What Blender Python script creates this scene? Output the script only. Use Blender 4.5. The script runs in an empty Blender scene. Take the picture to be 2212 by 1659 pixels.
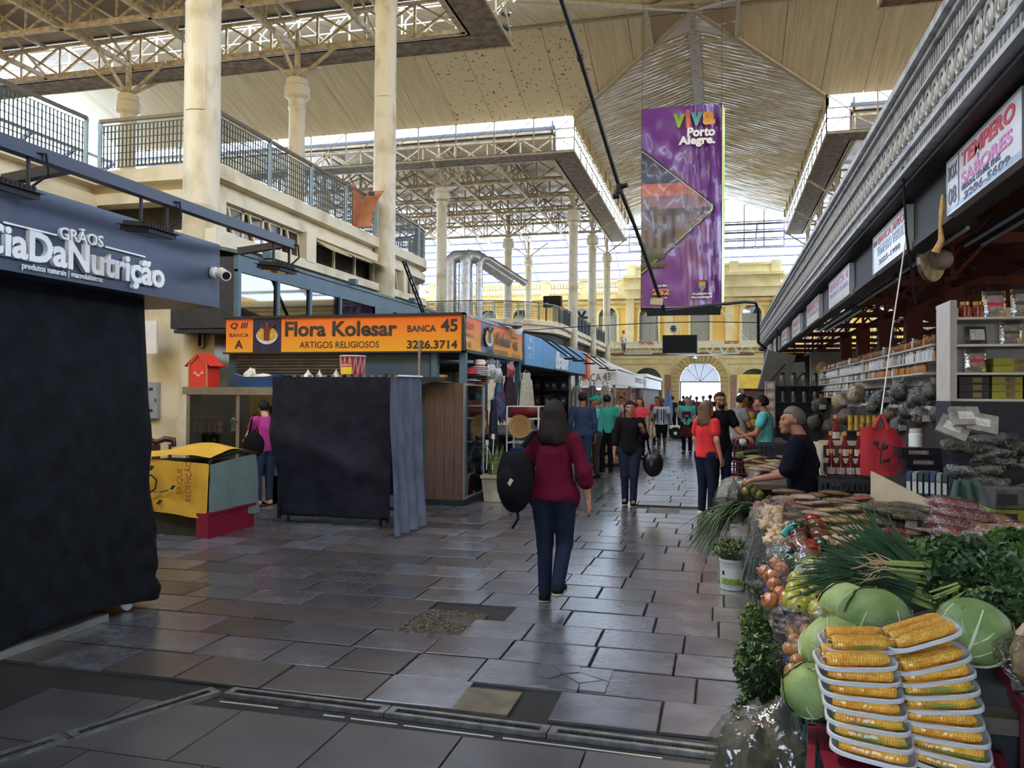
import bpy,bmesh,math,random
import numpy as np
from mathutils import Vector,Matrix,Euler
random.seed(7)
R_=random.Random(11)
sc=bpy.context.scene
COL=sc.collection
PI=math.pi
# ------------------------------------------------------------------ camera, light, exposure
CAM_F=1740.0/2212.0*36.0
_psi,_pit,_rol=math.radians(14.38),math.radians(0.807),math.radians(0.4)
_f=Vector((-math.sin(_psi)*math.cos(_pit),math.cos(_psi)*math.cos(_pit),math.sin(_pit)))
_r0=Vector((math.cos(_psi),math.sin(_psi),0.0))
_u0=_r0 .cross(_f)
_r=_r0*math.cos(_rol)+_u0*math.sin(_rol)
_u=_u0*math.cos(_rol)-_r0*math.sin(_rol)
CAMPOS=Vector((0,0,1.7))
cd=bpy.data.cameras.new('camera')
cam=bpy.data.objects.new('camera',cd)
COL.objects.link(cam)
cd.sensor_width=36.0
cd.lens=CAM_F
cd.clip_start=0.05
cd.clip_end=500
cam.matrix_world=Matrix(((_r.x,_u.x,-_f.x,0),(_r.y,_u.y,-_f.y,0),(_r.z,_u.z,-_f.z,1.7),(0,0,0,1)))
sc.camera=cam
sc.view_settings.view_transform='Standard'
sc.view_settings.look='None'
sc.view_settings.gamma=1.0
sc.view_settings.use_curve_mapping=False
sc.view_settings.exposure=0.0
w=bpy.data.worlds.new('world')
sc.world=w
w.use_nodes=True
bg=w.node_tree.nodes['Background']
bg.inputs[0].default_value=(0.62,0.77,1.0,1)
bg.inputs[1].default_value=SKY=14.5
sun_d=bpy.data.lights.new('sun','SUN')
sun_d.energy=5.0
sun_d.angle=math.radians(1.5)
sun_d.color=(1.0,0.88,0.70)
sun=bpy.data.objects.new('sun',sun_d)
COL.objects.link(sun)
sun.rotation_euler=Vector((-0.42,0.30,0.86)).to_track_quat('Z','Y').to_euler()
cy=sc.cycles
cy.max_bounces=7
cy.diffuse_bounces=4
cy.glossy_bounces=3
cy.transmission_bounces=4
cy.transparent_max_bounces=16
cy.caustics_reflective=False
cy.caustics_refractive=False
cy.sample_clamp_indirect=6.0
cy.use_denoising=True
def ray(px,py):
 return _f+_r*((px-1106)/1740.0)+_u*((829.5-py)/1740.0)
def atz(px,py,z=0.0):
 d=ray(px,py);return CAMPOS+d*((z-1.7)/d.z)
def atx(px,py,x):
 d=ray(px,py);return CAMPOS+d*(x/d.x)
def aty(px,py,y):
 d=ray(px,py);return CAMPOS+d*(y/d.y)
 # ------------------------------------------------------------------ materials
MATS={}
def _mat(name):
 m=bpy.data.materials.new(name);m.use_nodes=True
 nt=m.node_tree
 for n in list(nt.nodes):nt.nodes.remove(n)
 out=nt.nodes.new('ShaderNodeOutputMaterial')
 return m,nt,out
def srgb(r,g,b):
 f=lambda c:(c/255/12.92)if c/255<=0.04045 else((c/255+0.055)/1.055)**2.4
 return(f(r),f(g),f(b))
def M(name,col,rough=0.6,metal=0.0,var=0.12,scale=6.0,bump=0.0,bscale=40.0,col2=None,coat=0.0,spec=0.5,stretch=None,obj_var=0.0,detail=4.0,lo=0.35,hi=0.65):
 """principled surface; colour wanders between col and col2 on an object-space noise"""
 if name in MATS:return MATS[name]
 m,nt,out=_mat(name)
 N=nt.nodes;L=nt.links
 p=N.new('ShaderNodeBsdfPrincipled')
 p.inputs['Roughness'].default_value=rough
 p.inputs['Metallic'].default_value=metal
 p.inputs['Coat Weight'].default_value=coat
 p.inputs['Specular IOR Level'].default_value=spec
 L.new(p.outputs[0],out.inputs[0])
 tc=N.new('ShaderNodeTexCoord')
 vec=tc.outputs['Object']
 if stretch:
  mp=N.new('ShaderNodeMapping');mp.inputs['Scale'].default_value=stretch
  L.new(vec,mp.inputs[0]);vec=mp.outputs[0]
 if var>0 or col2:
  n=N.new('ShaderNodeTexNoise');n.inputs['Scale'].default_value=scale;n.inputs['Detail'].default_value=detail
  L.new(vec,n.inputs['Vector'])
  cr=N.new('ShaderNodeValToRGB')
  c2=col2 if col2 else tuple(c*(1-var*2)for c in col)
  cr.color_ramp.elements[0].position=lo;cr.color_ramp.elements[1].position=hi
  cr.color_ramp.elements[0].color=(*c2,1);cr.color_ramp.elements[1].color=(*col,1)
  L.new(n.outputs['Fac'],cr.inputs[0])
  src=cr.outputs[0]
  if obj_var>0:
   oi=N.new('ShaderNodeObjectInfo')
   hs=N.new('ShaderNodeHueSaturation')
   mr=N.new('ShaderNodeMapRange');mr.inputs['To Min'].default_value=1-obj_var;mr.inputs['To Max'].default_value=1+obj_var
   L.new(oi.outputs['Random'],mr.inputs[0]);L.new(mr.outputs[0],hs.inputs['Value']);L.new(src,hs.inputs['Color'])
   src=hs.outputs[0]
  L.new(src,p.inputs['Base Color'])
 else:
  p.inputs['Base Color'].default_value=(*col,1)
 if bump>0:
  nb=N.new('ShaderNodeTexNoise');nb.inputs['Scale'].default_value=bscale;nb.inputs['Detail'].default_value=3
  L.new(vec,nb.inputs['Vector'])
  b=N.new('ShaderNodeBump');b.inputs['Strength'].default_value=bump;b.inputs['Distance'].default_value=0.02
  L.new(nb.outputs['Fac'],b.inputs['Height']);L.new(b.outputs[0],p.inputs['Normal'])
 MATS[name]=m
 return m
def film(name,tint=(1,1,1),gloss=0.05,rough=0.12,bscale=30.0,bump=0.5,haze=0.015,fres=0.32):
 """clear plastic film: mostly see-through, shiny where it creases"""
 if name in MATS:return MATS[name]
 m,nt,out=_mat(name);N=nt.nodes;L=nt.links
 t=N.new('ShaderNodeBsdfTransparent');t.inputs[0].default_value=(*tint,1)
 g=N.new('ShaderNodeBsdfGlossy');g.inputs['Roughness'].default_value=rough
 d=N.new('ShaderNodeBsdfDiffuse');d.inputs[0].default_value=(0.8,0.8,0.8,1)
 tc=N.new('ShaderNodeTexCoord');nb=N.new('ShaderNodeTexNoise');nb.inputs['Scale'].default_value=bscale;nb.inputs['Detail'].default_value=2
 L.new(tc.outputs['Object'],nb.inputs['Vector'])
 b=N.new('ShaderNodeBump');b.inputs['Strength'].default_value=bump;b.inputs['Distance'].default_value=0.02
 L.new(nb.outputs['Fac'],b.inputs['Height']);L.new(b.outputs[0],g.inputs['Normal'])
 fr=N.new('ShaderNodeLayerWeight');fr.inputs['Blend'].default_value=0.35
 L.new(b.outputs[0],fr.inputs['Normal'])
 ma=N.new('ShaderNodeMath');ma.operation='MULTIPLY_ADD';ma.inputs[1].default_value=fres;ma.inputs[2].default_value=gloss
 L.new(fr.outputs['Fresnel'],ma.inputs[0])
 mx=N.new('ShaderNodeMixShader');mx2=N.new('ShaderNodeMixShader')
 mx2 .inputs[0].default_value=haze
 L.new(t.outputs[0],mx2 .inputs[1]);L.new(d.outputs[0],mx2 .inputs[2])
 L.new(ma.outputs[0],mx.inputs[0]);L.new(mx2 .outputs[0],mx.inputs[1]);L.new(g.outputs[0],mx.inputs[2])
 L.new(mx.outputs[0],out.inputs[0])
 MATS[name]=m
 return m
def glass(name,tint=(0.9,0.93,0.95),gloss=0.06,rough=0.03):
 if name in MATS:return MATS[name]
 m,nt,out=_mat(name);N=nt.nodes;L=nt.links
 t=N.new('ShaderNodeBsdfTransparent');t.inputs[0].default_value=(*tint,1)
 g=N.new('ShaderNodeBsdfGlossy');g.inputs['Roughness'].default_value=rough
 fr=N.new('ShaderNodeLayerWeight');fr.inputs['Blend'].default_value=0.2
 ma=N.new('ShaderNodeMath');ma.operation='MULTIPLY_ADD';ma.inputs[1].default_value=0.7;ma.inputs[2].default_value=gloss
 L.new(fr.outputs['Fresnel'],ma.inputs[0])
 mx=N.new('ShaderNodeMixShader')
 L.new(ma.outputs[0],mx.inputs[0]);L.new(t.outputs[0],mx.inputs[1]);L.new(g.outputs[0],mx.inputs[2])
 L.new(mx.outputs[0],out.inputs[0])
 MATS[name]=m
 return m
def emis(name,col,s):
 if name in MATS:return MATS[name]
 m,nt,out=_mat(name)
 e=nt.nodes.new('ShaderNodeEmission');e.inputs[0].default_value=(*col,1);e.inputs[1].default_value=s
 nt.links.new(e.outputs[0],out.inputs[0])
 MATS[name]=m
 return m
def gradz(name,c_lo,c_hi,z0,z1,rough=0.5):
 """printed sheet whose ink runs from one colour to another over its own height"""
 if name in MATS:return MATS[name]
 m,nt,out=_mat(name);N=nt.nodes;L=nt.links
 p=N.new('ShaderNodeBsdfPrincipled');p.inputs['Roughness'].default_value=rough
 tc=N.new('ShaderNodeTexCoord');sp=N.new('ShaderNodeSeparateXYZ');L.new(tc.outputs['Object'],sp.inputs[0])
 mr=N.new('ShaderNodeMapRange');mr.inputs['From Min'].default_value=z0;mr.inputs['From Max'].default_value=z1
 L.new(sp.outputs['Z'],mr.inputs[0])
 cr=N.new('ShaderNodeValToRGB');cr.color_ramp.elements[0].color=(*c_lo,1);cr.color_ramp.elements[1].color=(*c_hi,1)
 L.new(mr.outputs[0],cr.inputs[0]);L.new(cr.outputs[0],p.inputs['Base Color']);L.new(p.outputs[0],out.inputs[0])
 MATS[name]=m
 return m
 # ------------------------------------------------------------------ mesh collecting
class MB:
 def __init__(s):
  s.v=[];s.f=[];s.m=[]
 def add(s,vs,fs,mi=0):
  b=len(s.v);s.v.extend([tuple(p)for p in vs])
  s.f.extend([tuple(i+b for i in f)for f in fs]);s.m.extend([mi]*len(fs))
  return s
 def box(s,lo,hi,mi=0):
  x0,y0,z0=lo;x1,y1,z1=hi
  return s.add([(x0,y0,z0),(x1,y0,z0),(x1,y1,z0),(x0,y1,z0),(x0,y0,z1),(x1,y0,z1),(x1,y1,z1),(x0,y1,z1)],[(0,3,2,1),(4,5,6,7),(0,1,5,4),(1,2,6,5),(2,3,7,6),(3,0,4,7)],mi)
 def cbox(s,c,d,mi=0,rot=None,taper=1.0):
  """centred box, optional rotation matrix / top taper"""
  hx,hy,hz=d[0]/2,d[1]/2,d[2]/2
  vs=[]
  for z,k in((-hz,1.0),(hz,taper)):
   for x,y in((-hx,-hy),(hx,-hy),(hx,hy),(-hx,hy)):
    p=Vector((x*k,y*k,z))
    if rot is not None:p=rot@p
    vs.append((p.x+c[0],p.y+c[1],p.z+c[2]))
  return s.add(vs,[(0,3,2,1),(4,5,6,7),(0,1,5,4),(1,2,6,5),(2,3,7,6),(3,0,4,7)],mi)
 def bar(s,p,q,w,h=None,mi=0):
  p,q=Vector(p),Vector(q);d=q-p
  if d.length<1e-6:return s
  h=h or w
  z=Vector((0,0,1))if abs(d.normalized().z)<0.98 else Vector((0,1,0))
  a=d.cross(z).normalized()*(w/2);b=a.cross(d).normalized()*(h/2)
  vs=[p-a-b,p+a-b,p+a+b,p-a+b,q-a-b,q+a-b,q+a+b,q-a+b]
  return s.add(vs,[(0,1,2,3),(7,6,5,4),(0,4,5,1),(1,5,6,2),(2,6,7,3),(3,7,4,0)],mi)
 def tube(s,pts,r,n=8,mi=0,caps=True):
  """round tube through points; r is one radius or one per point"""
  pts=[Vector(p)for p in pts];rr=r if hasattr(r,'__len__')else[r]*len(pts)
  base=None;rings=[]
  for i,p in enumerate(pts):
   d=(pts[min(i+1,len(pts)-1)]-pts[max(i-1,0)]).normalized()
   if base is None:
    ref=Vector((0,0,1))if abs(d.z)<0.95 else Vector((1,0,0))
    base=d.cross(ref).normalized()
   a=(base-d*base.dot(d)).normalized();base=a;b=d.cross(a)
   rings.append([p+(a*math.cos(2*PI*k/n)+b*math.sin(2*PI*k/n))*rr[i]for k in range(n)])
  vs=[x for r_ in rings for x in r_];fs=[]
  for i in range(len(pts)-1):
   for k in range(n):
    fs.append((i*n+k,i*n+(k+1)%n,(i+1)*n+(k+1)%n,(i+1)*n+k))
  if caps:
   fs.append(tuple(range(n))[::-1]);fs.append(tuple((len(pts)-1)*n+k for k in range(n)))
  return s.add(vs,fs,mi)
 def lathe(s,prof,c=(0,0,0),n=16,mi=0,sx=1.0,sy=1.0,wob=None):
  """profile [(r,z)...] turned about z"""
  vs=[];fs=[]
  for(r,z)in prof:
   for k in range(n):
    a=2*PI*k/n
    q=r*(wob(a,z)if wob else 1.0)
    vs.append((c[0]+q*math.cos(a)*sx,c[1]+q*math.sin(a)*sy,c[2]+z))
  for i in range(len(prof)-1):
   for k in range(n):
    fs.append((i*n+k,i*n+(k+1)%n,(i+1)*n+(k+1)%n,(i+1)*n+k))
  if prof[0][0]>1e-4:fs.append(tuple(range(n))[::-1])
  if prof[-1][0]>1e-4:fs.append(tuple((len(prof)-1)*n+k for k in range(n)))
  return s.add(vs,fs,mi)
 def prism(s,poly,a0,a1,axis='y',mi=0):
  """polygon in the two other axes extruded from a0 to a1 along axis"""
  def pt(u,v,a):
   return{'y':(u,a,v),'x':(a,u,v),'z':(u,v,a)}[axis]
  n=len(poly)
  vs=[pt(u,v,a0)for u,v in poly]+[pt(u,v,a1)for u,v in poly]
  fs=[tuple(range(n)),tuple(range(2*n-1,n-1,-1))]+[(i,n+i,n+(i+1)%n,(i+1)%n)for i in range(n)]
  return s.add(vs,fs,mi)
 def grid(s,nu,nv,fn,mi=0,close_u=False):
  vs=[fn(i/nu,j/nv)for j in range(nv+1)for i in range(nu+(0 if close_u else 1))]
  W=nu if close_u else nu+1
  fs=[(j*W+i,j*W+(i+1)%W,(j+1)*W+(i+1)%W,(j+1)*W+i)for j in range(nv)for i in range(nu)]
  return s.add(vs,fs,mi)
 def sphere(s,c,r,n=12,m=8,mi=0,wob=None):
  rx,ry,rz=r if hasattr(r,'__len__')else(r,r,r)
  prof=[]
  vs=[];fs=[]
  for j in range(m+1):
   t=PI*j/m
   for k in range(n):
    a=2*PI*k/n
    q=wob(a,t)if wob else 1.0
    vs.append((c[0]+rx*q*math.sin(t)*math.cos(a),c[1]+ry*q*math.sin(t)*math.sin(a),c[2]-rz*q*math.cos(t)))
  for j in range(m):
   for k in range(n):
    fs.append((j*n+k,j*n+(k+1)%n,(j+1)*n+(k+1)%n,(j+1)*n+k))
  return s.add(vs,fs,mi)
 def mesh(s,name,mats,smooth=False):
  me=bpy.data.meshes.new(name)
  me.from_pydata([tuple(v)for v in s.v],[],s.f)
  for m in(mats if isinstance(mats,(list,tuple))else[mats]):me.materials.append(m)
  me.polygons.foreach_set('material_index',s.m)
  if smooth:
   me.polygons.foreach_set('use_smooth',[True]*len(s.f))
   try:me.set_sharp_from_angle(angle=math.radians(40))
   except Exception:pass
  me.update()
  return me
 def build(s,name,mats,parent=None,loc=None,rot=None,smooth=False,**kw):
  return obj(name,s.mesh(name,mats,smooth),parent,loc,rot,**kw)
def obj(name,me,parent=None,loc=None,rot=None,**kw):
 o=bpy.data.objects.new(name,me)
 COL.objects.link(o)
 if parent is not None:o.parent=parent
 if loc is not None:o.location=loc
 if rot is not None:o.rotation_euler=rot
 for k,v in kw.items():o[k]=v
 return o
def thing(name,label,cat,loc=(0,0,0),rz=0.0,group=None):
 o=bpy.data.objects.new(name,None);COL.objects.link(o)
 o.empty_display_size=0.1
 o.location=loc;o.rotation_euler=(0,0,rz)
 o['label']=label;o['category']=cat
 if group:o['group']=group
 return o
def tag(o,label,cat,group=None):
 o['label']=label;o['category']=cat
 if group:o['group']=group
 return o
def struct(name,label=None,loc=(0,0,0),cat=None):
 o=bpy.data.objects.new(name,None);COL.objects.link(o)
 o.location=loc;o['kind']='structure'
 if label:o['label']=label
 if cat:o['category']=cat
 return o
def dup(root,loc=None,rot=None,label=None,scale=None):
 r=root.copy();COL.objects.link(r)
 if loc is not None:r.location=loc
 if rot is not None:r.rotation_euler=rot
 if scale is not None:r.scale=scale
 if label:r['label']=label
 for ch in list(root.children):
  c=ch.copy();COL.objects.link(c);c.parent=r
  for g in list(ch.children):
   d=g.copy();COL.objects.link(d);d.parent=c
 return r
def text(name,body,size,mat,parent,loc,rot=(PI/2,0,0),ext=0.002,off=0.0,sx=1.0,align='CENTER',shear=0.0,**kw):
 """lettering as a real mesh; built in its own XY plane"""
 cu=bpy.data.curves.new('t','FONT');cu.body=body;cu.size=size;cu.extrude=ext;cu.offset=off
 cu.align_x=align;cu.align_y='CENTER';cu.shear=shear;cu.resolution_u=3
 o=bpy.data.objects.new('t',cu);COL.objects.link(o)
 dg=bpy.context.evaluated_depsgraph_get()
 me=bpy.data.meshes.new_from_object(o.evaluated_get(dg))
 bpy.data.objects.remove(o);bpy.data.curves.remove(cu)
 me.materials.clear();me.materials.append(mat)
 o=obj(name,me,parent,loc,rot,**kw)
 o.scale=(sx,1,1)
 return o
FRONT=(PI/2,0,0)
TO_RIGHT=(PI/2,0,PI/2)
TO_LEFT=(PI/2,0,-PI/2)
# ================================================================== materials of the hall
m_board=M('ceiling_board',srgb(234,220,186),0.55,var=0.10,scale=1.2,col2=srgb(208,192,156),stretch=(9,0.35,0.35),bump=0.25,bscale=3.0,lo=0.3,hi=0.7)
m_peel=M('ceiling_board_peeling',srgb(232,217,182),0.6,scale=5.5,col2=srgb(120,84,56),detail=8,lo=0.345,hi=0.375,bump=0.2)
m_foil=M('insulation_foil',srgb(250,240,220),0.27,metal=0.4,var=0.12,scale=3.0,stretch=(0.6,5,1),bump=0.9,bscale=5.0,col2=srgb(196,180,148))
m_under=M('low_roof_board',srgb(120,104,82),0.6,var=0.2,scale=0.8,bump=0.2)
m_under2=M('low_roof_foil',srgb(176,160,138),0.35,metal=0.4,var=0.2,scale=0.6,bump=0.8,bscale=4.0)
m_grime=M('gutter_board',srgb(140,124,106),0.8,scale=3.0,col2=srgb(92,78,64),stretch=(1,1,1),detail=8,bump=0.4)
m_steel=M('cream_steel',srgb(196,182,154),0.5,scale=5,col2=srgb(150,134,108),detail=6,bump=0.1)
m_steel2=M('cream_steel_bare',srgb(190,178,150),0.5,var=0.1,scale=3)
m_col=M('column_paint',srgb(204,196,172),0.42,scale=2.6,col2=srgb(172,158,126),detail=7,stretch=(1,1,0.6),lo=0.28,hi=0.5)
m_cream=M('cream_render',srgb(218,208,182),0.7,scale=1.4,col2=srgb(186,172,140),detail=7,lo=0.28,hi=0.5,bump=0.15,bscale=60)
m_yel=M('yellow_render',srgb(248,208,116),0.75,scale=0.8,col2=srgb(240,192,98),detail=5)
m_yel2=M('pale_yellow_moulding',srgb(236,220,166),0.7,scale=1.2,col2=srgb(218,198,140),detail=5)
m_brick=M('faded_brick_paint',srgb(172,132,114),0.8,scale=6,var=0.1)
m_railb=M('blue_grey_paint',srgb(132,152,166),0.45,metal=0.2,var=0.08)
m_mesh=M('dark_green_grille',srgb(52,64,66),0.5,metal=0.3,var=0.1)
m_rail=M('rail_brown',srgb(92,80,68),0.4,metal=0.4,var=0.1)
m_pane=film('roof_pane',(0.96,0.98,1.0),gloss=0.04,rough=0.2,bump=0.1,haze=0.10)
m_purl=M('purlin_grey',srgb(128,128,150),0.5,metal=0.3,var=0.1)
m_redtile=M('red_roof_edge',srgb(172,90,72),0.7,var=0.2)
m_glassd=glass('dark_window_glass',(0.10,0.12,0.13),gloss=0.10)
m_glassc=glass('clear_glass',(0.90,0.94,0.94),gloss=0.06)
m_black=M('matt_black',(0.010,0.010,0.012),0.6,var=0.1,spec=.2)
m_white=M('white_paint',(0.78,0.78,0.76),0.5,var=0.05)
m_dark=M('dark_steel',(0.03,0.032,0.036),0.45,metal=0.4,var=0.1)
m_concrete=M('grey_concrete',srgb(120,118,112),0.8,var=0.15,scale=4)
XC,YC,HX,HY,ZR,ZE=-1.15,35.8,6.35,6.6,18.7,16.7
# ================================================================== floor
m_bed=M('mortar_bed',(0.022,0.020,0.018),0.7,var=0.2)
m_tile=M('basalt_tile',(0.118,0.118,0.130),0.24,scale=3.5,col2=(0.074,0.072,0.076),detail=6,bump=0.10,bscale=16,obj_var=0.28,spec=1.0)
m_tile2=M('brown_basalt_tile',(0.085,0.070,0.065),0.28,scale=3.5,col2=(0.060,0.050,0.047),detail=6,bump=0.14,bscale=14,obj_var=0.25)
floor=struct('floor','worn grey stone floor laid in running bond')
MB().box((-46,-3,-0.30),(34,110,-0.022)).build('slab',m_bed,floor)
far=MB();nt=0
HOLES=[(-2.28,-1.72,5.34,6.08),(-1.52,-1.08,4.17,4.52),(-1.02,-0.30,12.05,12.62)]
rows_y=4.17
tile_cache={}
row=0
yy=rows_y
near_list=[]
while yy<70.0:
 dep=0.43 if yy<60 else 0.43
 xx=-9.5-R_.random()*0.6
 while xx<1.9:
  ln=R_.choice([0.46,0.52,0.58,0.66])
  cx,cyy=xx+ln/2,yy+dep/2
  inhole=any(a-0.02<cx<b+0.02 and c-0.05<cyy<d+0.05 for a,b,c,d in HOLES)
  if not inhole:
   dist=math.hypot(cx,cyy)
   # only what the aisle shows near by is laid stone by stone
   seen=cyy<11.2 and-0.62*cyy-0.4<cx<0.65 and not(cx<-4.3 and cyy<6.1)and not(cx<-3.9 and cyy>8.6)and cx>-6.3
   if seen:near_list.append((dist,xx,yy,ln,dep))
   elif-6.8<cx:
    z=R_.uniform(-0.003,0.002)
    far.box((xx+0.010,yy+0.012,-0.02),(xx+ln-0.010,yy+dep-0.012,z),0 if R_.random()<0.75 else 1)
  xx+=ln
 yy+=dep;row+=1
near_list.sort()
for i,(d,x,y,ln,dep)in enumerate(near_list):
 key=round(ln,2)
 brown=x<-2.3 and R_.random()<0.6
 if i>=262:
  far.box((x+0.006,y+0.006,-0.02),(x+ln-0.006,y+dep-0.006,0.0),1 if brown else 0);continue
 k=(key,brown)
 if k not in tile_cache:
  b=MB();a,c_=ln/2-0.007,dep/2-0.008
  b.add([(-a,-c_,-0.02),(a,-c_,-0.02),(a,c_,-0.02),(-a,c_,-0.02),(-a,-c_,-0.004),(a,-c_,-0.004),(a,c_,-0.004),(-a,c_,-0.004),(-a+.006,-c_+.006,0),(a-.006,-c_+.006,0),(a-.006,c_-.006,0),(-a+.006,c_-.006,0)],[(0,1,5,4),(1,2,6,5),(2,3,7,6),(3,0,4,7),(4,5,9,8),(5,6,10,9),(6,7,11,10),(7,4,8,11),(8,9,10,11)])
  tile_cache[k]=b.mesh('tile',m_tile2 if brown else m_tile)
 obj('tile',tile_cache[k],floor,(x+ln/2,y+dep/2,R_.uniform(-0.004,0.003)),(R_.uniform(-.006,.006),R_.uniform(-.006,.006),0))
far.build('tiles_beyond',[m_tile,m_tile2],floor,kind='stuff')
# larger slabs inside the gate, on the camera's side of the drain
m_slab=M('smooth_grey_slab',(0.085,0.080,0.078),0.34,scale=2.5,col2=(0.06,0.055,0.053),obj_var=0.15,bump=0.05)
for r in range(3):
 for c in range(8):
  x0=-3.4+c*0.62+(0.2 if r%2 else 0);y0=3.55-r*0.62
  b=MB().box((-0.305,-0.305,-0.02),(0.305,0.305,0))
  if(c,r)==(0,0):slab_me=b.mesh('tile',m_slab)
  if x0+0.3>0.25:continue
  obj('tile',slab_me,floor,(x0,y0,R_.uniform(-0.003,0.001)))
  # mended patches in the paving
pb=MB()
for i in range(420):
 x=R_.uniform(-2.26,-1.74);y=R_.uniform(5.36,6.06);s_=R_.uniform(.008,.022)
 if(x+1.85)**2+(y-5.85)**2<0.014:continue
 pb.cbox((x,y,-0.006),(s_*1.3,s_,s_*1.2),0,Euler((R_.random(),R_.random(),R_.random()*3)).to_matrix(),0.6)
pb.build('pebbles',M('river_pebble',(0.16,0.115,0.08),0.6,var=0.35,scale=30),floor,kind='stuff')
MB().box((-2.27,5.35,-0.03),(-1.73,6.07,-0.008)).build('pebble_bed',M('brown_mortar',(0.10,0.075,0.055),0.8,var=0.25,scale=8,bump=0.4),floor)
MB().box((-1.515,4.175,-0.03),(-1.085,4.515,-0.002)).build('mortar_patch',M('tan_mortar',(0.20,0.155,0.10),0.7,var=0.25,scale=5,bump=0.3),floor)
MB().box((-1.02,12.05,-0.06),(-0.30,12.62,-0.016)).build('sunken_slab',m_concrete,floor)
# cracked slab: the pieces of one broken stone beside the mortar patch
crack=MB()
for poly in([(0,0),(.12,.02),(.10,.13),(0,.16)],[(0,.17),(.10,.14),(.16,.24),(.05,.40),(0,.40)],[(.13,.02),(.30,0),(.28,.10),(.11,.13)],[(.06,.40),(.17,.25),(.26,.30),(.25,.40)],[(.18,.24),(.29,.12),(.42,.20),(.27,.29)],[(.31,0),(.46,0),(.46,.17),(.43,.19),(.30,.10)],[(.27,.30),(.43,.21),(.46,.19),(.46,.40),(.26,.40)]):
 crack.prism([(u*0.98+.003,v*0.98+.003)for u,v in poly],-0.02,R_.uniform(-0.003,0.003),'z')
 # ================================================================== drain channel of grating segments
m_galv=M('worn_galvanised_steel',(0.36,0.35,0.33),0.42,metal=0.75,scale=12,col2=(0.18,0.17,0.16),detail=6)
m_grate=M('drain_mesh',(0.05,0.047,0.043),0.5,metal=0.6,var=0.2)
def drain(p,q,w_,label):
 p,q=Vector((*p,0)),Vector((*q,0));d=(q-p);L_=d.length;ang=math.atan2(d.y,d.x)
 t=thing('drain_grate',label,'drain',p,ang,'floor drain along the threshold')
 fr=MB()
 fr.box((0.004,0,-0.02),(L_-.004,0.028,0.006)).box((0.004,w_-0.028,-0.02),(L_-.004,w_,0.006))
 fr.box((0.004,0.028,-0.02),(0.045,w_-0.028,0.0055)).box((L_-.045,0.028,-0.02),(L_-.004,w_-0.028,0.0055))
 fr.build('frame',m_galv,t)
 g=MB();n=int((L_-0.09)/0.016)
 for i in range(n):
  x=0.045+i*0.016
  g.bar((x,0.028,0),(x+0.016,w_-0.028,0),0.0028,0.004);g.bar((x+0.016,0.028,0),(x,w_-0.028,0),0.0028,0.004)
 g.build('grille',m_grate,t)
 return t
drain((-2.71,4.03),(-1.72,4.01),0.105,'steel drain grate running right from the corner of the channel')
drain((-1.72,4.01),(-0.83,3.98),0.105,'steel drain grate below the tan mortar patch, second along the channel')
drain((-0.83,3.98),(0.30,3.95),0.105,'steel drain grate ending at the bag of roots by the vegetable stall')
drain((-3.06,3.32),(-2.735,4.06),0.105,'dark steel drain grate slanting up to the corner of the channel')
drain((-3.52,2.28),(-3.07,3.30),0.105,'dark steel drain grate at the lower left edge of the floor')
m_streak=M('painted_light_streak',(0.75,0.70,0.52),0.3,metal=0.2,var=0.1)  # streaks of light on the floor, built as thin pale strips
streaks_mb=MB()
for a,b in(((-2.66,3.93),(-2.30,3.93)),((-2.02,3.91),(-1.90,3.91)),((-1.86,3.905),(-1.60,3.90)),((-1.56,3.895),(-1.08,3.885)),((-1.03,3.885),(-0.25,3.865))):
 streaks_mb.bar((*a,0.001),(*b,0.001),0.008,0.004)
streaks_mb.build('light_streak',m_streak,floor,label='pale painted streaks of light beside the drain')
crack.build('broken_stone',m_tile,floor,(-1.08,4.62,0.004),label='stone slab cracked into seven pieces')
# ================================================================== nave roofs
ceil_t=struct('ceiling','tall cream board ceiling over the cross nave')
def slab_poly(poly,th,name,mat,parent,**kw):
 b=MB();n=len(poly)
 nrm=(Vector(poly[1])-Vector(poly[0])).cross(Vector(poly[2])-Vector(poly[0])).normalized()
 if nrm.z<0:nrm=-nrm
 vs=[tuple(p)for p in poly]+[tuple(Vector(p)+nrm*th)for p in poly]
 b.add(vs,[tuple(range(n)),tuple(range(2*n-1,n-1,-1))]+[(i,n+i,n+(i+1)%n,(i+1)%n)for i in range(n)])
 return b.build(name,mat,parent,**kw)
def zslope(k):return ZR-(ZR-ZE)*k
for sgn,x_lim in((1,(-36,33)),(-1,(-36,33))):
 x=x_lim[0]
 while x<x_lim[1]:
  x1=x+2.0
  d0,d1=abs(x-XC),abs(x1-XC)
  if(x-XC)*(x1-XC)<0:x1=XC;d1=0.0
  def reach(d):return min(1.0,d/HX)
  g=0.012
  k0,k1=reach(d0),reach(d1)
  pts=[(x+g,YC,ZR)]
  crossing=(d0-HX)*(d1-HX)<0
  def P_(xx_,k):return(xx_,YC+sgn*HY*k,zslope(k))
  poly=[P_(x+g,0),P_(x+g,k0)]
  if crossing:
   xm=XC-HX if x<XC else XC+HX
   poly.append(P_(xm,1))
  poly+=[P_(x1-g,k1),P_(x1-g,0)]
  poly=[p for i,p in enumerate(poly)if i==0 or(Vector(p)-Vector(poly[i-1])).length>0.03]
  if len(poly)>=3:
   slab_poly(poly,0.06,'panel',m_peel if(sgn==1 and-15<x<-6)else m_board,ceil_t)
  x=x1
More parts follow.
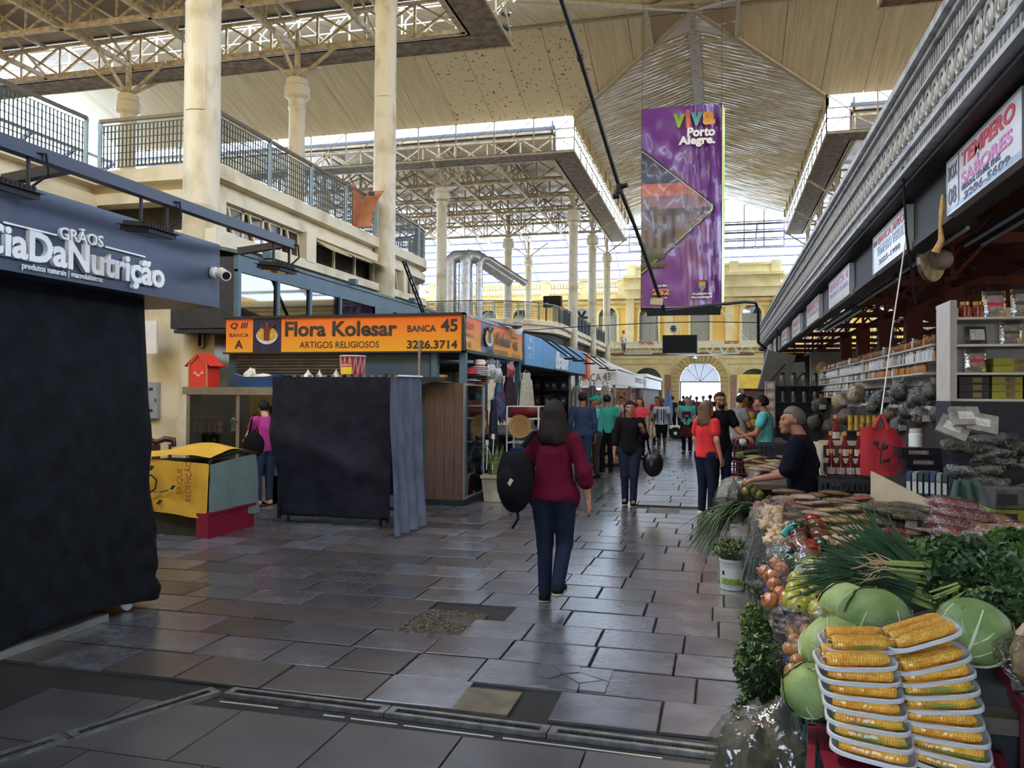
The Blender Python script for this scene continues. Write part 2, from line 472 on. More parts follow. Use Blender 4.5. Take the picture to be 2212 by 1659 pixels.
  # corrugated foil lining of the arm towards the gate
foil_t=struct('ceiling_foil','wrinkled foil-lined ceiling of the long nave')
RX_,RY_=random.Random(3),0
import mathutils.noise as mnoise
def foil_panel(side,y0,y1):
 nu,nv=max(6,int((y1-y0)/0.10)),14
 b=MB()
 def fn(u,v):
  y=y0+(y1-y0)*u
  klo=0.0
  dy=y-YC
  if dy<HY:kmax=max(0.02,dy/HY)
  else:kmax=1.0
  k=v*kmax
  z=zslope(k)-0.03+0.035*math.sin(y*2*PI/0.42+0.5*math.sin(v*9+y))+0.05*mnoise.noise(Vector((y*2.2,v*6,side*5)))
  return(XC+side*(0.05+(HX-0.05)*k),y,z)
 b.grid(nu,nv,fn)
 return b.build('panel',m_foil,foil_t,smooth=True)
y=YC+0.2
while y<69.5:
 y1=min(y+2.6,69.6)
 foil_panel(-1,y+.01,y1-.01);foil_panel(1,y+.01,y1-.01)
 y=y1
fr=MB()
fr.bar((XC,YC,ZR-.12),(XC,69.6,ZR-.12),0.55,0.10)
fr.build('ridge_beam',m_steel,foil_t)
fr=MB()
for sx in(-1,1):
 for sy in(-1,1):
  fr.bar((XC,YC,ZR-.1),(XC+sx*HX,YC+sy*HY,ZE-.1),0.22,0.12)
fr.bar((-36,YC,ZR-.08),(33,YC,ZR-.08),0.16,0.1)
for sx in(-1,1):
 fr.bar((XC+sx*1.9,YC-1.97,zslope(.3)-.08),(XC+sx*1.9,YC+1.97,zslope(.3)-.08),.18,.1)
 fr.bar((XC-1.9,YC+sx*1.97,zslope(.3)-.08),(XC+1.9,YC+sx*1.97,zslope(.3)-.08),.12,.08)
fr.build('valley_beam',m_steel2,ceil_t)
m_lant=M('clouded_skylight_sheet',srgb(176,156,126),0.4,scale=1.0,col2=srgb(232,214,176),detail=3,lo=0.42,hi=0.36,stretch=(0.7,1.6,1))
for sx in(-1,1):
 for sy in(-1,1):
  slab_poly([(XC+sx*.1,YC+sy*.1,ZR-.16),(XC+sx*1.85,YC+sy*.1,ZR-.16),(XC+sx*1.85,YC+sy*1.9,zslope(.3)-.10)],0.02,'lantern_sheet',m_lant,ceil_t)
  slab_poly([(XC+sx*.1,YC+sy*.1,ZR-.16),(XC+sx*.1,YC+sy*1.9,ZR-.16),(XC+sx*1.85,YC+sy*1.9,zslope(.3)-.10)],0.02,'lantern_sheet',m_lant,ceil_t)
for sy in(-1,1):
 for sx,xf in((-1,-36),(1,33)):slab_poly([(xf,YC,ZR+.10),(XC,YC,ZR+.10),(XC+sx*HX,YC+sy*HY,ZE+.10),(xf,YC+sy*HY,ZE+.10)],.03,'light_block_skin',m_under,ceil_t)  # unseen skin added above the panels to block sky light through their gaps
for sx in(-1,1):slab_poly([(XC,YC,ZR+.14),(XC,69.6,ZR+.14),(XC+sx*HX,69.6,ZE+.14),(XC+sx*HX,YC+HY,ZE+.14)],.03,'light_block_skin',m_under,foil_t)
# arm over the camera
sb=MB()
for s in(-1,1):
 slab_poly([(XC,YC-.05,ZR),(XC+s*HX,YC-HY,ZE),(XC+s*HX,-2,ZE),(XC,-2,ZR)],0.06,'panel',m_board,ceil_t)
 # hung eave boards of the long nave
ev=MB()
for s in(-1,1):
 xe=XC+s*HX
 ev.box((xe-.06,YC+HY,ZE-.5),(xe+.06,69.6,ZE+.05))
 y=YC+HY
 while y<69:ev.box((xe-s*.05-.12,y,ZE-.56),(xe-s*.05+.12,y+.12,ZE+.02));y+=2.3
ev.build('eave_board',M('eave_paint',srgb(206,184,132),0.6,var=.15),foil_t)
# gable glazing at the far end of the nave
win=struct('window_1','glazed gable at the far end of the long nave')
b=MB()
for i in range(9):
 x=XC-HX+i*HX/4
 b.bar((x,69.7,14.2),(x,69.7,ZR-(ZR-ZE)*abs(x-XC)/HX),0.09)
for z in(14.2,14.9,15.6,16.3):b.bar((XC-HX,69.7,z),(XC+HX,69.7,z),0.09)
b.build('mullion',m_purl,win)
MB().prism([(XC-HX,14.2),(XC+HX,14.2),(XC+HX,ZE),(XC,ZR),(XC-HX,ZE)],69.74,69.75,'y').build('pane',m_pane,win)
# ================================================================== low roofs on the four blocks: boards, gutter walks and trusses
QZ=14.65
def quadrant(x0,x1,y0,y1,xin,yin,tag_,under,tr_x,tr_y,light=False):
 """roof slab x0..x1 / y0..y1; xin, yin are the edges on the naves (signs carried by order)"""
 t=struct('ceiling_low_roof',tag_)
 MB().box((x0,y0,16.15),(x1,y1,16.30)).build('roof_board',under,t)
 sx=1 if abs(xin-x1)<abs(xin-x0)else-1
 sy=1 if abs(yin-y1)<abs(yin-y0)else-1
 # gutter walk
 g=MB();xe,ye=xin,yin
 g.box((min(xe,xe+sx*1.3),y0,QZ),(max(xe,xe+sx*1.3),y1,QZ+.12))
 g.box((x0,min(ye,ye+sy*1.25),QZ),(x1,max(ye,ye+sy*1.25),QZ+.12))
 g.box((min(xe,xe+sx*1.3),min(ye,ye+sy*1.25),QZ+.001),(max(xe,xe+sx*1.3),max(ye,ye+sy*1.25),QZ+.121))
 g.build('gutter_board',m_grime,t)
 e=MB();xo,yo=xe+sx*1.3,ye+sy*1.25
 ya,yb=(y0,yo)if sy>0 else(yo,y1)
 xa,xb=(x0,xo)if sx>0 else(xo,x1)
 for(p,q)in(((xo,ya),(xo,yb)),((xa,yo),(xb,yo))):
  for z in(QZ+.02,QZ+.75,QZ+1.25):e.bar((*p,z),(*q,z),.07 if z<QZ+.1 else.05)
 def brace(p,q):
  p,q=Vector(p),Vector(q);n=max(1,int((q-p).length/2.1));d=(q-p)/n
  for i in range(n):
   a,b_=p+d*i,p+d*(i+1)
   zt=ZE-.1
   e.bar((a.x,a.y,QZ),(a.x,a.y,zt),.06)
   e.bar((a.x,a.y,QZ+.1),(b_.x,b_.y,zt),.035);e.bar((b_.x,b_.y,QZ+.1),(a.x,a.y,zt),.035)
 brace((xo,ya),(xo,yb));brace((xa,yo),(xb,yo))
 e.build('walk_rail',m_steel2,t)
 fb=MB();xs_=xe-sx*.1;fb.box((min(xs_,xs_-sx*.1),y0,16.15),(max(xs_,xs_-sx*.1),y1,ZE+.12));fb.box((x0,min(ye-sy*.2,ye-sy*.1),16.1),(x1,max(ye-sy*.2,ye-sy*.1),16.55));fb.build('roof_edge',M('navy_roof_edge',(.03,.038,.06),.5,var=.1),t)
 if y0>40:
  sw=MB();n=int((y1-y0)/2.3)
  for k in range(n):sw.box((min(xe,xe+sx*.06),y0+k*2.3+.1,15.0),(max(xe,xe+sx*.06),y0+k*2.3+2.2,16.75))
  sw.build('silver_sheet',M('silver_sheet',(.55,.56,.56),.3,metal=.7,var=.2,scale=3),t)
 i_=MB()
 i_.bar((xe,y0,QZ+.1),(xe,y1,QZ+.1),.16,.2);i_.bar((x0,ye,QZ+.1),(x1,ye,QZ+.1),.16,.2)
 i_.build('gutter_edge',m_steel,t)
 return t
def truss(p,q,zb,zt,bay,label=None,th=0.12):
 """one lattice girder: two chords, and each brace a piece of its own sharing one mesh"""
 p,q=Vector(p),Vector(q);L_=(q-p).length;n=max(2,round(L_/bay));b_=L_/n
 ang=math.atan2(q.y-p.y,q.x-p.x)
 t=struct('beam_truss',None,(p.x,p.y,0));t.rotation_euler=(0,0,ang)
 MB().bar((0,0,zb),(L_,0,zb),th*1.3,th*1.3).build('bottom_chord',m_steel,t)
 MB().bar((0,0,zt),(L_,0,zt),th,th).build('top_chord',m_steel,t)
 up=MB().bar((0,0,zb),(b_,0,zt),th*.6,th*.7).mesh('brace',m_steel)
 dn=MB().bar((0,0,zt),(b_,0,zb),th*.6,th*.7).mesh('brace',m_steel)
 po=MB().bar((0,0,zb),(0,0,zt),th*.7,th*.7).mesh('post',m_steel)
 for i in range(n):
  obj('brace',up,t,(i*b_,0,0));obj('brace',dn,t,(i*b_,0,0));obj('post',po,t,(i*b_,0,0))
 return t
quadrant(-36,-8.75,4.0,27.5,-8.75,27.5,'low trussed roof over the near left block',m_under,0,0)
quadrant(-36,-8.75,43.2,67.5,-8.75,43.2,'low trussed foil roof over the far left block',m_under2,0,0)
quadrant(6.4,26,4.0,27.5,6.4,27.5,'low roof over the near right block',m_under,0,0)
quadrant(6.4,26,43.2,67.5,6.4,43.2,'low trussed roof over the far right block',m_under2,0,0)
for y in(27.3,23.7,20.1,16.5,12.9):truss((-36,y),(-8.8,y),QZ+.08,15.95,1.9)
for x in(-8.9,-12.2,-15.5,-19.1,-22.8,-27,-31):truss((x,7.0),(x,27.4),QZ+.08,15.95,2.3)
for y in(43.4,47.4,51.4,55.4,59.4,63.4):truss((-30,y),(-8.8,y),QZ+.08,15.95,1.9)
for x in(-8.9,-12.2,-15.5,-19.1,-22.8):truss((x,43.3),(x,67.4),QZ+.08,15.95,2.6)
for y in(43.4,53.8,64.2):truss((6.5,y),(20,y),QZ+.08,15.95,2.2)
for x in(6.6,10.5):truss((x,43.3),(x,67.4),QZ+.08,15.95,2.6)
# white pipes and brackets beside the slot over the near left walk
wp=MB()
x=-24.0
while x<-9:
 wp.bar((x,28.5,14.8),(x,28.5,15.9),.05);wp.bar((x,28.5,15.9),(x+.5,28.2,16.1),.05);x+=3.1
wp.bar((-26,28.5,15.3),(-8.2,28.5,15.3),.05)
wp.build('pipe_rail',m_white,struct('trim_1','white pipe rail along the roof slot'))
# ------------------------------------------------------------------ columns
hatch_me=None
def column(x,y,n):
 t=struct('column',None,(x,y,0))
 b=MB().lathe([(.36,0),(.36,1.2),(.33,1.25),(.315,5),(.322,5.02),(.322,5.06),(.315,5.08),(.305,8.6),(.312,8.62),(.312,8.66),(.305,8.68),(.295,12.35),(.33,12.4),(.33,12.48),(.30,12.55)],n=24)
 b.build('shaft',m_col,t,smooth=True)
 MB().lathe([(.30,12.5),(.32,12.75),(.46,12.86),(.46,13.22),(.40,13.28),(.40,13.5),(.20,13.52),(.20,13.6)],n=24).build('capital',m_col,t,smooth=True)
 MB().lathe([(.11,13.5),(.11,15.3)],n=10).build('post',m_steel,t)
 for a in range(4):
  dx,dy=((1,0),(-1,0),(0,1),(0,-1))[a]
  MB().bar((dx*.12,dy*.12,13.6),(dx*1.7,dy*1.7,QZ+.05),.10).build('strut',m_steel,t)
 def hp(u,v):
  a=-PI/2+0.15+0.62*(u-.5)*2;z=8.9+1.1*v
  rr=.325;return(rr*math.cos(a),rr*math.sin(a),z)
 for z0 in(-2.2,1.0):
  h=MB().grid(6,4,lambda u,v:(lambda p:(p[0],p[1],p[2]+z0))(hp(u,v)))
  h.build('access_hatch',m_col,t)
 return t
for i,(x,y)in enumerate([(-9,12.56),(-9,20.7),(-9,50.6),(-9,58.6),(-9,66.5),(-15.4,27.2),(-22.8,27.1),(-15.4,43.6),(-22.8,43.6),(-15.8,67.0),(-15.4,58.6),(6.7,50.6),(6.7,58.6),(6.7,66.5),(-22.8,58.6)]):
 column(x,y,i)
 # ------------------------------------------------------------------ glazed slopes round the outside, and outer walls
def glazed_slope(p0,p1,drop_dir,run,z0,z1,name,label,bays,rows,pane=None):
 """p0-p1 top edge; falls by run along drop_dir"""
 t=struct(name,label)
 p0,p1,dd=Vector((*p0,z0)),Vector((*p1,z0)),Vector((*drop_dir,0))
 low=dd*run+Vector((0,0,z1-z0))
 b=MB()
 for i in range(bays+1):
  a=p0+(p1-p0)*i/bays
  mid=a+low*.5+Vector((0,0,.35))
  b.bar(a,mid,.12,.2);b.bar(mid,a+low,.12,.2)
 b.build('rafter',m_purl,t)
 for j in range(rows+1):
  k=j/rows
  off=low*k+Vector((0,0,.7*min(k,1-k)))
  MB().bar(p0+off,p1+off,.10,.16).build('purlin',m_redtile if j==rows else m_purl,t)
 for j in range(rows):
  k,k1=(j+.08)/rows,(j+.97)/rows
  a=low*k+Vector((0,0,.7*min(k,1-k)+.14));c=low*k1+Vector((0,0,.7*min(k1,1-k1)+.14))
  MB().add([p0+a,p1+a,p1+c,p0+c],[(0,1,2,3)]).build('pane',pane or m_pane,t)
glazed_slope((-29,68.2),(27,68.2),(0,1),9.5,15.8,12.2,'window_2','long glazed roof slope over the far facade',14,7)
glazed_slope((-36.3,2),(-36.3,42),(-1,0),9,15.9,10.6,'window_3','glazed roof slope along the left side of the hall',13,8,film('dimmed_roof_pane',(.45,.45,.43),gloss=.04,rough=.3,bump=.1,haze=.1))  # pane tint darkened to cut the daylight falling on the left columns
glazed_slope((-36.3,43.2),(-36.3,67.5),(-1,0),9,15.8,10.6,'window_4','glazed roof slope on the far left',9,6)
glazed_slope((26.3,5),(26.3,67),(1,0),6,15.8,12.2,'window_5','glazed roof slope on the right side of the hall',14,6)
MB().box((-45.5,1,0),(-45,77,10.4)).build('wall_left',m_yel,None,kind='structure')
MB().box((32.5,1,0),(33,77,11.8)).build('wall_right',m_yel,None,kind='structure')
wn=struct('wall_near','wall behind the viewpoint, its entrance passage narrowed to cut daylight')
b=MB();b.box((-46,-2.4,0),(-5.2,-1.4,16.5));b.box((2.6,-2.4,0),(33,-1.4,16.5));b.box((-5.2,-2.4,3.9),(2.6,-1.4,16.5))
b.build('masonry',m_yel,wn)
b=MB();b.box((-5.2,-1.4,3.6),(2.6,2.3,3.9));b.box((-5.5,-1.4,0),(-5.2,2.3,3.9));b.box((2.6,-1.4,0),(2.9,2.3,3.9));
b.box((-5.3,-2.2,0),(-.9,-2.0,3.9));b.box((0.4,-2.2,0),(2.8,-2.0,3.9));b.build('passage_and_light_stops',m_concrete,wn)  # end wall pieces, out of view, added to narrow the daylight from behind
# ================================================================== far facade (Y = 72)
FY=72.0
fac=struct('wall_far','yellow two-storey inner facade with a rusticated arch')
def arch_wall(b,x0,x1,z0,z1,holes,y0,y1,mi=0):
 """flat wall between x0..x1, z0..z1 with round-headed holes (cx, half width, sill, springing)"""
 holes=sorted(holes);x=x0
 for(cx,hw,sill,spr)in holes:
  b.box((x,y0,z0),(cx-hw,y1,z1),mi)
  if sill>z0:b.box((cx-hw,y0,z0),(cx+hw,y1,sill),mi)
  n=12;pts=[(cx+hw*math.cos(PI-PI*i/n),spr+hw*math.sin(PI-PI*i/n))for i in range(n+1)]
  for i in range(n):
   (xa,za),(xb,zb)=pts[i],pts[i+1]
   b.prism([(xa,za),(xb,zb),(xb,z1),(xa,z1)],y0,y1,'y',mi)
  x=cx+hw
 b.box((x,y0,z0),(x1,y1,z1),mi)
up_x=[-33,-30.4,-27.2,-24,-20.8,-17.6,-13.2,-9.63,-6.0,-1.57,2.75,6.3,9.8,13.4,17.0,20.6,24.2,28]
up=MB();arch_wall(up,-35,33,6.0,11.0,[(x,.8,6.35,8.85)for x in up_x[1:-1]],FY,FY+.6)
up.build('upper_wall',m_yel,fac)
lo=MB();arch_wall(lo,-35,33,0,6.0,[(x,1.25,0,2.9)for x in(-30,-26,-22,-18,-14,-10.2)]+[(-6.1,1.3,0,2.95),(-1.57,1.72,0,3.0),(2.99,1.3,0,2.85)]+[(x,1.25,0,2.9)for x in(7.2,11,15,19,23,27)],FY,FY+.6)
lo.build('lower_wall',m_yel2,fac)
# mouldings
b=MB()
b.box((-35,FY-.35,5.55),(33,FY,5.8));b.box((-35,FY-.5,5.8),(33,FY,6.05));b.box((-35,FY-.2,5.0),(33,FY,5.2));b.box((-35,FY-.12,4.55),(33,FY,5.0))
b.box((-35,FY-.25,9.95),(33,FY,10.2));b.box((-35,FY-.5,10.35),(33,FY,10.62));b.box((-35,FY-.15,9.55),(33,FY,9.75))
b.build('string_course',m_yel2,fac)
# central projecting bay
cb=MB()
cb.box((-8.0,FY-.6,10.3),(5.1,FY+.4,12.1));cb.box((-8.2,FY-.9,12.1),(5.3,FY+.4,12.36));cb.box((-8.1,FY-.75,11.1),(5.2,FY,11.3))
cb.box((-7.9,FY-.5,12.36),(5.0,FY+.4,13.0));cb.box((-8.0,FY-.6,13.0),(5.1,FY+.4,13.2))
for x in(-7.9,-1.9+.0,0.85,4.3):cb.box((x,FY-.62,12.36),(x+.8,FY+.4,13.35))
cb.build('parapet',m_yel2,fac)
cb=MB()
for x in(-8.0,-4.6,0.56,4.42):cb.box((x,FY-.35,6.05),(x+.72,FY,10.9));cb.box((x-.08,FY-.42,10.6),(x+.8,FY,11.0));cb.box((x-.08,FY-.42,6.05),(x+.8,FY,6.5))
cb.build('pilaster',m_yel2,fac)
# windows with louvred leaves
win_me=None
m_leaf=M('grey_window_leaf',srgb(176,180,172),.5,var=.1)
for i,x in enumerate(up_x[1:-1]):
 if win_me is None:
  n=12
  rim=MB()
  for j in range(n):
   a0,a1=PI-PI*j/n,PI-PI*(j+1)/n
   rim.prism([(.8*math.cos(a0),8.85+.8*math.sin(a0)),(1.02*math.cos(a0),8.85+1.02*math.sin(a0)),(1.02*math.cos(a1),8.85+1.02*math.sin(a1)),(.8*math.cos(a1),8.85+.8*math.sin(a1))],FY-.1,FY+.3,'y')
  rim.box((-1.02,FY-.1,6.3),(-.8,FY+.3,8.85));rim.box((.8,FY-.1,6.3),(1.02,FY+.3,8.85))
  rim_me=rim.mesh('surround',M('window_surround',srgb(238,224,160),.6,var=.06))
  lf=MB();lf.box((-.78,FY+.34,6.36),(-.03,FY+.4,8.8));lf.box((.03,FY+.34,6.36),(.78,FY+.4,8.8))
  for s in(-1,1):
   for z in(6.6,7.4,8.1):lf.box((s*.4-.25,FY+.32,z),(s*.4+.25,FY+.35,z+.55))
  lf.box((-.05,FY+.3,6.36),(.05,FY+.42,9.6));lf.box((-.8,FY+.3,8.78),(.8,FY+.42,8.9))
  leaf_me=lf.mesh('shutter',m_leaf)
  pn=MB();pn.prism([(.78*math.cos(PI*j/n),8.86+.78*math.sin(PI*j/n))for j in range(n+1)],FY+.36,FY+.38,'y')
  pane_me=pn.mesh('pane',glass('fanlight_glass',(.55,.65,.72),.2))
  win_me=True
 wt=struct('window_%d'%(10+i),'arched window with grey leaves on the far facade',(x,0,0))
 obj('surround',rim_me,wt);obj('shutter',leaf_me,wt);obj('pane',pane_me,wt)
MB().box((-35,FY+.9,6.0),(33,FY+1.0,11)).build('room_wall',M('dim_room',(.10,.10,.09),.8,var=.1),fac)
# balustrades
bal_prof=[(.10,0),(.10,.06),(.05,.12),(.11,.34),(.06,.56),(.045,.62),(.09,.70),(.11,.80),(.06,.98),(.10,1.04),(.10,1.10)]
bal_me=MB().lathe(bal_prof,n=8).mesh('baluster',m_yel2,True)
bt=struct('trim_2','pierced balustrade along the top of the far facade')
b=MB();b.box((-35,FY-.2,10.62),(-8.05,FY+.2,10.72));b.box((-35,FY-.25,11.75),(-8.05,FY+.25,11.98));b.box((5.15,FY-.2,10.62),(33,FY+.2,10.72));b.box((5.15,FY-.25,11.75),(33,FY+.25,11.98))
peds=[-33,-29.6,-26.2,-22.6,-19.0,-15.35,-11.75,-8.4,5.6,9.2,12.8]
for x in peds:b.box((x-.36,FY-.3,10.62),(x+.36,FY+.3,12.02));b.box((x-.42,FY-.34,12.02),(x+.42,FY+.34,12.14))
b.build('pedestal',m_yel2,bt)
n=0
for a,c in list(zip(peds[:-1],peds[1:])):
 if a<-8 and c>5:continue
 k=10
 for i in range(k):
  x=a+.55+(c-a-1.1)*i/(k-1)
  if x<-24:continue
  obj('baluster',bal_me,bt,(x,FY,10.68));n+=1
  # rusticated entrance arch
at_=struct('door_1','rusticated stone arch open to the bright street',(-1.57,FY-.25,0))
m_rust=M('rusticated_stone',srgb(206,186,126),.75,scale=2,col2=srgb(176,152,96))
nv=19
for j in range(nv):
 a0,a1=PI*j/nv+.012,PI*(j+1)/nv-.012
 MB().prism([(1.74*math.cos(a0),3.0+1.74*math.sin(a0)),(2.42*math.cos(a0),3.0+2.42*math.sin(a0)),(2.42*math.cos(a1),3.0+2.42*math.sin(a1)),(1.74*math.cos(a1),3.0+1.74*math.sin(a1))],-.05,.3,'y').build('voussoir',m_rust,at_)
block=MB().box((-.33,-.05,.02),(.33,.3,.40)).mesh('stone_block',m_rust)
for s in(-1,1):
 for j in range(7):obj('stone_block',block,at_,(s*2.08,0,.05+j*.42))
 # spandrel plate behind the ring, fanlight over the doorway
b=MB();arch_wall(b,-2.42,2.42,0.0,5.45,[(0,1.73,0,3.0)],0.12,.4);b.build('pier',m_yel2,at_)
fl=MB();fl.prism([(1.7*math.cos(PI*j/14),3.0+1.7*math.sin(PI*j/14))for j in range(15)],.62,.66,'y')
fl.build('fanlight',film('frosted_fanlight',(.42,.42,.44),.10,.2,haze=.45),at_)
b=MB();b.box((-1.72,.58,2.92),(1.72,.72,3.04));b.box((-1.72,.58,0),(-1.6,.72,3.0))
for a in(PI/4,PI/2-.2,PI/2+.3,3*PI/4):b.bar((0,.66,3.0),(1.7*math.cos(a),.66,3.0+1.7*math.sin(a)),.05)
b.build('transom',M('transom_grey',srgb(150,150,150),.5,var=.1),at_)
# side arch surrounds and the dim rooms behind
for i,(x,hw,spr)in enumerate([(-6.1,1.3,2.95),(2.99,1.3,2.85),(-10.2,1.25,2.9),(7.2,1.25,2.9)]):
 s_=MB();n=12
 for j in range(n):
  a0,a1=PI*j/n,PI*(j+1)/n
  s_.prism([(x+hw*math.cos(a0),spr+hw*math.sin(a0)),(x+(hw+.2)*math.cos(a0),spr+(hw+.2)*math.sin(a0)),(x+(hw+.2)*math.cos(a1),spr+(hw+.2)*math.sin(a1)),(x+hw*math.cos(a1),spr+hw*math.sin(a1))],FY-.12,FY+.2,'y')
 s_.build('arch_surround',m_yel2,fac)
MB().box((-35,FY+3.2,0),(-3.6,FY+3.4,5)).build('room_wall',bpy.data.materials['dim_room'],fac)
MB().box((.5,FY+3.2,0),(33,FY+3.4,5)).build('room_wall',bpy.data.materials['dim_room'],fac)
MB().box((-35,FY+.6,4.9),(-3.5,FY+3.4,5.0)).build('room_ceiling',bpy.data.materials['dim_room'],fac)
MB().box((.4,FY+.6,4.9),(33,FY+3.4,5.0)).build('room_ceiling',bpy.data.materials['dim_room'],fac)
for x in(-4.35,1.25):MB().box((x-.24,FY-.06,0),(x+.24,FY+.05,3.6)).build('brick_panel',m_brick,fac)
# street pavement outside the arch
MB().box((-30,76.5,-.1),(30,110,0.0)).build('floor_street',M('street_paving',(.62,.60,.56),.8,var=.1),None,kind='structure')
# narrow walkway with a parapet in front of the first floor
b=MB();b.box((-9.3,FY-1.0,5.9),(4.4,FY-.3,6.05));b.box((-9.3,FY-1.0,6.05),(4.4,FY-.9,6.5))
b.build('ledge',m_yel2,fac)
# ================================================================== mezzanines
def band(b,path,z0,z1,dep,mi=0):
 """vertical band following a plan path, dep thick to its left"""
 q=inset(path,dep);n=len(path)
 b.add([(*p,z)for pp in(path,q)for z in(z0,z1)for p in pp],[f for i in range(n-1)for f in((i,i+1,n+i+1,n+i),(2*n+i,3*n+i,3*n+i+1,2*n+i+1),(n+i,n+i+1,3*n+i+1,3*n+i),(i,2*n+i,2*n+i+1,i+1))],mi)
def inset(path,k):
 out=[];N_=[(lambda d:Vector((-d.y,d.x)))((Vector(c)-Vector(a)).normalized())for a,c in zip(path[:-1],path[1:])]
 for i,p in enumerate(path):
  a,c=N_[max(i-1,0)],N_[min(i,len(N_)-1)];m_=a+c;m_=m_*(k/max(.3,a.dot(m_)));out.append((p[0]+m_.x,p[1]+m_.y))
 return out
def arc(cx,cy,r,a0,a1,n):return[(cx+r*math.cos(a0+(a1-a0)*i/n),cy+r*math.sin(a0+(a1-a0)*i/n))for i in range(n+1)]
near_path=[(-11.7,4.0),(-11.7,13.05),(-9.0,13.05),(-9.0,23.6)]+arc(-10.6,23.8,1.6,0,PI/2,8)+[(-28,25.4)]
far_path=[(-28,42.9),(-13.5,42.9)]+arc(-13.5,47.4,4.5,-PI/2,0,10)+[(-9.0,69)]
def mezz(path,label,name):
 t=struct(name,label)
 b=MB();band(b,path,5.72,5.98,1.2);b.build('edge_band',m_cream,t)
 bb=MB()
 band(bb,inset(path,.22),5.5,5.75,1.0);bb.build('recess',m_cream,t)
 b=MB();band(b,inset(path,.04),5.33,5.54,1.2);b.build('beam_band',m_cream,t)
 b=MB();band(b,inset(path,.0),4.53,4.73,1.0);b.build('ledge',m_cream,t)
 b=MB();band(b,inset(path,.5),3.4,4.6,.3);b.build('under_wall',m_cream,t)
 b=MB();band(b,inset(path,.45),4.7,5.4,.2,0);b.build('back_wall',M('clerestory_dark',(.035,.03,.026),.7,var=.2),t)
 ip=[(-12,4),(-12,13.3),(-9.3,13.3),(-9.3,23.6)]+arc(-10.6,23.8,1.3,0,PI/2,6)+[(-28,25.1)]if path[0][0]>-20 else[(-28,43.2),(-13.5,43.2)]+arc(-13.5,47.4,4.2,-PI/2,0,8)+[(-9.3,69)];pl=MB();pl.prism(ip+([(-28,4.0)]if path[0][0]>-20 else[(-28,69)]),5.78,5.94,'z');pl.build('deck',m_cream,t)
 return t
mz1=mezz(near_path,'cream mezzanine with banded edge, near left block','floor_mezzanine_near')
mz2=mezz(far_path,'cream mezzanine with rounded corner, far left block','floor_mezzanine_far')
# mullioned window bands and piers under the near mezzanine
m_fr=M('cream_window_frame',srgb(220,204,168),.5,var=.08)
for y in(13.05,16.35,20.6,22.1):
 MB().box((-9.4,y,4.7),(-8.98,y+(.45 if y>13.5 and y<20 else.25),5.36)).build('pier',m_cream,mz1)
for(y0,y1,n,opened)in((13.4,16.3,4,False),(16.9,20.4,3,True),(21.2,23.4,4,False)):
 wt=struct('window_%d'%int(40+y0),'band of hopper windows under the near mezzanine')
 fr_=MB();fr_.box((-9.22,y0,4.72),(-9.16,y1,4.78));fr_.box((-9.22,y0,5.28),(-9.16,y1,5.34))
 w_=(y1-y0)/n
 for i in range(n+1):fr_.box((-9.22,y0+i*w_-.03,4.72),(-9.16,y0+i*w_+.03,5.34))
 fr_.build('frame',m_fr,wt)
 for i in range(n):
  if opened:
   s_=MB().box((0,-w_/2+.05,-.5),(.03,w_/2-.05,0));s_.build('sash',m_fr,wt,(-9.12,y0+(i+.5)*w_,5.28),(0,-1.05-.1*i,0))
  else:
   MB().box((-9.20,y0+i*w_+.04,4.78),(-9.18,y0+(i+1)*w_-.04,5.28)).build('pane',glass('window_film',(.35,.34,.30),.12),wt)
   MB().bar((-9.15,y0+(i+.25)*w_,5.28),(-9.15,y0+(i+.5)*w_,4.78),.05).build('stay',m_fr,wt)
   # cream wall pier under the near column
MB().box((-9.85,12.35,0),(-8.55,13.0,4.6)).build('wall_pier',m_cream,None,kind='structure')
MB().box((-28,13.1,0),(-9.3,13.4,4.6)).build('wall_block',m_cream,None,kind='structure')
MB().box((-11.95,4,0),(-11.7,13.1,5.4)).build('wall_shop_side',m_cream,None,kind='structure')
# ground floor walls of the far block
MB().box((-28,44.5,0),(-10.5,45,4.6)).build('wall_far_block',m_cream,None,kind='structure')
MB().box((-9.6,47,3.0),(-9.3,69,4.6)).build('wall_far_block_side',m_cream,None,kind='structure')
# railings: each run is a thing of posts, rail and grille panels
def railing(path,label,first=True,step=2.0,n_bar=16):
 t=thing('railing',label,'railing',(0,0,0))
 pts=[Vector((*p,5.98))for p in path]
 for a,c in zip(pts[:-1],pts[1:]):
  L_=(c-a).length;n=max(1,round(L_/step));d=(c-a)/n
  MB().bar(a+Vector((0,0,1.0)),c+Vector((0,0,1.0)),.07,.06).build('handrail',m_rail,t)
  for i in range(n):
   p,q=a+d*i,a+d*(i+1)
   MB().bar(p,p+Vector((0,0,1.0)),.09,.03).build('post',m_railb,t)
   g=MB();kb=max(3,int((q-p).length/.085));e=(q-p)/kb
   for k in range(1,kb):g.bar(p+e*k+Vector((0,0,.08)),p+e*k+Vector((0,0,.90)),.020)
   for z in(.08,.22,.36,.50,.64,.78,.90):g.bar(p+d.normalized()*.06+Vector((0,0,z)),q-d.normalized()*.06+Vector((0,0,z)),.014)
   g.build('grille',m_mesh,t)
 MB().bar(pts[-1],pts[-1]+Vector((0,0,1)),.09,.03).build('post',m_railb,t)
 return t
railing([(-11.8,4.2),(-11.8,12.9)],'grille railing of the set-back mezzanine edge at upper left')
railing([(-11.7,13.15),(-9.1,13.15)],'short grille railing on the near end of the mezzanine behind the first column')
railing([(-9.1,13.2),(-9.1,20.3)],'long grille railing on the mezzanine between the two tall columns')
railing([(-9.1,21.1),(-9.1,23.6)]+arc(-10.6,23.8,1.5,0,PI/2,4)[1:]+[(-14,25.3)],'grille railing on the rounded mezzanine end behind the second column')
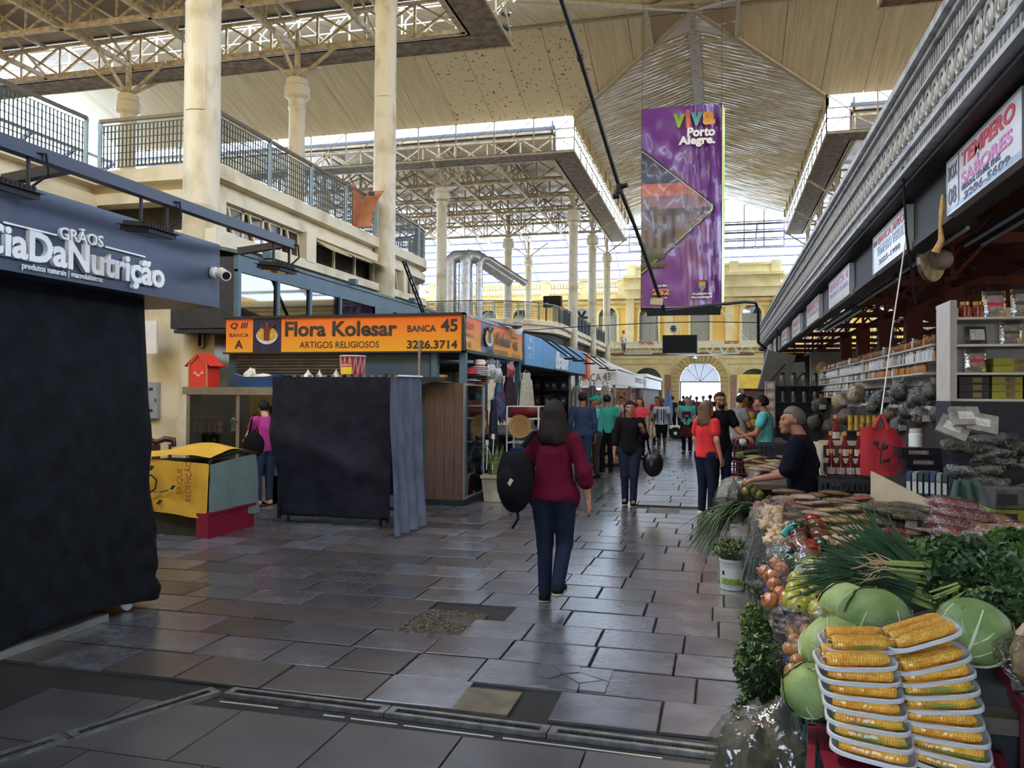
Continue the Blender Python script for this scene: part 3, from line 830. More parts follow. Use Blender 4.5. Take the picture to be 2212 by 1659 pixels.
railing([(-26,43.0),(-13.5,43.0)]+arc(-13.5,47.4,4.4,-PI/2,0,5)[1:]+[(-9.1,50.2)],'grille railing round the curved corner of the far mezzanine',step=2.6)
railing([(-9.1,51.0),(-9.1,58.2)],'grille railing of the far mezzanine between the two far columns',step=1.4)
railing([(-9.1,59.0),(-9.1,66.0)],'last grille railing of the far mezzanine before the facade',step=1.4)
# ================================================================== lettering fitted between two points
def fit(name,body,mat,parent,p0,p1,h,facing,ext=.002,off=0.0,bold=0.0,shear=0.0,**kw):
 """lettering between p0 and p1 (left and right ends of its middle line), h = height of its tallest glyph"""
 p0,p1=Vector(p0),Vector(p1)
 o=text(name,body,1.0,mat,parent,(0,0,0),(0,0,0),ext,bold,shear=shear,**kw)
 xs=[v.co.x for v in o.data.vertices];ys=[v.co.y for v in o.data.vertices];zs=[v.co.z for v in o.data.vertices]
 w_=(p1-p0).length;sx=w_/(max(xs)-min(xs));sy=h/(max(ys)-min(ys));cx=(max(xs)+min(xs))/2;cy_=(max(ys)+min(ys))/2
 for v in o.data.vertices:
  v.co.x=(v.co.x-cx)*sx;v.co.y=(v.co.y-cy_)*sy
 o.scale=(1,1,1)
 d=(p1-p0);rz=math.atan2(d.y,d.x)
 tilt=math.asin(max(-1,min(1,d.z/d.length)))
 o.rotation_mode='XYZ'
 o.rotation_euler=(Matrix.Rotation(rz,3,'Z')@Matrix.Rotation(-tilt,3,'Y')@Matrix.Rotation(PI/2,3,'X')).to_euler()
 o.location=(p0+p1)/2
 return o
def cloth(p00,p10,p11,p01,nu,nv,amp,freq,seed=0,drop=0.0,name='cloth',mat=None,parent=None,thick=0.0,**kw):
 """hanging sheet: corners bottom-left, bottom-right, top-right, top-left; folds run down it"""
 a,b_,c,d=map(Vector,(p00,p10,p11,p01))
 nrm=(b_-a).cross(d-a).normalized()
 def fn(u,v):
  p=(a*(1-u)+b_*u)*(1-v)+(d*(1-u)+c*u)*v
  k=amp*(0.35+0.65*(1-v))
  f_=math.sin(u*freq+1.5*mnoise.noise(Vector((u*3,v*2.2,seed))))+0.8*mnoise.noise(Vector((u*5,v*5,seed+9)))
  p=p+nrm*(k*f_)
  p.z+=drop*mnoise.noise(Vector((u*4,1.3,seed)))*(1-v)
  return tuple(p)
 b=MB().grid(nu,nv,fn)
 return b.build(name,mat,parent,smooth=True,**kw)
m_navy=M('slate_sign_panel',srgb(66,74,94),0.38,var=0.04,metal=0.1)
m_tarp=M('black_tarp',(0.008,0.009,0.013),0.75,spec=.15,var=0.3,scale=8,bump=0.3,bscale=14)
m_tarpn=M('navy_tarp',(0.010,0.011,0.022),0.7,spec=.2,var=0.25,scale=6,bump=0.35,bscale=12)
m_tarpn_lit=M('navy_tarp_lit',(0.085,0.10,0.15),0.6,spec=.3,var=0.2,scale=7,bump=0.5,bscale=18,stretch=(1,1,.15))  # rack's side face: the navy tarp with bluish light painted into its colour
m_letter=M('white_letter',(0.86,0.86,0.85),0.35,var=0.02)
m_teal=M('teal_grey_paint',srgb(72,98,112),0.5,metal=0.1,var=0.1,scale=2)
m_tealw=M('teal_grey_wall',srgb(64,82,98),0.55,var=0.12,scale=2)
m_wood=M('brown_wood_board',srgb(98,74,62),0.5,scale=5,col2=srgb(76,56,47),stretch=(9,9,.5),detail=5)
m_woodl=M('pale_wood_frame',srgb(128,114,98),0.55,var=.12,scale=6)
m_ink=M('black_print',(0.02,0.018,0.02),0.5,var=0)
m_gold=M('gold_text',srgb(120,60,20),.5,var=0)
# ------------------------------------------------------------------ black kiosk at the left edge
FX=-4.2
kt=thing('health_food_kiosk','dark kiosk shuttered with black tarp under a slate sign board, cut by the left edge','kiosk',(FX,3.4,0))
def K(p):return(p[0]-FX,p[1]-3.4,p[2])
MB().box(K((-7.6,1.6,2.44)),K((FX,6.13,2.99))).build('sign_board',m_navy,kt)
MB().box(K((FX-.001,3.5,2.44)),K((FX+.003,3.506,2.99))).build('board_joint',m_ink,kt)
MB().box(K((-7.4,1.8,0.08)),K((-4.75,5.2,2.44))).build('body',m_black,kt)
def lx(px,py):q=atx(px,py,FX+.012);return Vector(K(q))
fit('lettering','GRÃOS',m_letter,kt,lx(127,499),lx(221,520),.100,'X',.012,bold=.012)
fit('lettering','CiaDaNutrição',m_letter,kt,lx(-56,512),lx(351,603),.240,'X',.022,bold=.03)
fit('lettering','produtos naturais | macrobióticos',m_letter,kt,lx(47,575),lx(221,606),.052,'X',.004,bold=.01)
MB().bar(lx(7,480),lx(122,508),.01,.012).build('rule',m_letter,kt);MB().bar(lx(227,533),lx(313,555),.01,.012).build('rule',m_letter,kt)
# the tarp: front, rounded corner, side return
tz=MB()
path=[(-4.44,1.2),(-4.43,2.2),(-4.42,3.2),(-4.42,4.2),(-4.40,5.0),(-4.40,5.35)]+arc(-4.55,5.38,.16,0,PI/2,4)+[(-4.9,5.56),(-5.6,5.58),(-6.6,5.6)]
def tarpfn(u,v):
 i=u*(len(path)-1);k=min(int(i),len(path)-2);f_=i-k
 x=path[k][0]*(1-f_)+path[k+1][0]*f_;y=path[k][1]*(1-f_)+path[k+1][1]*f_
 n=0.035*(1-v)*math.sin(y*7+2*mnoise.noise(Vector((y*2,v*3,3))))+.02*mnoise.noise(Vector((y*3,v*6,1)))
 z=.09+2.36*v+(.05*math.sin(y*3)*(1-v))
 if v<.25:n+=.03*math.sin(v*60)*max(0,1-abs(y-5.3)*1.4)*(1-v*4)
 return K((x+n+.07*(1-v)*(1 if y<5.5 else 0),y+(n if y>5.4 else 0)+.05*(1-v)*(1 if y>5.3 else 0),z))
tz.grid(70,26,tarpfn).build('tarp',m_tarp,kt,smooth=True)
MB().box(K((-4.9,1.2,0)),K((-4.40,5.1,.05))).build('plinth',m_concrete,kt)
MB().sphere(K((-4.46,5.36,.045)),.045,10,6).build('foot',m_white,kt,smooth=True)
# lamp rail with floodlights
rt=thing('lamp_rail','dark steel lamp rail standing out in front of the slate sign board','lamp rail',(-3.75,3,3.04))
RXx=-3.75
def Q(p):return(p[0]-RXx,p[1]-3,p[2]-3.04)
rb=MB();rb.bar(Q((RXx,1.6,3.05)),Q((RXx,6.55,3.05)),.07,.075)
for y in(2.2,4.0,6.5):rb.bar(Q((RXx,y,3.05)),Q((-4.25,y,3.0)),.06,.06)
rb.build('bar',M('anthracite_bar',srgb(58,62,74),.4,metal=.3,var=.05),rt)
FLD=None
for i,(y,lab)in enumerate(((3.55,'black floodlight under the lamp rail above the first sign words'),(4.72,'black floodlight under the lamp rail at the middle of the sign board'),(6.38,'black floodlight at the free end of the lamp rail'))):
 if FLD is None:
  FLD=thing('floodlight',lab,'floodlight',(RXx,y,3.02),0,'floodlights on the lamp rail')
  b=MB();b.box((-.13,-.14,-.24),(.10,.14,-.205));b.box((-.15,-.16,-.205),(.12,.16,-.20))
  for k in range(9):b.box((-.12,-.13+k*.03,-.20),(.09,-.12+k*.03,-.17))
  b.build('housing',m_dark,FLD,rot=(0,.12,0))
  for s in(-.13,.13):MB().bar((0,s,0.0),(0,s,-.2),.02,.012).build('bracket_arm',m_dark,FLD)
  MB().tube([(.02,.13,.02),(.05,.2,.03),(.05,.22,-.08),(-.02,.15,-.18)],.008,6).build('cable',m_black,FLD,smooth=True)
  MB().box((-.11,-.12,-.246),(.08,.12,-.24)).build('lens',glass('lamp_lens',(.5,.5,.5),.2),FLD,rot=(0,.12,0))
 else:dup(FLD,(RXx,y,3.02),label=lab)
ct=thing('security_camera','small white security camera on the end of the slate sign board','camera',(FX+.01,6.02,2.73))
MB().lathe([(.001,0),(.05,0),(.05,.03),(.001,.03)],n=14).build('base',m_white,ct,rot=(0,PI/2,0),smooth=True)
MB().tube([(.02,0,0),(.07,.01,-.01)],.02,8).build('arm',m_white,ct,smooth=True)
b=MB().tube([(.04,.05,.01),(.15,-.03,-.035)],.045,14);b.build('body',m_white,ct,smooth=True)
MB().tube([(.149,-.029,-.0345),(.153,-.032,-.036)],.034,12).build('lens',m_black,ct,smooth=True)
# ------------------------------------------------------------------ stand under yellow and grey-green cloths
st=thing('covered_stand','low stand covered by a yellow printed cloth and a grey-green cloth','market stand',(-6.4,8.8,0))
def S(p):return(p[0]+6.4,p[1]-8.8,p[2])
b=MB();b.box(S((-7.2,8.35,0)),S((-5.95,9.3,.34)));b.build('base',M('dark_crate',(.025,.03,.028),.6,var=.3,scale=14),st)
MB().box(S((-7.1,8.4,.34)),S((-5.9,9.3,.84))).build('frame',m_dark,st)
m_yc=M('mustard_cloth',srgb(208,160,44),.8,var=.1,scale=4,bump=.3,bscale=10)
m_gc=M('grey_green_cloth',srgb(104,122,118),.85,var=.08,scale=5,bump=.2,bscale=14)
cloth(S((-7.25,8.30,.33)),S((-5.80,8.26,.24)),S((-5.80,8.30,.87)),S((-7.25,8.34,.93)),30,14,.012,11,2,.02,'yellow_cloth',m_yc,st)
tp=MB()
def topfn(u,v):
 x=-7.25+1.47*u;y=8.30+1.1*v
 z=.88+.20*math.exp(-((u-.74)/.42)**2-((v-.45)/.5)**2)+.02*mnoise.noise(Vector((u*5,v*4,1)))+(.05 if u<.4 else 0)*(1-u/.4)
 return S((x,y,z))
tp.grid(24,14,topfn).build('yellow_cover',m_yc,st,smooth=True)
cloth(S((-5.775,8.27,.30)),S((-5.78,9.36,.16)),S((-5.80,9.30,.93)),S((-5.785,8.30,.86)),20,14,.015,9,5,.04,'grey_green_cloth',m_gc,st)
MB().tube([S((-5.79,8.30,.88)),S((-5.9,8.5,.93)),S((-5.80,8.9,.98)),S((-5.79,9.3,.93))],[.018,.03,.03,.012],8).build('cloth_fold',M('black_cloth',(.015,.015,.018),.8,var=.1),st,smooth=True)
# printed vine and words on the yellow cloth
vn=MB()
def vy(u,v):return S((-7.05+u,8.262+.0*u-.012,v))
main=[vy(.33,.28),vy(.36,.40),vy(.46,.50),vy(.56,.56),vy(.58,.66),vy(.50,.72),vy(.40,.71),vy(.38,.66),vy(.43,.64)]
vn.tube(main,.012,5);vn.tube([vy(.36,.40),vy(.30,.52),vy(.25,.60)],.008,5);vn.tube([vy(.50,.53),vy(.64,.52),vy(.74,.55)],.008,5);vn.tube([vy(.40,.42),vy(.48,.36),vy(.52,.40)],.007,5)
for(u,v,r)in((.50,.80,.05),(.22,.63,.05),(.20,.44,.06),(.80,.58,.045),(.62,.40,.05)):
 vn.add([vy(u-r,v-r*.4),vy(u,v-r*.6),vy(u+r,v+r*.5),vy(u,v+r*.7)],[(0,1,2,3)])
vn.build('printed_vine',m_ink,st)
for k,wd in enumerate(('BRIQUE','REDENÇÃO')):
 o=text('printed_words',wd,.10,m_gold,st,S((-6.15+.12*k,8.245,.66)),(PI/2,-PI/2,0),.001,sx=.9)
rc=thing('red_crate','crimson plastic crate at the foot of the covered stand','crate',(-5.80,8.72,0))
b=MB();b.box((-.14,-.45,0),(.02,.52,.29));b.build('body',M('crimson_plastic',(.22,.008,.03),.4,var=.1),rc)
b=MB();b.box((-.0,-.47,.27),(.04,.54,.30));b.build('rim',MATS['crimson_plastic'],rc)
# two carved wooden chairs behind the stand
def carved_chair(loc,rz,label):
 t=thing('carved_chair',label,'chair',loc,rz,'carved chairs behind the covered stand')
 m=M('red_brown_wood',(.055,.020,.016),.4,var=.2,scale=10)
 MB().box((-.24,-.24,.40),(.24,.24,.46)).build('seat',m,t)
 for sx in(-.21,.21):
  for sy in(-.21,.21):MB().bar((sx,sy,0),(sx,sy,.42),.05).build('leg',m,t)
 for sx in(-.2,.2):MB().bar((sx,.22,.45),(sx,.26,.92),.045).build('back_post',m,t)
 MB().tube([(-.26,.26,.88),(-.24,.26,.98),(-.12,.27,1.0),(0,.27,.95),(.12,.27,1.0),(.24,.26,.98),(.26,.26,.88)],[.03,.05,.045,.04,.045,.05,.03],10).build('crest_rail',m,t,smooth=True)
 MB().box((-.06,.24,.5),(.06,.27,.92)).build('splat',m,t)
 return t
carved_chair((-8.15,10.3,0),.5,'carved dark wooden chair behind the yellow cloth, nearer the display case')
carved_chair((-9.2,10.6,0),1.2,'carved dark wooden chair beside the black tarp edge')
# ------------------------------------------------------------------ display case of figurines, with things on top
dc=thing('display_case','pale wood display case with dark glass behind the covered stand','display case',(-7.45,11.3,0))
b=MB();
b.box((-.86,-.12,1.68),(.86,.25,1.80));b.box((-.80,-.10,0.02),(-.74,.22,1.68));b.box((.74,-.10,0.02),(.80,.22,1.68));b.box((.10,-.10,.02),(.16,.22,1.68));b.box((-.8,-.1,.02),(.8,.22,.42));b.box((-.8,.2,.02),(.8,.24,1.7))
b.build('case',m_woodl,dc)
MB().box((-.74,-.08,1.06),(.74,.2,1.085)).build('shelf',m_dark,dc)
for x0,x1 in((-.74,.10),(.16,.74)):MB().box((x0,-.09,.42),(x1,-.085,1.68)).build('pane',glass('case_glass',(.55,.58,.58),.05),dc)
figcols={'green':(.05,.16,.05),'red':(.30,.03,.03),'maroon':(.16,.02,.03),'gold':(.35,.22,.04),'orange':(.30,.10,.02),'dark':(.03,.05,.04)}
def figurine(x,z,h,c,label,y=11.25):
 t=thing('figurine',label,'figurine',(x,y,z),0,'painted figurines in the display case')
 m=M('figurine_'+c,figcols[c],.35,var=.25,scale=30)
 MB().lathe([(.001,0),(.05,0),(.06,.02),(.045,.10),(.055,.16),(.05,.2),(.02,.23)],n=12,sx=h/.32,sy=h/.32).build('robe',m,t,smooth=True)
 MB().sphere((0,0,.255),.03,8,6).build('head',M('figurine_skin',(.25,.14,.09),.5,var=.1),t,smooth=True)
 MB().lathe([(.034,.27),(.02,.30),(.001,.33)],n=8).build('headdress',M('figurine_gold',(.4,.28,.06),.3,metal=.4,var=.1),t,smooth=True)
 MB().tube([(.05,-.02,.17),(.07,-.05,.15)],.014,6).build('arm',m,t)
 t.scale=(h/.33,)*3
seq=[('green','first'),('red','second'),('dark','third'),('red','fourth'),('orange','fifth'),('gold','sixth'),('maroon','seventh'),('red','eighth'),('maroon','ninth')]
for i,(c,nth)in enumerate(seq):figurine(-8.10+i*.088,1.085,.27 if i<6 else.20,c,'%s-robed figurine, %s from the case edge on the shelf'%(c,nth))
figurine(-7.40,1.085,.36,'dark','tall dark figurine beside the middle post of the display case')
for i in range(4):figurine(-7.2+i*.12,1.085,.24,('orange','dark','maroon','green')[i],'%s figurine on the shelf right of the case post'%('orange','dark','maroon','green')[i])
for i in range(5):figurine(-8.05+i*.16,.42,.26+.03*(i%2),'dark','dark figurine on the case floor, %s from the case edge'%('first','second','third','fourth','fifth')[i])
dg_=thing('toy_dog','white spotted toy dog at the bottom of the display case','ornament',(-7.15,11.25,.42))
b=MB();b.sphere((0,0,.16),(.11,.07,.10),12,8);b.sphere((.10,-.02,.27),.06,10,7);b.tube([(.07,-.03,.14),(.08,-.04,0)],.025,8);b.tube([(-.07,-.03,.12),(-.08,-.04,0)],.025,8);b.tube([(-.1,0,.2),(-.15,0,.28)],.015,6)
b.build('body',M('spotted_china',(.7,.7,.68),.3,col2=(.03,.03,.03),scale=14,lo=.38,hi=.42),dg_,smooth=True)
bh=thing('red_birdhouse','bright red wooden house-shaped box on top of the display case','ornament',(-7.88,11.3,1.80))
m_redw=M('bright_red_paint',(.72,.045,.028),.45,var=.05)
b=MB();b.prism([(-.30,0),(.02,0),(.02,.36),(-.14,.50),(-.30,.36)],-.12,.20,'y');b.build('walls',m_redw,bh)
for s in(-1,1):MB().bar((-.14+s*.005,.04,.53),(-.14+s*.24,.04,.33),.38,.02).build('roof_slope',m_redw,bh)
b=MB();b.bar((-.31,-.13,0),(-.31,-.13,.37),.02);b.bar((.02,-.13,0),(.02,-.13,.36),.02);b.bar((-.31,-.13,.36),(-.14,-.13,.51),.02);b.bar((.02,-.13,.36),(-.14,-.13,.51),.02)
b.build('trim',M('tan_wood',srgb(190,140,90),.6,var=.1),bh)
b=MB()
for s in(-1,1):b.bar((-.14,-.125,.17),(-.14+s*.07,-.125,.23),.012,.01);b.bar((-.14+s*.07,-.125,.23),(-.14+s*.085,-.125,.21),.01);b.bar((-.14+s*.07,-.125,.23),(-.14+s*.055,-.125,.245),.01)
b.build('arrow_mark',m_white,bh)
bt_=thing('blue_boat_tray','blue boat-shaped tray with white paper on the display case','tray',(-7.02,11.3,1.80))
def boat(u,v):
 a=u*2*PI;k=.74+.26*v
 return(.44*k*math.cos(a),.15*k*math.sin(a),.16*v+.07*v*abs(math.cos(a))**3)
b=MB().grid(28,4,boat,close_u=True);b.build('hull',M('blue_paint',(.03,.085,.24),.5,var=.1),bt_,smooth=True)
b=MB();b.sphere((-.14,0,.17),(.10,.08,.12),7,5,wob=lambda a,t:1+.25*math.sin(3*a+2*t));b.sphere((.08,0,.15),(.18,.1,.07),8,5,wob=lambda a,t:1+.2*math.sin(4*a));b.build('crumpled_paper',M('pale_paper',(.7,.66,.58),.7,var=.1),bt_)
# drum on the tarp rack
dr=thing('rope_drum','red rope-laced drum with a yellow sale card above the black tarp rack','drum',(-5.41,11.3,1.98))
MB().lathe([(.001,0),(.16,0),(.175,.15),(.18,.30),(.001,.305)],n=24).build('shell',M('drum_red',(.35,.03,.05),.4,var=.1),dr,smooth=True)
b=MB()
for k in range(14):
 a=2*PI*k/14;c=a+PI/14
 b.bar((.19*math.cos(a),.19*math.sin(a),.29),(.175*math.cos(c),.175*math.sin(c),.02),.012);b.bar((.19*math.cos(a),.19*math.sin(a),.29),(.175*math.cos(a-PI/14),.175*math.sin(a-PI/14),.02),.012)
b.tube([(.19*math.cos(2*PI*k/24),.19*math.sin(2*PI*k/24),.295)for k in range(25)],.018,6);b.build('rope',M('pink_rope',(.62,.36,.36),.6,var=.1),dr)
MB().box((-.09,-.205,.02),(.08,-.195,.15)).build('sale_card',M('yellow_card',(.75,.55,.03),.5,var=0),dr)
MB().box((-.09,-.207,.13),(.08,-.196,.18)).build('card_header',M('red_card',(.55,.03,.02),.5,var=0),dr)
text('card_word','OFERTA',.045,m_letter,dr,(-.005,-.209,.155),FRONT,.001)
# ------------------------------------------------------------------ rack under a navy tarp
rk=thing('tarp_rack','tall rack on wheels wrapped in navy tarp in front of the orange sign','covered rack',(-4.9,9.9,0))
def T(p):return(p[0]+4.9,p[1]-9.9,p[2])
b=MB()
for x in(-5.62,-4.08):
 for y in(9.58,10.45):b.bar(T((x,y,.06)),T((x,y,1.9)),.04)
b.bar(T((-5.62,9.58,.12)),T((-4.08,9.58,.12)),.04);b.bar(T((-5.62,10.45,.12)),T((-4.08,10.45,.12)),.04);b.bar(T((-4.08,9.5,1.94)),T((-4.0,10.55,1.94)),.05)
b.build('frame',m_dark,rk)
for x in(-5.45,-4.15):
 MB().tube([T((x,9.52,.03)),T((x,9.52,.14)),T((x+.03,9.52,.17))],.022,8).build('wheel_stem',m_black,rk,smooth=True)
def front(u,v):
 sag=.16*math.sin(PI*min(1,max(0,u)))*(1-v)**2
 xl=-5.71+.17*(1-v)**3+.02*math.sin(v*9);xr=-4.02
 x=xl+(xr-xl)*u
 y=9.50+.05*(1-v)*mnoise.noise(Vector((u*3+v*2,v*3-u*2,4)))+.035*math.sin((u*5+v*6))*(1-v)-.03*math.exp(-((v-.25-.35*(1-u))/.08)**2)
 return T((x,y,.14+1.78*v-.02*sag))
MB().grid(30,30,front).build('front_sheet',m_tarpn,rk,smooth=True)
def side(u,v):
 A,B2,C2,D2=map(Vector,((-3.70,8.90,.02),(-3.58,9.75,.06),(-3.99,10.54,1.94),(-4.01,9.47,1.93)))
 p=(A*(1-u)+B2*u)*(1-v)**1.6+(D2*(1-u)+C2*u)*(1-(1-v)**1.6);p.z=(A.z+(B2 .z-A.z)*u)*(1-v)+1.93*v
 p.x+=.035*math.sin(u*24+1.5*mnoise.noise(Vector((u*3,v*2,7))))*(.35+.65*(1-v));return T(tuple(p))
MB().grid(30,24,side).build('side_sheet',m_tarpn_lit,rk,smooth=True)
cloth(T((-5.5,10.5,.3)),T((-4.1,10.5,.3)),T((-4.1,10.5,1.92)),T((-5.62,10.5,1.92)),16,12,.03,12,3,.03,'rear_sheet',m_tarpn,rk)
b=MB()
for k in range(14):b.box(T((-5.4+k*.11,9.50,1.92)),T((-5.37+k*.11,9.54,1.95)))
b.build('clip',m_woodl,rk)
MB().tube([T((-3.98,9.6,1.94)),T((-3.98,10.5,1.95))],.014,6).build('hanger_rod',m_white,rk,smooth=True)
# odds on the shelf above the rack
bx=MB();bx.box((-6.3,11.55,1.90),(-4.0,11.74,1.97));tag(bx.build('shelf_board',m_dark),'dark shelf board under the shutter of the orange-signed kiosk','shelf')
for i,(x,s_)in enumerate(((-6.35,.06),(-5.86,.05),(-6.15,.04))):
 o=MB().lathe([(.001,0),(s_*1.6,0),(s_*1.2,.03),(s_*.5,.07),(.001,.13)],n=14).build('paper_cone',M('pale_paper',(.7,.66,.58)),None,(x,11.65,1.97))
 tag(o,('white paper cone beside the blue tray','white paper cone nearest the rope drum','small white paper cone between two others')[i],'paper cone')
o=MB().bar((-4.44,11.6,1.2),(-4.44,11.6,2.52),.035).build('pole',m_galv);tag(o,'thin steel pole standing against the orange sign','pole')
# ------------------------------------------------------------------ the orange-signed kiosk
fk=thing('flora_kiosk','teal kiosk under an orange sign selling religious articles','kiosk',(-5.8,13.5,0))
def Fk(p):return(p[0]+5.8,p[1]-13.5,p[2])
FYY=11.75
b=MB();b.box(Fk((-7.9,11.82,0)),Fk((-6.7,11.9,2.4)));b.box(Fk((-6.7,11.82,0)),Fk((-4.35,11.9,2.4)));b.box(Fk((-7.9,11.9,0)),Fk((-7.8,15.5,2.4)))
b.build('wall',m_tealw,fk)
MB().box(Fk((-6.9,11.9,0)),Fk((-6.8,15.5,2.5))).build('back_wall',M('dim_interior',(.03,.03,.034),.7,var=.2),fk)
MB().box(Fk((-7.9,11.76,2.40)),Fk((-3.8,15.5,2.50))).build('ceiling_panel',m_dark,fk)
b=MB()
for x,y in((-4.32,11.78),(-3.86,11.78),(-3.9,15.4)):MB().box(Fk((x,y,0)),Fk((x+.1,y+.11,2.4))).build('post',m_teal,fk)
for k in range(9):
 z=2.36-k*.05
 s_=MB();s_.box(Fk((-7.75,11.78,z-.02)),Fk((-5.75,11.82,z+.014)))
 s_.build('shutter_slat',M('shutter_steel',(.10,.092,.08),.4,metal=.6,var=.2),fk)
b=MB()
for k in(1,3):
 for j in range(22):b.box(Fk((-7.6+j*.085,11.776,2.36-k*.05-.008)),Fk((-7.55+j*.085,11.779,2.36-k*.05+.004)))
b.build('shutter_slot',m_black,fk)
m_or=gradz('orange_sign_print',srgb(222,158,40),srgb(226,96,34),-.28,.28,.35)
sg=MB().box((-.0,-.0,-.28),(.0,.0,.28))
def sign_x(x0,x1,y,zc,mat,name='sign_panel'):
 return MB().box((-(x1-x0)/2,-.02,-.28),((x1-x0)/2,.02,.28)).build(name,mat,fk,Fk(((x0+x1)/2,y,zc)))
sign_x(-6.88,-3.80,FYY,2.655,m_or);sign_x(-7.90,-7.40,FYY,2.655,m_or)
m_blu=M('night_blue_print',(.012,.016,.07),.4,var=.3,scale=8)
sign_x(-7.40,-6.88,FYY,2.655,m_blu)
b=MB();b.box(Fk((-7.94,11.70,2.93)),Fk((-3.76,11.79,2.965)));b.box(Fk((-7.94,11.70,2.35)),Fk((-3.76,11.79,2.375)));b.box(Fk((-3.80,11.70,2.35)),Fk((-3.76,11.79,2.96)));b.build('sign_frame',m_dark,fk)
def fy(px,py):q=aty(px,py,FYY-.024);return Vector(Fk(q))
fit('lettering','Flora Kolesar',m_ink,fk,fy(616,711),fy(858,709),.245,'Y',.001,bold=.03)
fit('lettering','ARTIGOS RELIGIOSOS',m_ink,fk,fy(647,745),fy(819,744),.105,'Y',.001,bold=.004)
fit('lettering','BANCA',m_ink,fk,fy(880,710),fy(942,709),.105,'Y',.001,bold=.02)
fit('lettering','45',m_ink,fk,fy(952,703),fy(989,702),.20,'Y',.001,bold=.03)
fit('lettering','3226.3714',m_ink,fk,fy(879,744),fy(988,744),.135,'Y',.001,bold=.03)
fit('lettering','Q III',m_ink,fk,fy(498,705),fy(536,704),.115,'Y',.001,bold=.02,shear=.2)
fit('lettering','BANCA',m_ink,fk,fy(496,724),fy(537,724),.06,'Y',.001,bold=.0)
fit('lettering','A',m_ink,fk,fy(507,744),fy(525,744),.14,'Y',.001,bold=.03)
# emblem: a shell-skirted figure
def emblem(par,loc,rot,sx):
 e=MB();n=12
 e.prism([(.20*math.cos(PI+PI*i/n)*sx,.02-.16*math.sin(PI*i/n))for i in range(n+1)],-.003,0,'y');e.build('emblem_hem',M('pearl_print',(.6,.58,.66),.4,var=.1),par,loc,rot)
 e=MB();e.prism([(.19*math.cos(PI+PI*i/n)*sx,.04-.13*math.sin(PI*i/n))for i in range(n+1)]+[(.12*sx,.12),(-.12*sx,.12)],-.005,0,'y');e.build('emblem_skirt',M('gold_print',srgb(206,170,70),.4,var=.2,scale=20),par,loc,rot)
 e=MB();e.prism([(-.05*sx,-.08),(.05*sx,-.08),(.06*sx,.08),(.03*sx,.15),(-.03*sx,.15),(-.06*sx,.08)],-.007,0,'y');e.bar((.03*sx,-.006,.10),(.15*sx,-.006,.18),.03*sx,.02);e.bar((-.04*sx,-.006,.10),(-.10*sx,-.006,.17),.02*sx,.02)
 e.sphere((0,-.004,.18),(.035*sx,.003,.035),8,6);e.build('emblem_figure',M('umber_print',srgb(120,50,30),.4,var=.2,scale=20),par,loc,rot)
emblem(fk,Fk((-7.14,FYY-.024,2.645)),(0,0,0),1.0)
# side banner along the aisle, PVC with creases
SX=-3.77
m_or2=gradz('orange_banner_print',srgb(224,166,60),srgb(232,92,44),-.26,.26,.25)
def side_panel(y0,y1,mat):
 L_=y1-y0
 b=MB();b.grid(max(4,int(L_/.08)),8,lambda u,v:(.012*mnoise.noise(Vector(((y0+u*L_)*2.2+v,v*2.5,1)))*(1-.5*v),u*L_-L_/2,-.26+.52*v))
 b.build('banner_panel',mat,fk,Fk((SX+.012,(y0+y1)/2,2.66)),smooth=True)
side_panel(11.80,12.60,m_or2);side_panel(12.60,13.35,M('blue_grey_print',(.10,.12,.17),.4,var=.2));side_panel(13.35,15.45,m_or2)
MB().bar(Fk((SX,11.8,2.93)),Fk((SX,15.45,2.93)),.045).build('banner_pole',m_galv,fk)
MB().bar(Fk((SX,11.8,2.38)),Fk((SX,15.45,2.38)),.05).build('banner_batten',m_dark,fk)
def fx(px,py):q=atx(px,py,SX+.035);return Vector(Fk(q))
fit('lettering','Flora Kolesar',M('brown_print',(.06,.03,.03),.4,var=0),fk,fx(1048,722),fx(1104,740),.22,'X',.001,bold=.03)
fit('lettering','ARTIGOS RELIGIOSOS',MATS['brown_print'],fk,fx(1056,758),fx(1097,764),.085,'X',.001)
fit('lettering','BANCA',MATS['brown_print'],fk,fx(1108,728),fx(1121,732),.06,'X',.001)
fit('lettering','45',MATS['brown_print'],fk,fx(1110,745),fx(1119,750),.17,'X',.001,bold=.03)
fit('lettering','3226.3714',MATS['brown_print'],fk,fx(1106,769),fx(1124,774),.09,'X',.001)
fit('lettering','Q III',MATS['brown_print'],fk,fx(1008,702),fx(1023,708),.10,'X',.001)
fit('lettering','BANCA',MATS['brown_print'],fk,fx(1008,721),fx(1023,727),.06,'X',.001)
fit('lettering','A',MATS['brown_print'],fk,fx(1013,743),fx(1018,745),.11,'X',.001)
emblem(fk,Fk((SX+.05,12.97,2.655)),(0,0,PI/2),1.3)
# street lamp on the kiosk roof
sl=thing('street_lamp','round street lamp on a pipe arm over the orange side banner','lamp',(-3.9,12.1,2.97))
MB().tube([(0,0,-.02),(0,.3,.0),(.15,1.6,.0),(.26,2.2,.01)],.022,8).build('arm',m_galv,sl,smooth=True)
MB().sphere((.28,2.35,.02),(.11,.16,.07),12,8).build('cap',m_galv,sl,smooth=True)
MB().lathe([(.001,-.16),(.06,-.15),(.105,-.08),(.10,0)],(.28,2.4,.0),14).build('globe',M('lamp_globe',(.8,.86,.88),.15,var=0),sl,smooth=True)
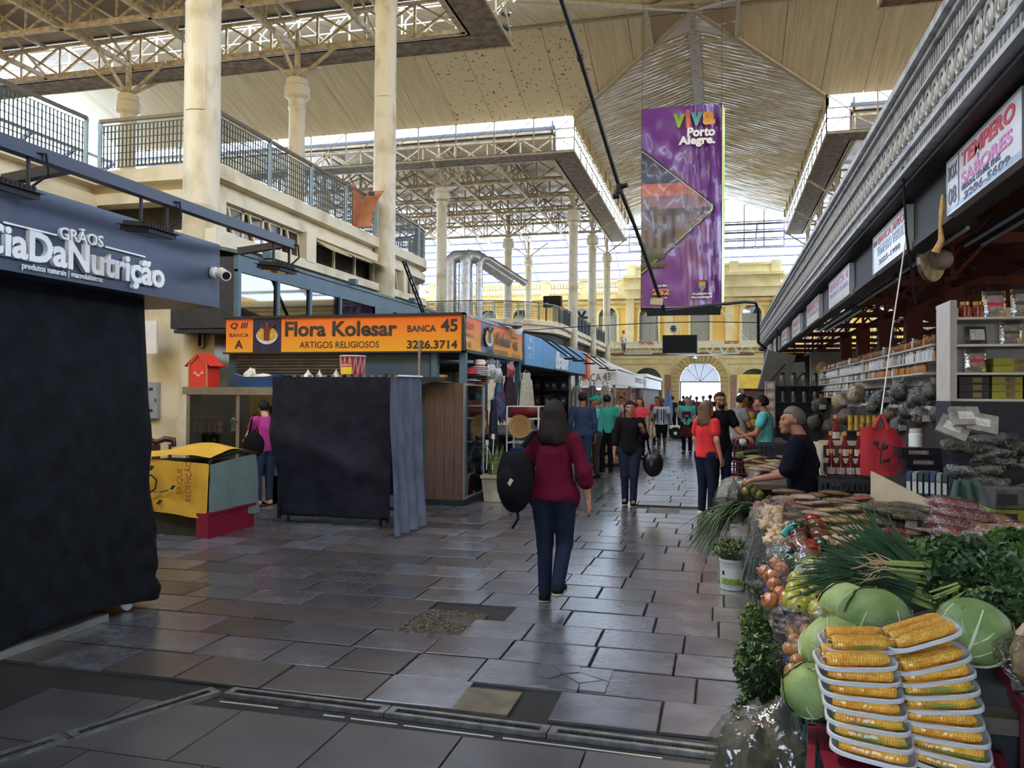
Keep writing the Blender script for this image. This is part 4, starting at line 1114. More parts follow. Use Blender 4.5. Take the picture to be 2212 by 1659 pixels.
# glazed mezzanine office behind
gt=thing('glazed_office','teal framed office with dark glass and a sloping roof edge behind the orange sign','kiosk',(-8.4,18,0))
def G(p):return(p[0]+8.4,p[1]-18,p[2])
MB().box(G((-7.86,11.86,3.74)),G((-7.78,26.4,4.02))).build('fascia',m_teal,gt);MB().box(G((-7.86,11.86,2.74)),G((-7.78,26.4,2.95))).build('sill',m_teal,gt)
ys=(11.86,13.1,14.3,15.6,17.4,20.0,23.0,26.2)
for y in ys:MB().box(G((-7.85,y,2.9)),G((-7.77,y+.09,3.78))).build('mullion',m_teal,gt)
MB().box(G((-7.85,17.4,2.9)),G((-7.785,18.5,3.78))).build('solid_panel',m_teal,gt)
for a,c in zip(ys[:-1],ys[1:]):MB().box(G((-7.83,a+.09,2.92)),G((-7.81,c,3.76))).build('pane',m_glassd,gt)
b=MB();q=[G((-7.76,11.8,4.03)),G((-7.76,26.5,4.03)),G((-9.2,26.5,4.36)),G((-9.2,11.8,4.36))];b.add(q+[(x,y,z+.06)for x,y,z in q],[(0,3,2,1),(4,5,6,7),(0,1,5,4),(1,2,6,5),(2,3,7,6),(3,0,4,7)]);b.build('roof',M('aged_teal_roof',srgb(84,104,106),.5,var=.2),gt)
b=MB();b.box(G((-9.1,11.9,2.8)),G((-9.0,26.3,4.3)));b.box(G((-9.0,11.88,2.8)),G((-7.86,11.92,4.0)));b.box(G((-9.0,26.3,2.8)),G((-7.86,26.36,4.0)));b.build('back_wall',MATS['dim_interior'],gt)
MB().box(G((-9.0,11.86,2.72)),G((-7.8,26.4,2.78))).build('deck',m_dark,gt)
for y in(12.6,16.0,19.5,24):MB().box(G((-7.78,y,4.08)),G((-7.62,y+.14,4.2))).build('roof_bracket',m_teal,gt)
o=thing('lattice_pole','dark lattice pole leaning over the far end of the office roof','pole',(-6.2,15.6,3.45))
b=MB();b.bar((0.0,.75,0),(-.06,-.25,.98),.03);b.bar((.05,.78,0),(-.01,-.22,.98),.03)
for k in range(8):b.bar((.0-.008*k,.75-.125*k,.12*k),(.05-.008*k,.66-.125*k,.12*k+.1),.015)
b.build('lattice',m_dark,o)
# small items by the cream pier
o=thing('meter_box','pale grey metal cabinet on the cream wall left of the pier','cabinet',(-9.77,12.28,1.24))
MB().box((-.14,0,0),(.14,.07,.65)).build('body',M('grey_enamel',srgb(150,158,164),.4,var=.05),o);MB().box((-.13,-.008,.01),(.13,0,.64)).build('door',MATS['grey_enamel'],o)
b=MB()
for z in(.12,.5):b.box((-.04,-.012,z),(.04,-.008,z+.05))
b.build('vent',m_dark,o);MB().box((.09,-.02,.3),(.11,-.008,.36)).build('handle',m_dark,o)
o=MB().box((-9.85,11.95,2.38),(-9.42,12.0,2.95)).build('white_board',m_white);tag(o,'blank white board hanging under the end of the slate sign','board')
o=thing('wall_lamp','narrow metal wall lamp on the cream pier beside the orange sign','lamp',(-8.75,12.3,2.5));MB().box((-.05,-.06,0),(.05,0,.3)).build('back_plate',m_galv,o);MB().tube([(-.01,-.08,.02),(-.01,-.08,.28)],.02,8).build('tube',m_black,o);MB().tube([(0,0,.3),(.2,-.05,.36),(.5,-.2,.33)],.006,5).build('cable',m_black,o)
o=thing('copper_panel','bent copper-brown panel leaning on the mezzanine rail beside the second tall column','panel',(-8.75,19.3,5.98))
m_cop=M('copper_brown_panel',srgb(208,138,96),.5,var=.15,scale=2)
b=MB()
for e in(0,.03):b.grid(4,12,lambda u,v:(-.30+.42*u,-.30+.80*v**1.8+e,.02+1.12*v))
b.build('curved_sheet',m_cop,o,smooth=True)
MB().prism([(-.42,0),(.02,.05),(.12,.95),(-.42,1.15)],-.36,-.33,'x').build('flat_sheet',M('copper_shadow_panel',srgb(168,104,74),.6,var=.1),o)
b=MB();b.box((-.1,.02,.9),(.05,.08,1.0));b.build('cleat',m_dark,o)
# exhaust ducts beyond
m_duct=M('galvanised_duct',srgb(190,190,192),.35,metal=.7,var=.15,scale=4)
for i,(x,r,top,lab)in enumerate(((-16.2,.42,10.3,'fat galvanised duct rising past the far mezzanine, leftmost of three'),(-15.2,.45,10.4,'fat bent galvanised duct in the middle of three'),(-14.3,.22,10.2,'thin bent galvanised duct on the right of three'))):
 o=thing('exhaust_duct',lab,'duct',(x,47.5,5.95),0,'ducts on the far mezzanine')
 h=top-5.95
 MB().tube([(0,0,0),(0,0,h-.7),(.06,.03,h-.35),(.25,.12,h-.08),(.55,.3,h-.1),(2.6,1.5,h-1.5)]if i else[(0,0,0),(0,0,h-.5),(.08,.03,h-.2),(.3,.1,h),(.9,.4,h+.05)],r,14).build('pipe',m_duct,o,smooth=True)
 b=MB()
 for z in(1.2,2.6,3.8):b.lathe([(r+.02,z),(r+.02,z+.06)],n=14)
 b.build('joint_ring',m_duct,o)
 # ------------------------------------------------------------------ tall glazed cabinet with hats on it
tc_=thing('glass_cabinet','tall brown wood cabinet with a glass side full of trinkets','cabinet',(-4.08,12.3,0))
def C(p):return(p[0]+4.08,p[1]-12.3,p[2])
for k in range(4):MB().box(C((-4.40+k*.158,11.77,.09)),C((-4.40+k*.158+.152,11.79,1.88))).build('plank',m_wood,tc_)
b=MB();b.box(C((-4.40,11.79,.09)),C((-4.36,12.85,1.88)));b.box(C((-4.40,12.81,.09)),C((-3.77,12.85,1.88)));b.box(C((-4.40,11.79,1.84)),C((-3.77,12.85,1.89)));b.box(C((-4.40,11.79,.09)),C((-3.77,12.85,.13)))
b.build('carcass',m_wood,tc_)
MB().box(C((-4.42,11.74,0)),C((-3.76,12.86,.09))).build('plinth',m_dark,tc_)
m_alu=M('aluminium_frame',(.55,.55,.55),.3,metal=.8,var=.05)
b=MB()
for y in(11.77,12.83):b.bar(C((-3.77,y,.1)),C((-3.77,y,1.88)),.025)
for z in(.12,1.86):b.bar(C((-3.77,11.77,z)),C((-3.77,12.83,z)),.025)
b.build('frame',m_alu,tc_)
MB().box(C((-3.775,11.79,.13)),C((-3.77,12.82,1.85))).build('pane',glass('vitrine_glass',(.93,.95,.95),.08),tc_)
for z in(.62,.98,1.30,1.58):MB().box(C((-4.36,11.80,z)),C((-3.80,12.81,z+.012))).build('shelf',m_glassc,tc_)
trk={'red':(.4,.04,.04),'white':(.6,.6,.58),'blue':(.06,.12,.3),'brass':(.4,.3,.1),'brown':(.2,.12,.07),'pink':(.5,.2,.22)}
rr=random.Random(5)
LV=['lowest','second','third','fourth','top']
for lv,z in enumerate((.13,.632,.992,1.312,1.592)):
 for k in range(6):
  c=rr.choice(list(trk));y=11.9+k*.155;h=rr.uniform(.10,.22)if lv else rr.uniform(.25,.38)
  t=thing('trinket','%s trinket on the %s shelf of the glass cabinet, %s from the near end'%(c,LV[lv],('first','second','third','fourth','fifth','sixth')[k]),'trinket',(-3.92-rr.random()*.1,y,z),0,'trinkets in the glass cabinet')
  pr=[(.001,0),(rr.uniform(.03,.06),0),(rr.uniform(.02,.06),h*.4),(rr.uniform(.02,.05),h*.7),(rr.uniform(.01,.03),h*.92),(.001,h)]
  MB().lathe(pr,n=10).build('body',M('trinket_'+c,trk[c],.3,var=.2,scale=20),t,smooth=True)
m_straw=M('straw',srgb(206,168,104),.7,var=.12,scale=40,bump=.3,bscale=90)
def hat(name,loc,r,h,mat,band,label,brim=1.7,group=None,flat=False):
 t=thing(name,label,'hat',loc,0,group)
 pr=[(r*brim,0),(r*brim*.98,.012),(r*1.15,.008),(r*1.0,.02),(r*.95,h*.8),(r*.85,h)]+([(r*.8,h*1.0),(.001,h*.99)]if flat else[(r*.6,h*1.02),(.001,h*.93)])
 MB().lathe(pr,n=22,sy=1.12).build('felt',mat,t,smooth=True)
 if band:MB().lathe([(r*1.02,.022),(r*1.0,.022+h*.2)],n=22,sy=1.12).build('band',band,t,smooth=True)
 return t
hat('straw_hat',(-4.22,12.0,1.895),.10,.12,m_straw,None,'wide straw hat on the near corner of the cabinet top',2.1)
hat('top_hat',(-3.92,12.02,1.895),.10,.17,m_black,m_dark,'black top hat beside the straw hat on the cabinet',1.5,None,True)
m_felt_red=M('red_felt',(.42,.03,.05),.8,var=.1);m_felt_w=M('white_felt',(.66,.64,.60),.7,var=.06);m_felt_k=M('black_felt',(.02,.02,.022),.8,var=.1)
for k in range(5):hat('stacked_hat',(-3.86,12.38,1.895+k*.035),.095,.10,(m_felt_k,m_felt_w,m_felt_k,m_felt_k,m_felt_red)[k],None,('lowest black hat in the shorter stack on the cabinet','white hat second from below in the shorter stack','third hat in the shorter stack on the cabinet, black','fourth hat in the shorter stack on the cabinet, black','red hat topping the shorter stack on the cabinet')[k],1.75,'shorter stack of hats')
for k in range(9):hat('stacked_hat',(-3.80,12.66,1.895+k*.032),.10,.13,m_felt_w if k>3 else(m_felt_k if k else m_felt_red),m_felt_red if k==8 else None,('red hat at the foot of the taller stack of hats' if k==0 else 'white hat with a red band topping the taller stack' if k==8 else('black' if k<4 else 'white')+' hat, %s from the bottom of the taller stack'%('','second','third','fourth','fifth','sixth','seventh','eighth')[k]),1.75,'taller stack of hats')
# plant in a white pot
pt=thing('potted_plant','snake plant in a tall white tapered pot beside the glass cabinet','plant',(-3.50,12.55,0))
MB().add(*(lambda:([(s*k*.17,u*k*.17,z)for z,k in((0,.78),(.40,1.0),(.40,.9),(.3,.88))for s,u in((-1,-1),(1,-1),(1,1),(-1,1))],[(0,3,2,1)]+[(j*4+i,j*4+(i+1)%4,j*4+4+(i+1)%4,j*4+4+i)for j in range(3)for i in range(4)]+[(12,13,14,15)]))()).build('pot',M('white_pot',srgb(206,200,186),.5,scale=4,col2=srgb(160,148,128),detail=5),pt)
MB().box((-.185,-.185,.37),(.185,.185,.42)).build('pot_rim',MATS['white_pot'],pt)
m_sn=M('snake_leaf',(.07,.14,.055),.45,col2=(.28,.33,.12),scale=18,stretch=(.2,.2,3))
rr=random.Random(2)
for k in range(16):
 a=rr.random()*2*PI;r0=rr.random()*.1;h=rr.uniform(.35,.62);ln=rr.uniform(.06,.2)
 def lf(u,v,a=a,r0=r0,h=h,ln=ln):
  w_=.035*(1-v**3)*(.6+.8*v if v<.5 else 1.0);cx=r0+ln*v*v
  return((cx)*math.cos(a)-(u-.5)*2*w_*math.sin(a),cx*math.sin(a)+(u-.5)*2*w_*math.cos(a),.38+h*v)
 MB().grid(2,5,lf).build('leaf',m_sn,pt,smooth=True)
for x in(-.1,.0):
 b=MB();b.bar((x,-.12,.5),(x+.02,-.14,1.02+x),.012);b.box((x-.01,-.15,1.0+x),(x+.04,-.14,1.08+x));b.build('label_stake',m_white,pt)
bs=thing('leafy_plant','dark leafy plant behind the snake plant pot','plant',(-3.72,13.05,0))
MB().lathe([(.001,0),(.14,0),(.18,.35),(.16,.35),(.001,.33)],n=16).build('pot',m_dark,bs,smooth=True)
def leafball(n,c,r,size,seed,flat=1.0):
 b=MB();q=random.Random(seed)
 for _ in range(n):
  d=Vector((q.gauss(0,1),q.gauss(0,1),q.gauss(0,1)*flat)).normalized()*(q.random()**.4)
  p=Vector((c[0]+d.x*r[0],c[1]+d.y*r[1],c[2]+d.z*r[2]))
  e=Euler((q.uniform(-1,1),q.uniform(-1,1),q.random()*6.3)).to_matrix();s_=size*q.uniform(.6,1.3)
  vs=[p+e@Vector(v)*s_ for v in((0,-.9,0),(.35,-.1,.12),(0,1,-.05),(-.35,-.1,.12))]
  b.add(vs,[(0,1,2,3)])
 return b
leafball(420,(0,0,.72),(.26,.26,.32),.05,3).build('foliage',M('dark_leaf',(.02,.045,.018),.5,var=.3,scale=12),bs,kind='stuff')
# rack with woven tray
wr=thing('wire_rack','white tube rack with red bolster and blue baskets behind the snake plant','rack',(-3.40,14.2,0))
b=MB()
for x in(-.28,.30):
 for y in(-.2,.3):b.tube([(x,y,0),(x,y,1.50)],.016,8)
for z in(.4,.85,1.28,1.5):b.tube([(-.28,-.2,z),(.30,-.2,z),(.30,.3,z),(-.28,.3,z),(-.28,-.2,z)],.012,6)
for k in range(9):b.bar((-.28+k*.07,-.2,1.28),(-.28+k*.07,.3,1.28),.006)
b.build('frame',m_white,wr)
MB().tube([(-.24,0,1.38),(.3,0,1.40)],.10,12).build('bolster',M('maroon_satin',(.22,.012,.03),.35,var=.2),wr,smooth=True)
for z in(.42,.60):MB().box((-.2,-.24,z),(.25,.2,z+.15)).build('basket',M('blue_plastic',(.02,.035,.22),.35,var=.2,scale=20),wr)
wt_=thing('woven_tray','round woven straw tray hung on the white wire rack','tray',(-3.42,13.94,1.15))
MB().lathe([(.001,0),(.19,0),(.205,.02),(.21,.035),(.19,.03),(.001,.012)],n=28).build('disc',m_straw,wt_,rot=(PI/2,0,0),smooth=True)
b=MB()
for k in range(5):b.tube([((.03+.04*k)*math.cos(2*PI*j/20),-.028,(.03+.04*k)*math.sin(2*PI*j/20))for j in range(21)],.006,4)
b.build('coil',M('straw_dark',srgb(170,130,76),.7,var=.1),wt_)
fe=thing('fire_extinguisher','red fire extinguisher hanging in the shadow beside the glass cabinet','extinguisher',(-3.95,13.35,1.02))
MB().lathe([(.001,0),(.07,0),(.075,.02),(.075,.36),(.05,.42),(.02,.44),(.02,.47),(.001,.47)],n=14).build('cylinder',M('extinguisher_red',(.35,.02,.015),.3,var=.05),fe,smooth=True)
MB().box((-.02,-.05,.45),(.02,.08,.50)).build('valve',m_dark,fe);MB().lathe([(.077,.12),(.077,.26)],n=14).build('sticker',M('yellow_sticker',(.5,.4,.1),.5,var=.1),fe);MB().tube([(.02,0,.46),(.1,0,.4),(.09,0,.15)],.01,6).build('hose',m_black,fe)
# hanging dresses and masks under the side banner
m_lace=M('cream_lace',srgb(200,192,174),.8,var=.15,scale=20)
def hang(name,loc,w_,h,mat,label,cat,rag=.12,seed=0,rz=0.2):
 t=thing(name,label,cat,loc,rz,'goods hanging under the orange side banner')
 def fn(u,v):
  ww=w_*(.55+.45*(1-v))if v<.85 else w_*.45
  return((u-.5)*ww,.03*math.sin(u*18+seed)*(1.2-v),-h*(1-v)+(rag*mnoise.noise(Vector((u*9,0,seed)))if v<.05 else 0))
 MB().grid(18,14,fn).build('fabric',mat,t,smooth=True)
 MB().grid(18,14,lambda u,v:(fn(u,v)[0],fn(u,v)[1]+.05,fn(u,v)[2])).build('fabric_back',mat,t,smooth=True)
 MB().tube([(-.14,0,-.02),(0,.02,.05),(.14,0,-.02)],.008,5).build('hanger',m_galv,t)
 return t
hang('fringed_shawl',(-3.70,15.6,2.15),.62,.75,m_lace,'cream fringed shawl hanging below the orange banner end','shawl',.2,4,1.2)
hang('dark_dress',(-3.85,14.9,2.1),.42,.85,M('plum_fabric',(.05,.02,.035),.8,var=.3,scale=8),'dark plum dress hanging below the orange banner','dress',.05,7,1.2)
hang('feather_garland',(-3.85,14.2,2.0),.34,.75,M('blue_feather',(.03,.11,.26),.7,col2=(.10,.03,.05),scale=9,lo=.45,hi=.55),'blue and crimson feather garland hanging beside the hats','garland',.25,2,1.2)
hang('navy_trousers',(-3.85,13.8,1.62),.26,1.15,M('navy_fabric',(.015,.02,.05),.8,var=.2),'narrow navy cloth hanging to the floor behind the plant','cloth',.02,9,1.2)
for i,(y,z,c,lab)in enumerate(((13.3,2.1,'white','silver-white mask hanging nearest the stacked hats'),(13.7,2.05,'white','second silver-white mask hanging below the orange banner'),(14.6,2.16,'pink','red and white mask with plumes hanging below the orange banner'))):
 t=thing('carnival_mask',lab,'mask',(-3.78,y,z),1.2,'masks hanging under the orange side banner')
 MB().grid(8,8,lambda u,v:((u-.5)*.22,-.10*math.cos((u-.5)*3)*math.sin(v*3),(v-.5)*.26)).build('face',M('mask_'+c,(.6,.6,.62)if c=='white' else(.5,.12,.14),.3,var=.3,scale=20),t,smooth=True)
 b=MB()
 for k in range(5):a=-1+k*.5;b.bar((0,0,.1),(.16*math.sin(a),.02,.1+.18*math.cos(a)),.03,.01)
 b.build('plume',M('mask_plume',(.35,.35,.38),.6,var=.2),t);MB().bar((0,0,.1),(0,.05,.32),.006).build('cord',m_black,t)
 # ------------------------------------------------------------------ blue kiosk
bk=thing('blue_kiosk','kiosk with a long bright blue sign board and white script','kiosk',(-5.5,19.5,0))
def B(p):return(p[0]+5.5,p[1]-19.5,p[2])
m_blue=M('bright_blue_panel',srgb(84,156,206),.4,var=.04);m_blued=M('deep_blue_panel',srgb(34,78,116),.4,var=.05)
n=9
for k in range(n):
 y0=15.75+k*(23.4-15.75)/n
 MB().box(B((-3.85,y0+.006,2.32)),B((-3.77,y0+(23.4-15.75)/n-.006,2.95))).build('sign_panel',m_blue,bk)
MB().box(B((-4.3,15.66,2.32)),B((-3.77,15.75,2.95))).build('sign_end',m_blued,bk)
MB().box(B((-3.86,23.4,2.2)),B((-3.72,23.95,2.92))).build('orange_end',M('orange_panel',srgb(240,110,40),.4,var=.05),bk)
MB().box(B((-7.0,15.6,2.30)),B((-3.86,23.9,2.34))).build('soffit',M('soffit_tile',(.10,.09,.075),.6,var=.2),bk)
b=MB()
for y in(15.62,22.6):b.box(B((-3.95,y,0)),B((-3.85,y+.1,2.32)))
b.box(B((-7.0,15.6,0)),B((-6.9,23.9,2.3)));b.build('post',m_teal,bk)
def bx_(px,py):q=atx(px,py,-3.755);return Vector(B(q))
fit('lettering','Brasil',m_letter,bk,bx_(1200,777),bx_(1228,783),.42,'X',.012,bold=.02,shear=.3)
MB().tube([bx_(1203,797),bx_(1210,790),bx_(1216,792),bx_(1222,788)],.02,6).build('flourish',m_letter,bk,smooth=True)
fit('lettering','QIII',m_letter,bk,bx_(1143,735),bx_(1148,737),.10,'X',.002);fit('lettering','BANCA',m_letter,bk,bx_(1140,751),bx_(1151,754),.08,'X',.002);fit('lettering','1C',m_letter,bk,bx_(1143,768),bx_(1148,770),.10,'X',.002)
MB().bar(bx_(1153.5,735),bx_(1153.5,778),.008).build('rule',m_letter,bk)
fit('lettering','3225',m_letter,bk,bx_(1257,775),bx_(1263,777),.10,'X',.002)
# wall of box shelves facing the camera
sh=thing('box_shelf','dark shelving of boxed goods at the back of the blue kiosk','shelving',(-4.75,22.1,0))
b=MB()
for x in(-.72,-.24,.24,.72):b.box((x-.02,-.15,.5),(x+.02,.2,2.28))
for z in(.5,.98,1.42,1.85,2.26):b.box((-.74,-.15,z-.015),(.74,.2,z+.015))
b.box((-.74,.19,.5),(.74,.21,2.28));b.build('frame',m_dark,sh)
rr=random.Random(9)
for lv,z in enumerate((.995,1.435,1.865)):
 for k in range(6):
  t=thing('shelf_box','%s box on the %s shelf of the blue kiosk, %s across'%(('brown','dark grey')[k%2],('lower','middle','upper')[lv],('first','second','third','fourth','fifth','sixth')[k]),'box',(-5.37+k*.235+(.04 if k%2 else 0),22.05,z),0,'boxes on the blue kiosk shelves')
  MB().box((-.08,-.08,0),(.08,.12,rr.uniform(.2,.32))).build('carton',M('brown_carton' if k%2==0 else 'grey_carton',(.12,.08,.05)if k%2==0 else(.06,.06,.065),.6,var=.15),t)
  MB().box((-.045,-.086,.08),(.045,-.08,.16)).build('label_card',M('pale_label',(.45,.45,.42),.6,var=.2,scale=40),t)
cn=thing('counter','steel topped counter inside the blue kiosk','counter',(-4.3,18.2,0))
MB().box((-.35,-2.3,0),(.35,2.3,.85)).build('body',m_dark,cn);MB().box((-.4,-2.35,.85),(.4,2.35,.9)).build('top',m_galv,cn)
o=thing('steel_urn','tall bright steel urn standing on the kiosk counter','urn',(-4.35,18.6,.9));MB().lathe([(.001,0),(.13,0),(.13,.62),(.11,.66),(.001,.68)],n=18).build('body',M('bright_steel',(.7,.7,.7),.2,metal=.9,var=.05),o,smooth=True);MB().lathe([(.03,.66),(.03,.72),(.001,.73)],n=10).build('lid_knob',m_black,o);MB().bar((.12,0,.1),(.2,-.03,.08),.03).build('tap',m_galv,o)
for i,y in enumerate((17.3,17.7,19.3,19.6,20.0)):
 o=thing('glass_bottle','pale bottle on the blue kiosk counter, %s along'%('first','second','third','fourth','fifth')[i],'bottle',(-4.2,y,.9),0,'bottles on the blue kiosk counter')
 MB().lathe([(.001,0),(.05,0),(.05,.2),(.02,.27),(.02,.32),(.001,.32)],n=12).build('body',M('milky_glass',(.5,.52,.5),.15,var=.1),o,smooth=True);MB().lathe([(.024,.30),(.024,.35),(.001,.35)],n=10).build('cap',m_black,o)
 # bent lamp arms over the blue sign
for i,y in enumerate((17.3,18.4,20.0,22.7,24.3,26.0)):
 lab=('first bent black lamp arm over the blue sign','second bent black lamp arm over the blue sign','third bent black lamp arm over the blue sign','fourth bent black lamp arm, near the orange end','fifth bent black lamp arm, past the orange end','sixth bent black lamp arm, over the white awning')[i]
 z0=2.98 if i<3 else 2.95
 t=thing('bent_lamp',lab,'lamp',(-3.8,y,z0),0,'bent lamp arms along the signs')
 b=MB();b.tube([(-.5,0,.0),(-.05,0,.02),(.0,.02,0),(.55,.3,-.42)],.013,6);b.tube([(-.5,.35,.0),(-.05,.35,.02),(.0,.37,0),(.55,.5,-.42)],.010,6);b.build('arm',m_black,t,smooth=True)
 MB().box((.48,.22,-.47),(.74,.58,-.44)).build('lamp_head',m_black,t)
 # ------------------------------------------------------------------ white kiosks beyond
wk=thing('white_kiosk','white kiosk with deep fascia reading BANCA 43 and a sloped awning','kiosk',(-4.6,29,0))
def W(p):return(p[0]+4.6,p[1]-29,p[2])
m_wf=M('white_fascia',(.90,.90,.88),.45,var=.04)
MB().box(W((-6.2,25.0,2.05)),W((-3.05,25.1,2.55))).build('front_fascia',m_wf,wk);MB().box(W((-3.15,25.1,2.05)),W((-3.05,34,2.50))).build('side_fascia',m_wf,wk)
b=MB();b.add([W((-6.3,25,2.55)),W((-3.05,25,2.55)),W((-3.05,34,2.5)),W((-6.3,34,2.5)),W((-4.6,26.5,3.2)),W((-4.6,32.5,3.2))],[(0,1,4),(1,2,5,4),(2,3,5),(3,0,4,5)]);b.build('awning',M('awning_canvas',srgb(216,212,206),.7,var=.05),wk)
fit('lettering','BANCA 43',M('grey_print',(.10,.10,.10),.5,var=0),wk,Vector(W(aty(1243,818,24.98))),Vector(W(aty(1318,813,24.98))),.24,'Y',.002)
fit('lettering','salvador',M('pale_print',(.5,.5,.5),.5,var=0),wk,Vector(W(aty(1258,829,24.98))),Vector(W(aty(1294,828,24.98))),.10,'Y',.002)
fit('lettering','BANCA 41',MATS['grey_print'],wk,Vector(W(atx(1373,820,-3.03))),Vector(W(atx(1396,826,-3.03))),.22,'X',.002)
MB().box(W((-6.3,25.2,0)),W((-6.2,34,2.1))).build('back_wall',MATS['dim_interior'],wk)
b=MB()
for y in(25.05,29.6,33.9):b.box(W((-3.2,y,0)),W((-3.1,y+.1,2.1)))
b.build('post',m_galv,wk)
MB().box(W((-6.1,25.4,.0)),W((-3.4,25.6,.95))).build('counter',m_white,wk)
MB().box(W((-5.9,33.0,.3)),W((-3.3,33.1,2.0))).build('goods_wall',M('bright_goods',(.4,.12,.08),.6,col2=(.5,.42,.36),scale=5,detail=6,lo=.45,hi=.55),wk)
wl=MB().box((-4.3,28.2,1.93),(-4.1,31.5,1.97)).build('tube_lamp',emis('shop_tube',(1,.82,.66),14));tag(wl,'warm tube lamp glowing under the white awning','lamp')
w2=thing('far_kiosk','white kiosk beyond with blue-grey side panels beside the arch','kiosk',(-4.4,39,0))
MB().box((-1.6,-3.6,2.05),(1.35,-3.5,2.55)).build('front_fascia',m_wf,w2);MB().box((1.25,-3.5,2.05),(1.35,6,2.5)).build('side_fascia',m_wf,w2);MB().box((-1.6,-3.5,0),(1.2,6,2.05)).build('body',M('dark_goods',(.05,.05,.055),.6,col2=(.16,.12,.10),scale=3,detail=6),w2);MB().box((-1.7,-3.7,2.55),(1.4,6.1,2.68)).build('roof',m_wf,w2)
# clothes hung in front of BANCA 43
for i,(x,c,lab)in enumerate(((-3.72,(.33,.31,.29),'pale grey sleeveless dress on the corner of the white kiosk, nearest the blue sign'),(-3.32,(.16,.155,.16),'dark grey sleeveless dress between two pale ones'),(-2.98,(.36,.34,.31),'pale grey sleeveless dress hanging furthest out at the white kiosk'))):
 t=thing('hanging_dress',lab,'dress',(x,21.6+.1*i,1.98),0,'dresses hanging at the white kiosk')
 def fn(u,v):
  w_=.40 if v<.72 else.40-.26*(v-.72)/.28
  return((u-.5)*w_*(1.15-.15*v),.05*math.sin(u*PI)*-1+.02*math.sin(u*22),-.95*(1-v)+.0)
 MB().grid(18,14,fn).build('front',M('dress_cloth_%d'%i,c,.8,var=.12,scale=10),t,smooth=True)
 MB().grid(18,14,lambda u,v:(fn(u,v)[0],.06-fn(u,v)[1]*.5,fn(u,v)[2])).build('back',MATS['dress_cloth_%d'%i],t,smooth=True)
 for s in(-1,1):MB().tube([(s*.06,0,-.02),(s*.05,.03,.10)],.012,5).build('strap',MATS['dress_cloth_%d'%i],t)
 MB().tube([(-.09,.03,.06),(0,.03,.14),(.09,.03,.06)],.006,5).build('hanger',m_dark,t)
 # sacks and bundle at the foot
def sack(loc,r,h,label,mat,rz=0):
 t=thing('burlap_sack',label,'sack',loc,rz,'burlap sacks in the aisle')
 MB().lathe([(.001,0),(.7*r[0],.01),(r[0],h*.3),(r[0]*.98,h*.7),(r[0]*.7,h*.97),(.001,h)],n=20,sy=r[1]/r[0],wob=lambda a,z:1+.05*math.sin(3*a+z*9)).build('bag',mat,t,smooth=True)
 MB().bar((-r[0]*.6,0,h*.98),(r[0]*.6,0,h*.98),.03,.02).build('seam',m_straw,t)
m_bur=M('burlap',srgb(150,118,84),.85,var=.15,scale=60,bump=.4,bscale=120)
sack((-2.62,19.6,0),(.42,.30),.28,'burlap sack lying on the floor at the kiosk corner',m_bur,.2)
sack((-2.60,19.65,.28),(.40,.28),.26,'burlap sack on top of another beside the woman in black',m_bur,.1)
nb=thing('bundle_rack','stack of wrapped newsprint bundles under the hanging dresses','bundle',(-3.1,21.1,0))
for k in range(6):MB().sphere((.0+.02*(k%2),0,.15+k*.16),(.26,.2,.10),12,6,wob=lambda a,t,k=k:1+.08*math.sin(5*a+k)).build('parcel',M('newsprint',(.42,.42,.44),.7,col2=(.12,.12,.13),scale=18,detail=5,lo=.46,hi=.54),nb,smooth=False)
# ================================================================== cast-iron market pavilion on the right
m_corn=M('grey_cast_iron',srgb(184,184,184),.5,metal=.1,scale=7,col2=srgb(126,126,128),detail=7,lo=.3,hi=.55)
m_cornl=M('pale_cast_iron',srgb(186,184,178),.5,metal=.15,scale=9,col2=srgb(128,124,118),detail=6)
m_fasc=M('dark_brown_fascia',(.020,.014,.014),.6,var=.2)
m_redbr=M('red_brown_iron',srgb(112,46,36),.55,var=.15,scale=3)
m_roofr=M('red_brown_roof_boards',srgb(120,58,44),.6,var=.2,scale=2,stretch=(1,8,1))
PX,PY0,PY1=1.45,1.2,31.2
pv=struct('wall_pavilion','market pavilion with ornamental cast-iron cornice',(PX,0,0))
def prof(b,x0,x1,z0,z1,mi=0):b.box((x0-PX,PY0,z0),(x1-PX,PY1,z1),mi)
b=MB()
prof(b,1.45,1.75,3.46,4.16);prof(b,1.40,1.5,4.10,4.14);prof(b,1.36,1.5,4.14,4.20);prof(b,1.41,1.5,3.93,3.95);prof(b,1.42,1.5,3.955,3.965)
prof(b,1.42,1.5,3.66,3.675);prof(b,1.43,1.5,3.645,3.655);prof(b,1.40,1.5,3.60,3.63);prof(b,1.41,1.5,3.475,3.50);prof(b,1.38,1.55,3.44,3.475)
b.build('cornice',m_corn,pv)
fl=MB();y=3.2
while y<22:
 fl.box((-.022,y,3.985),(0,y+.028,4.09));fl.box((-.024,y+.02,3.515),(0,y+.046,3.59));y+=.062 if y<12 else.085
fl.build('flutes',m_cornl,pv,kind='stuff')
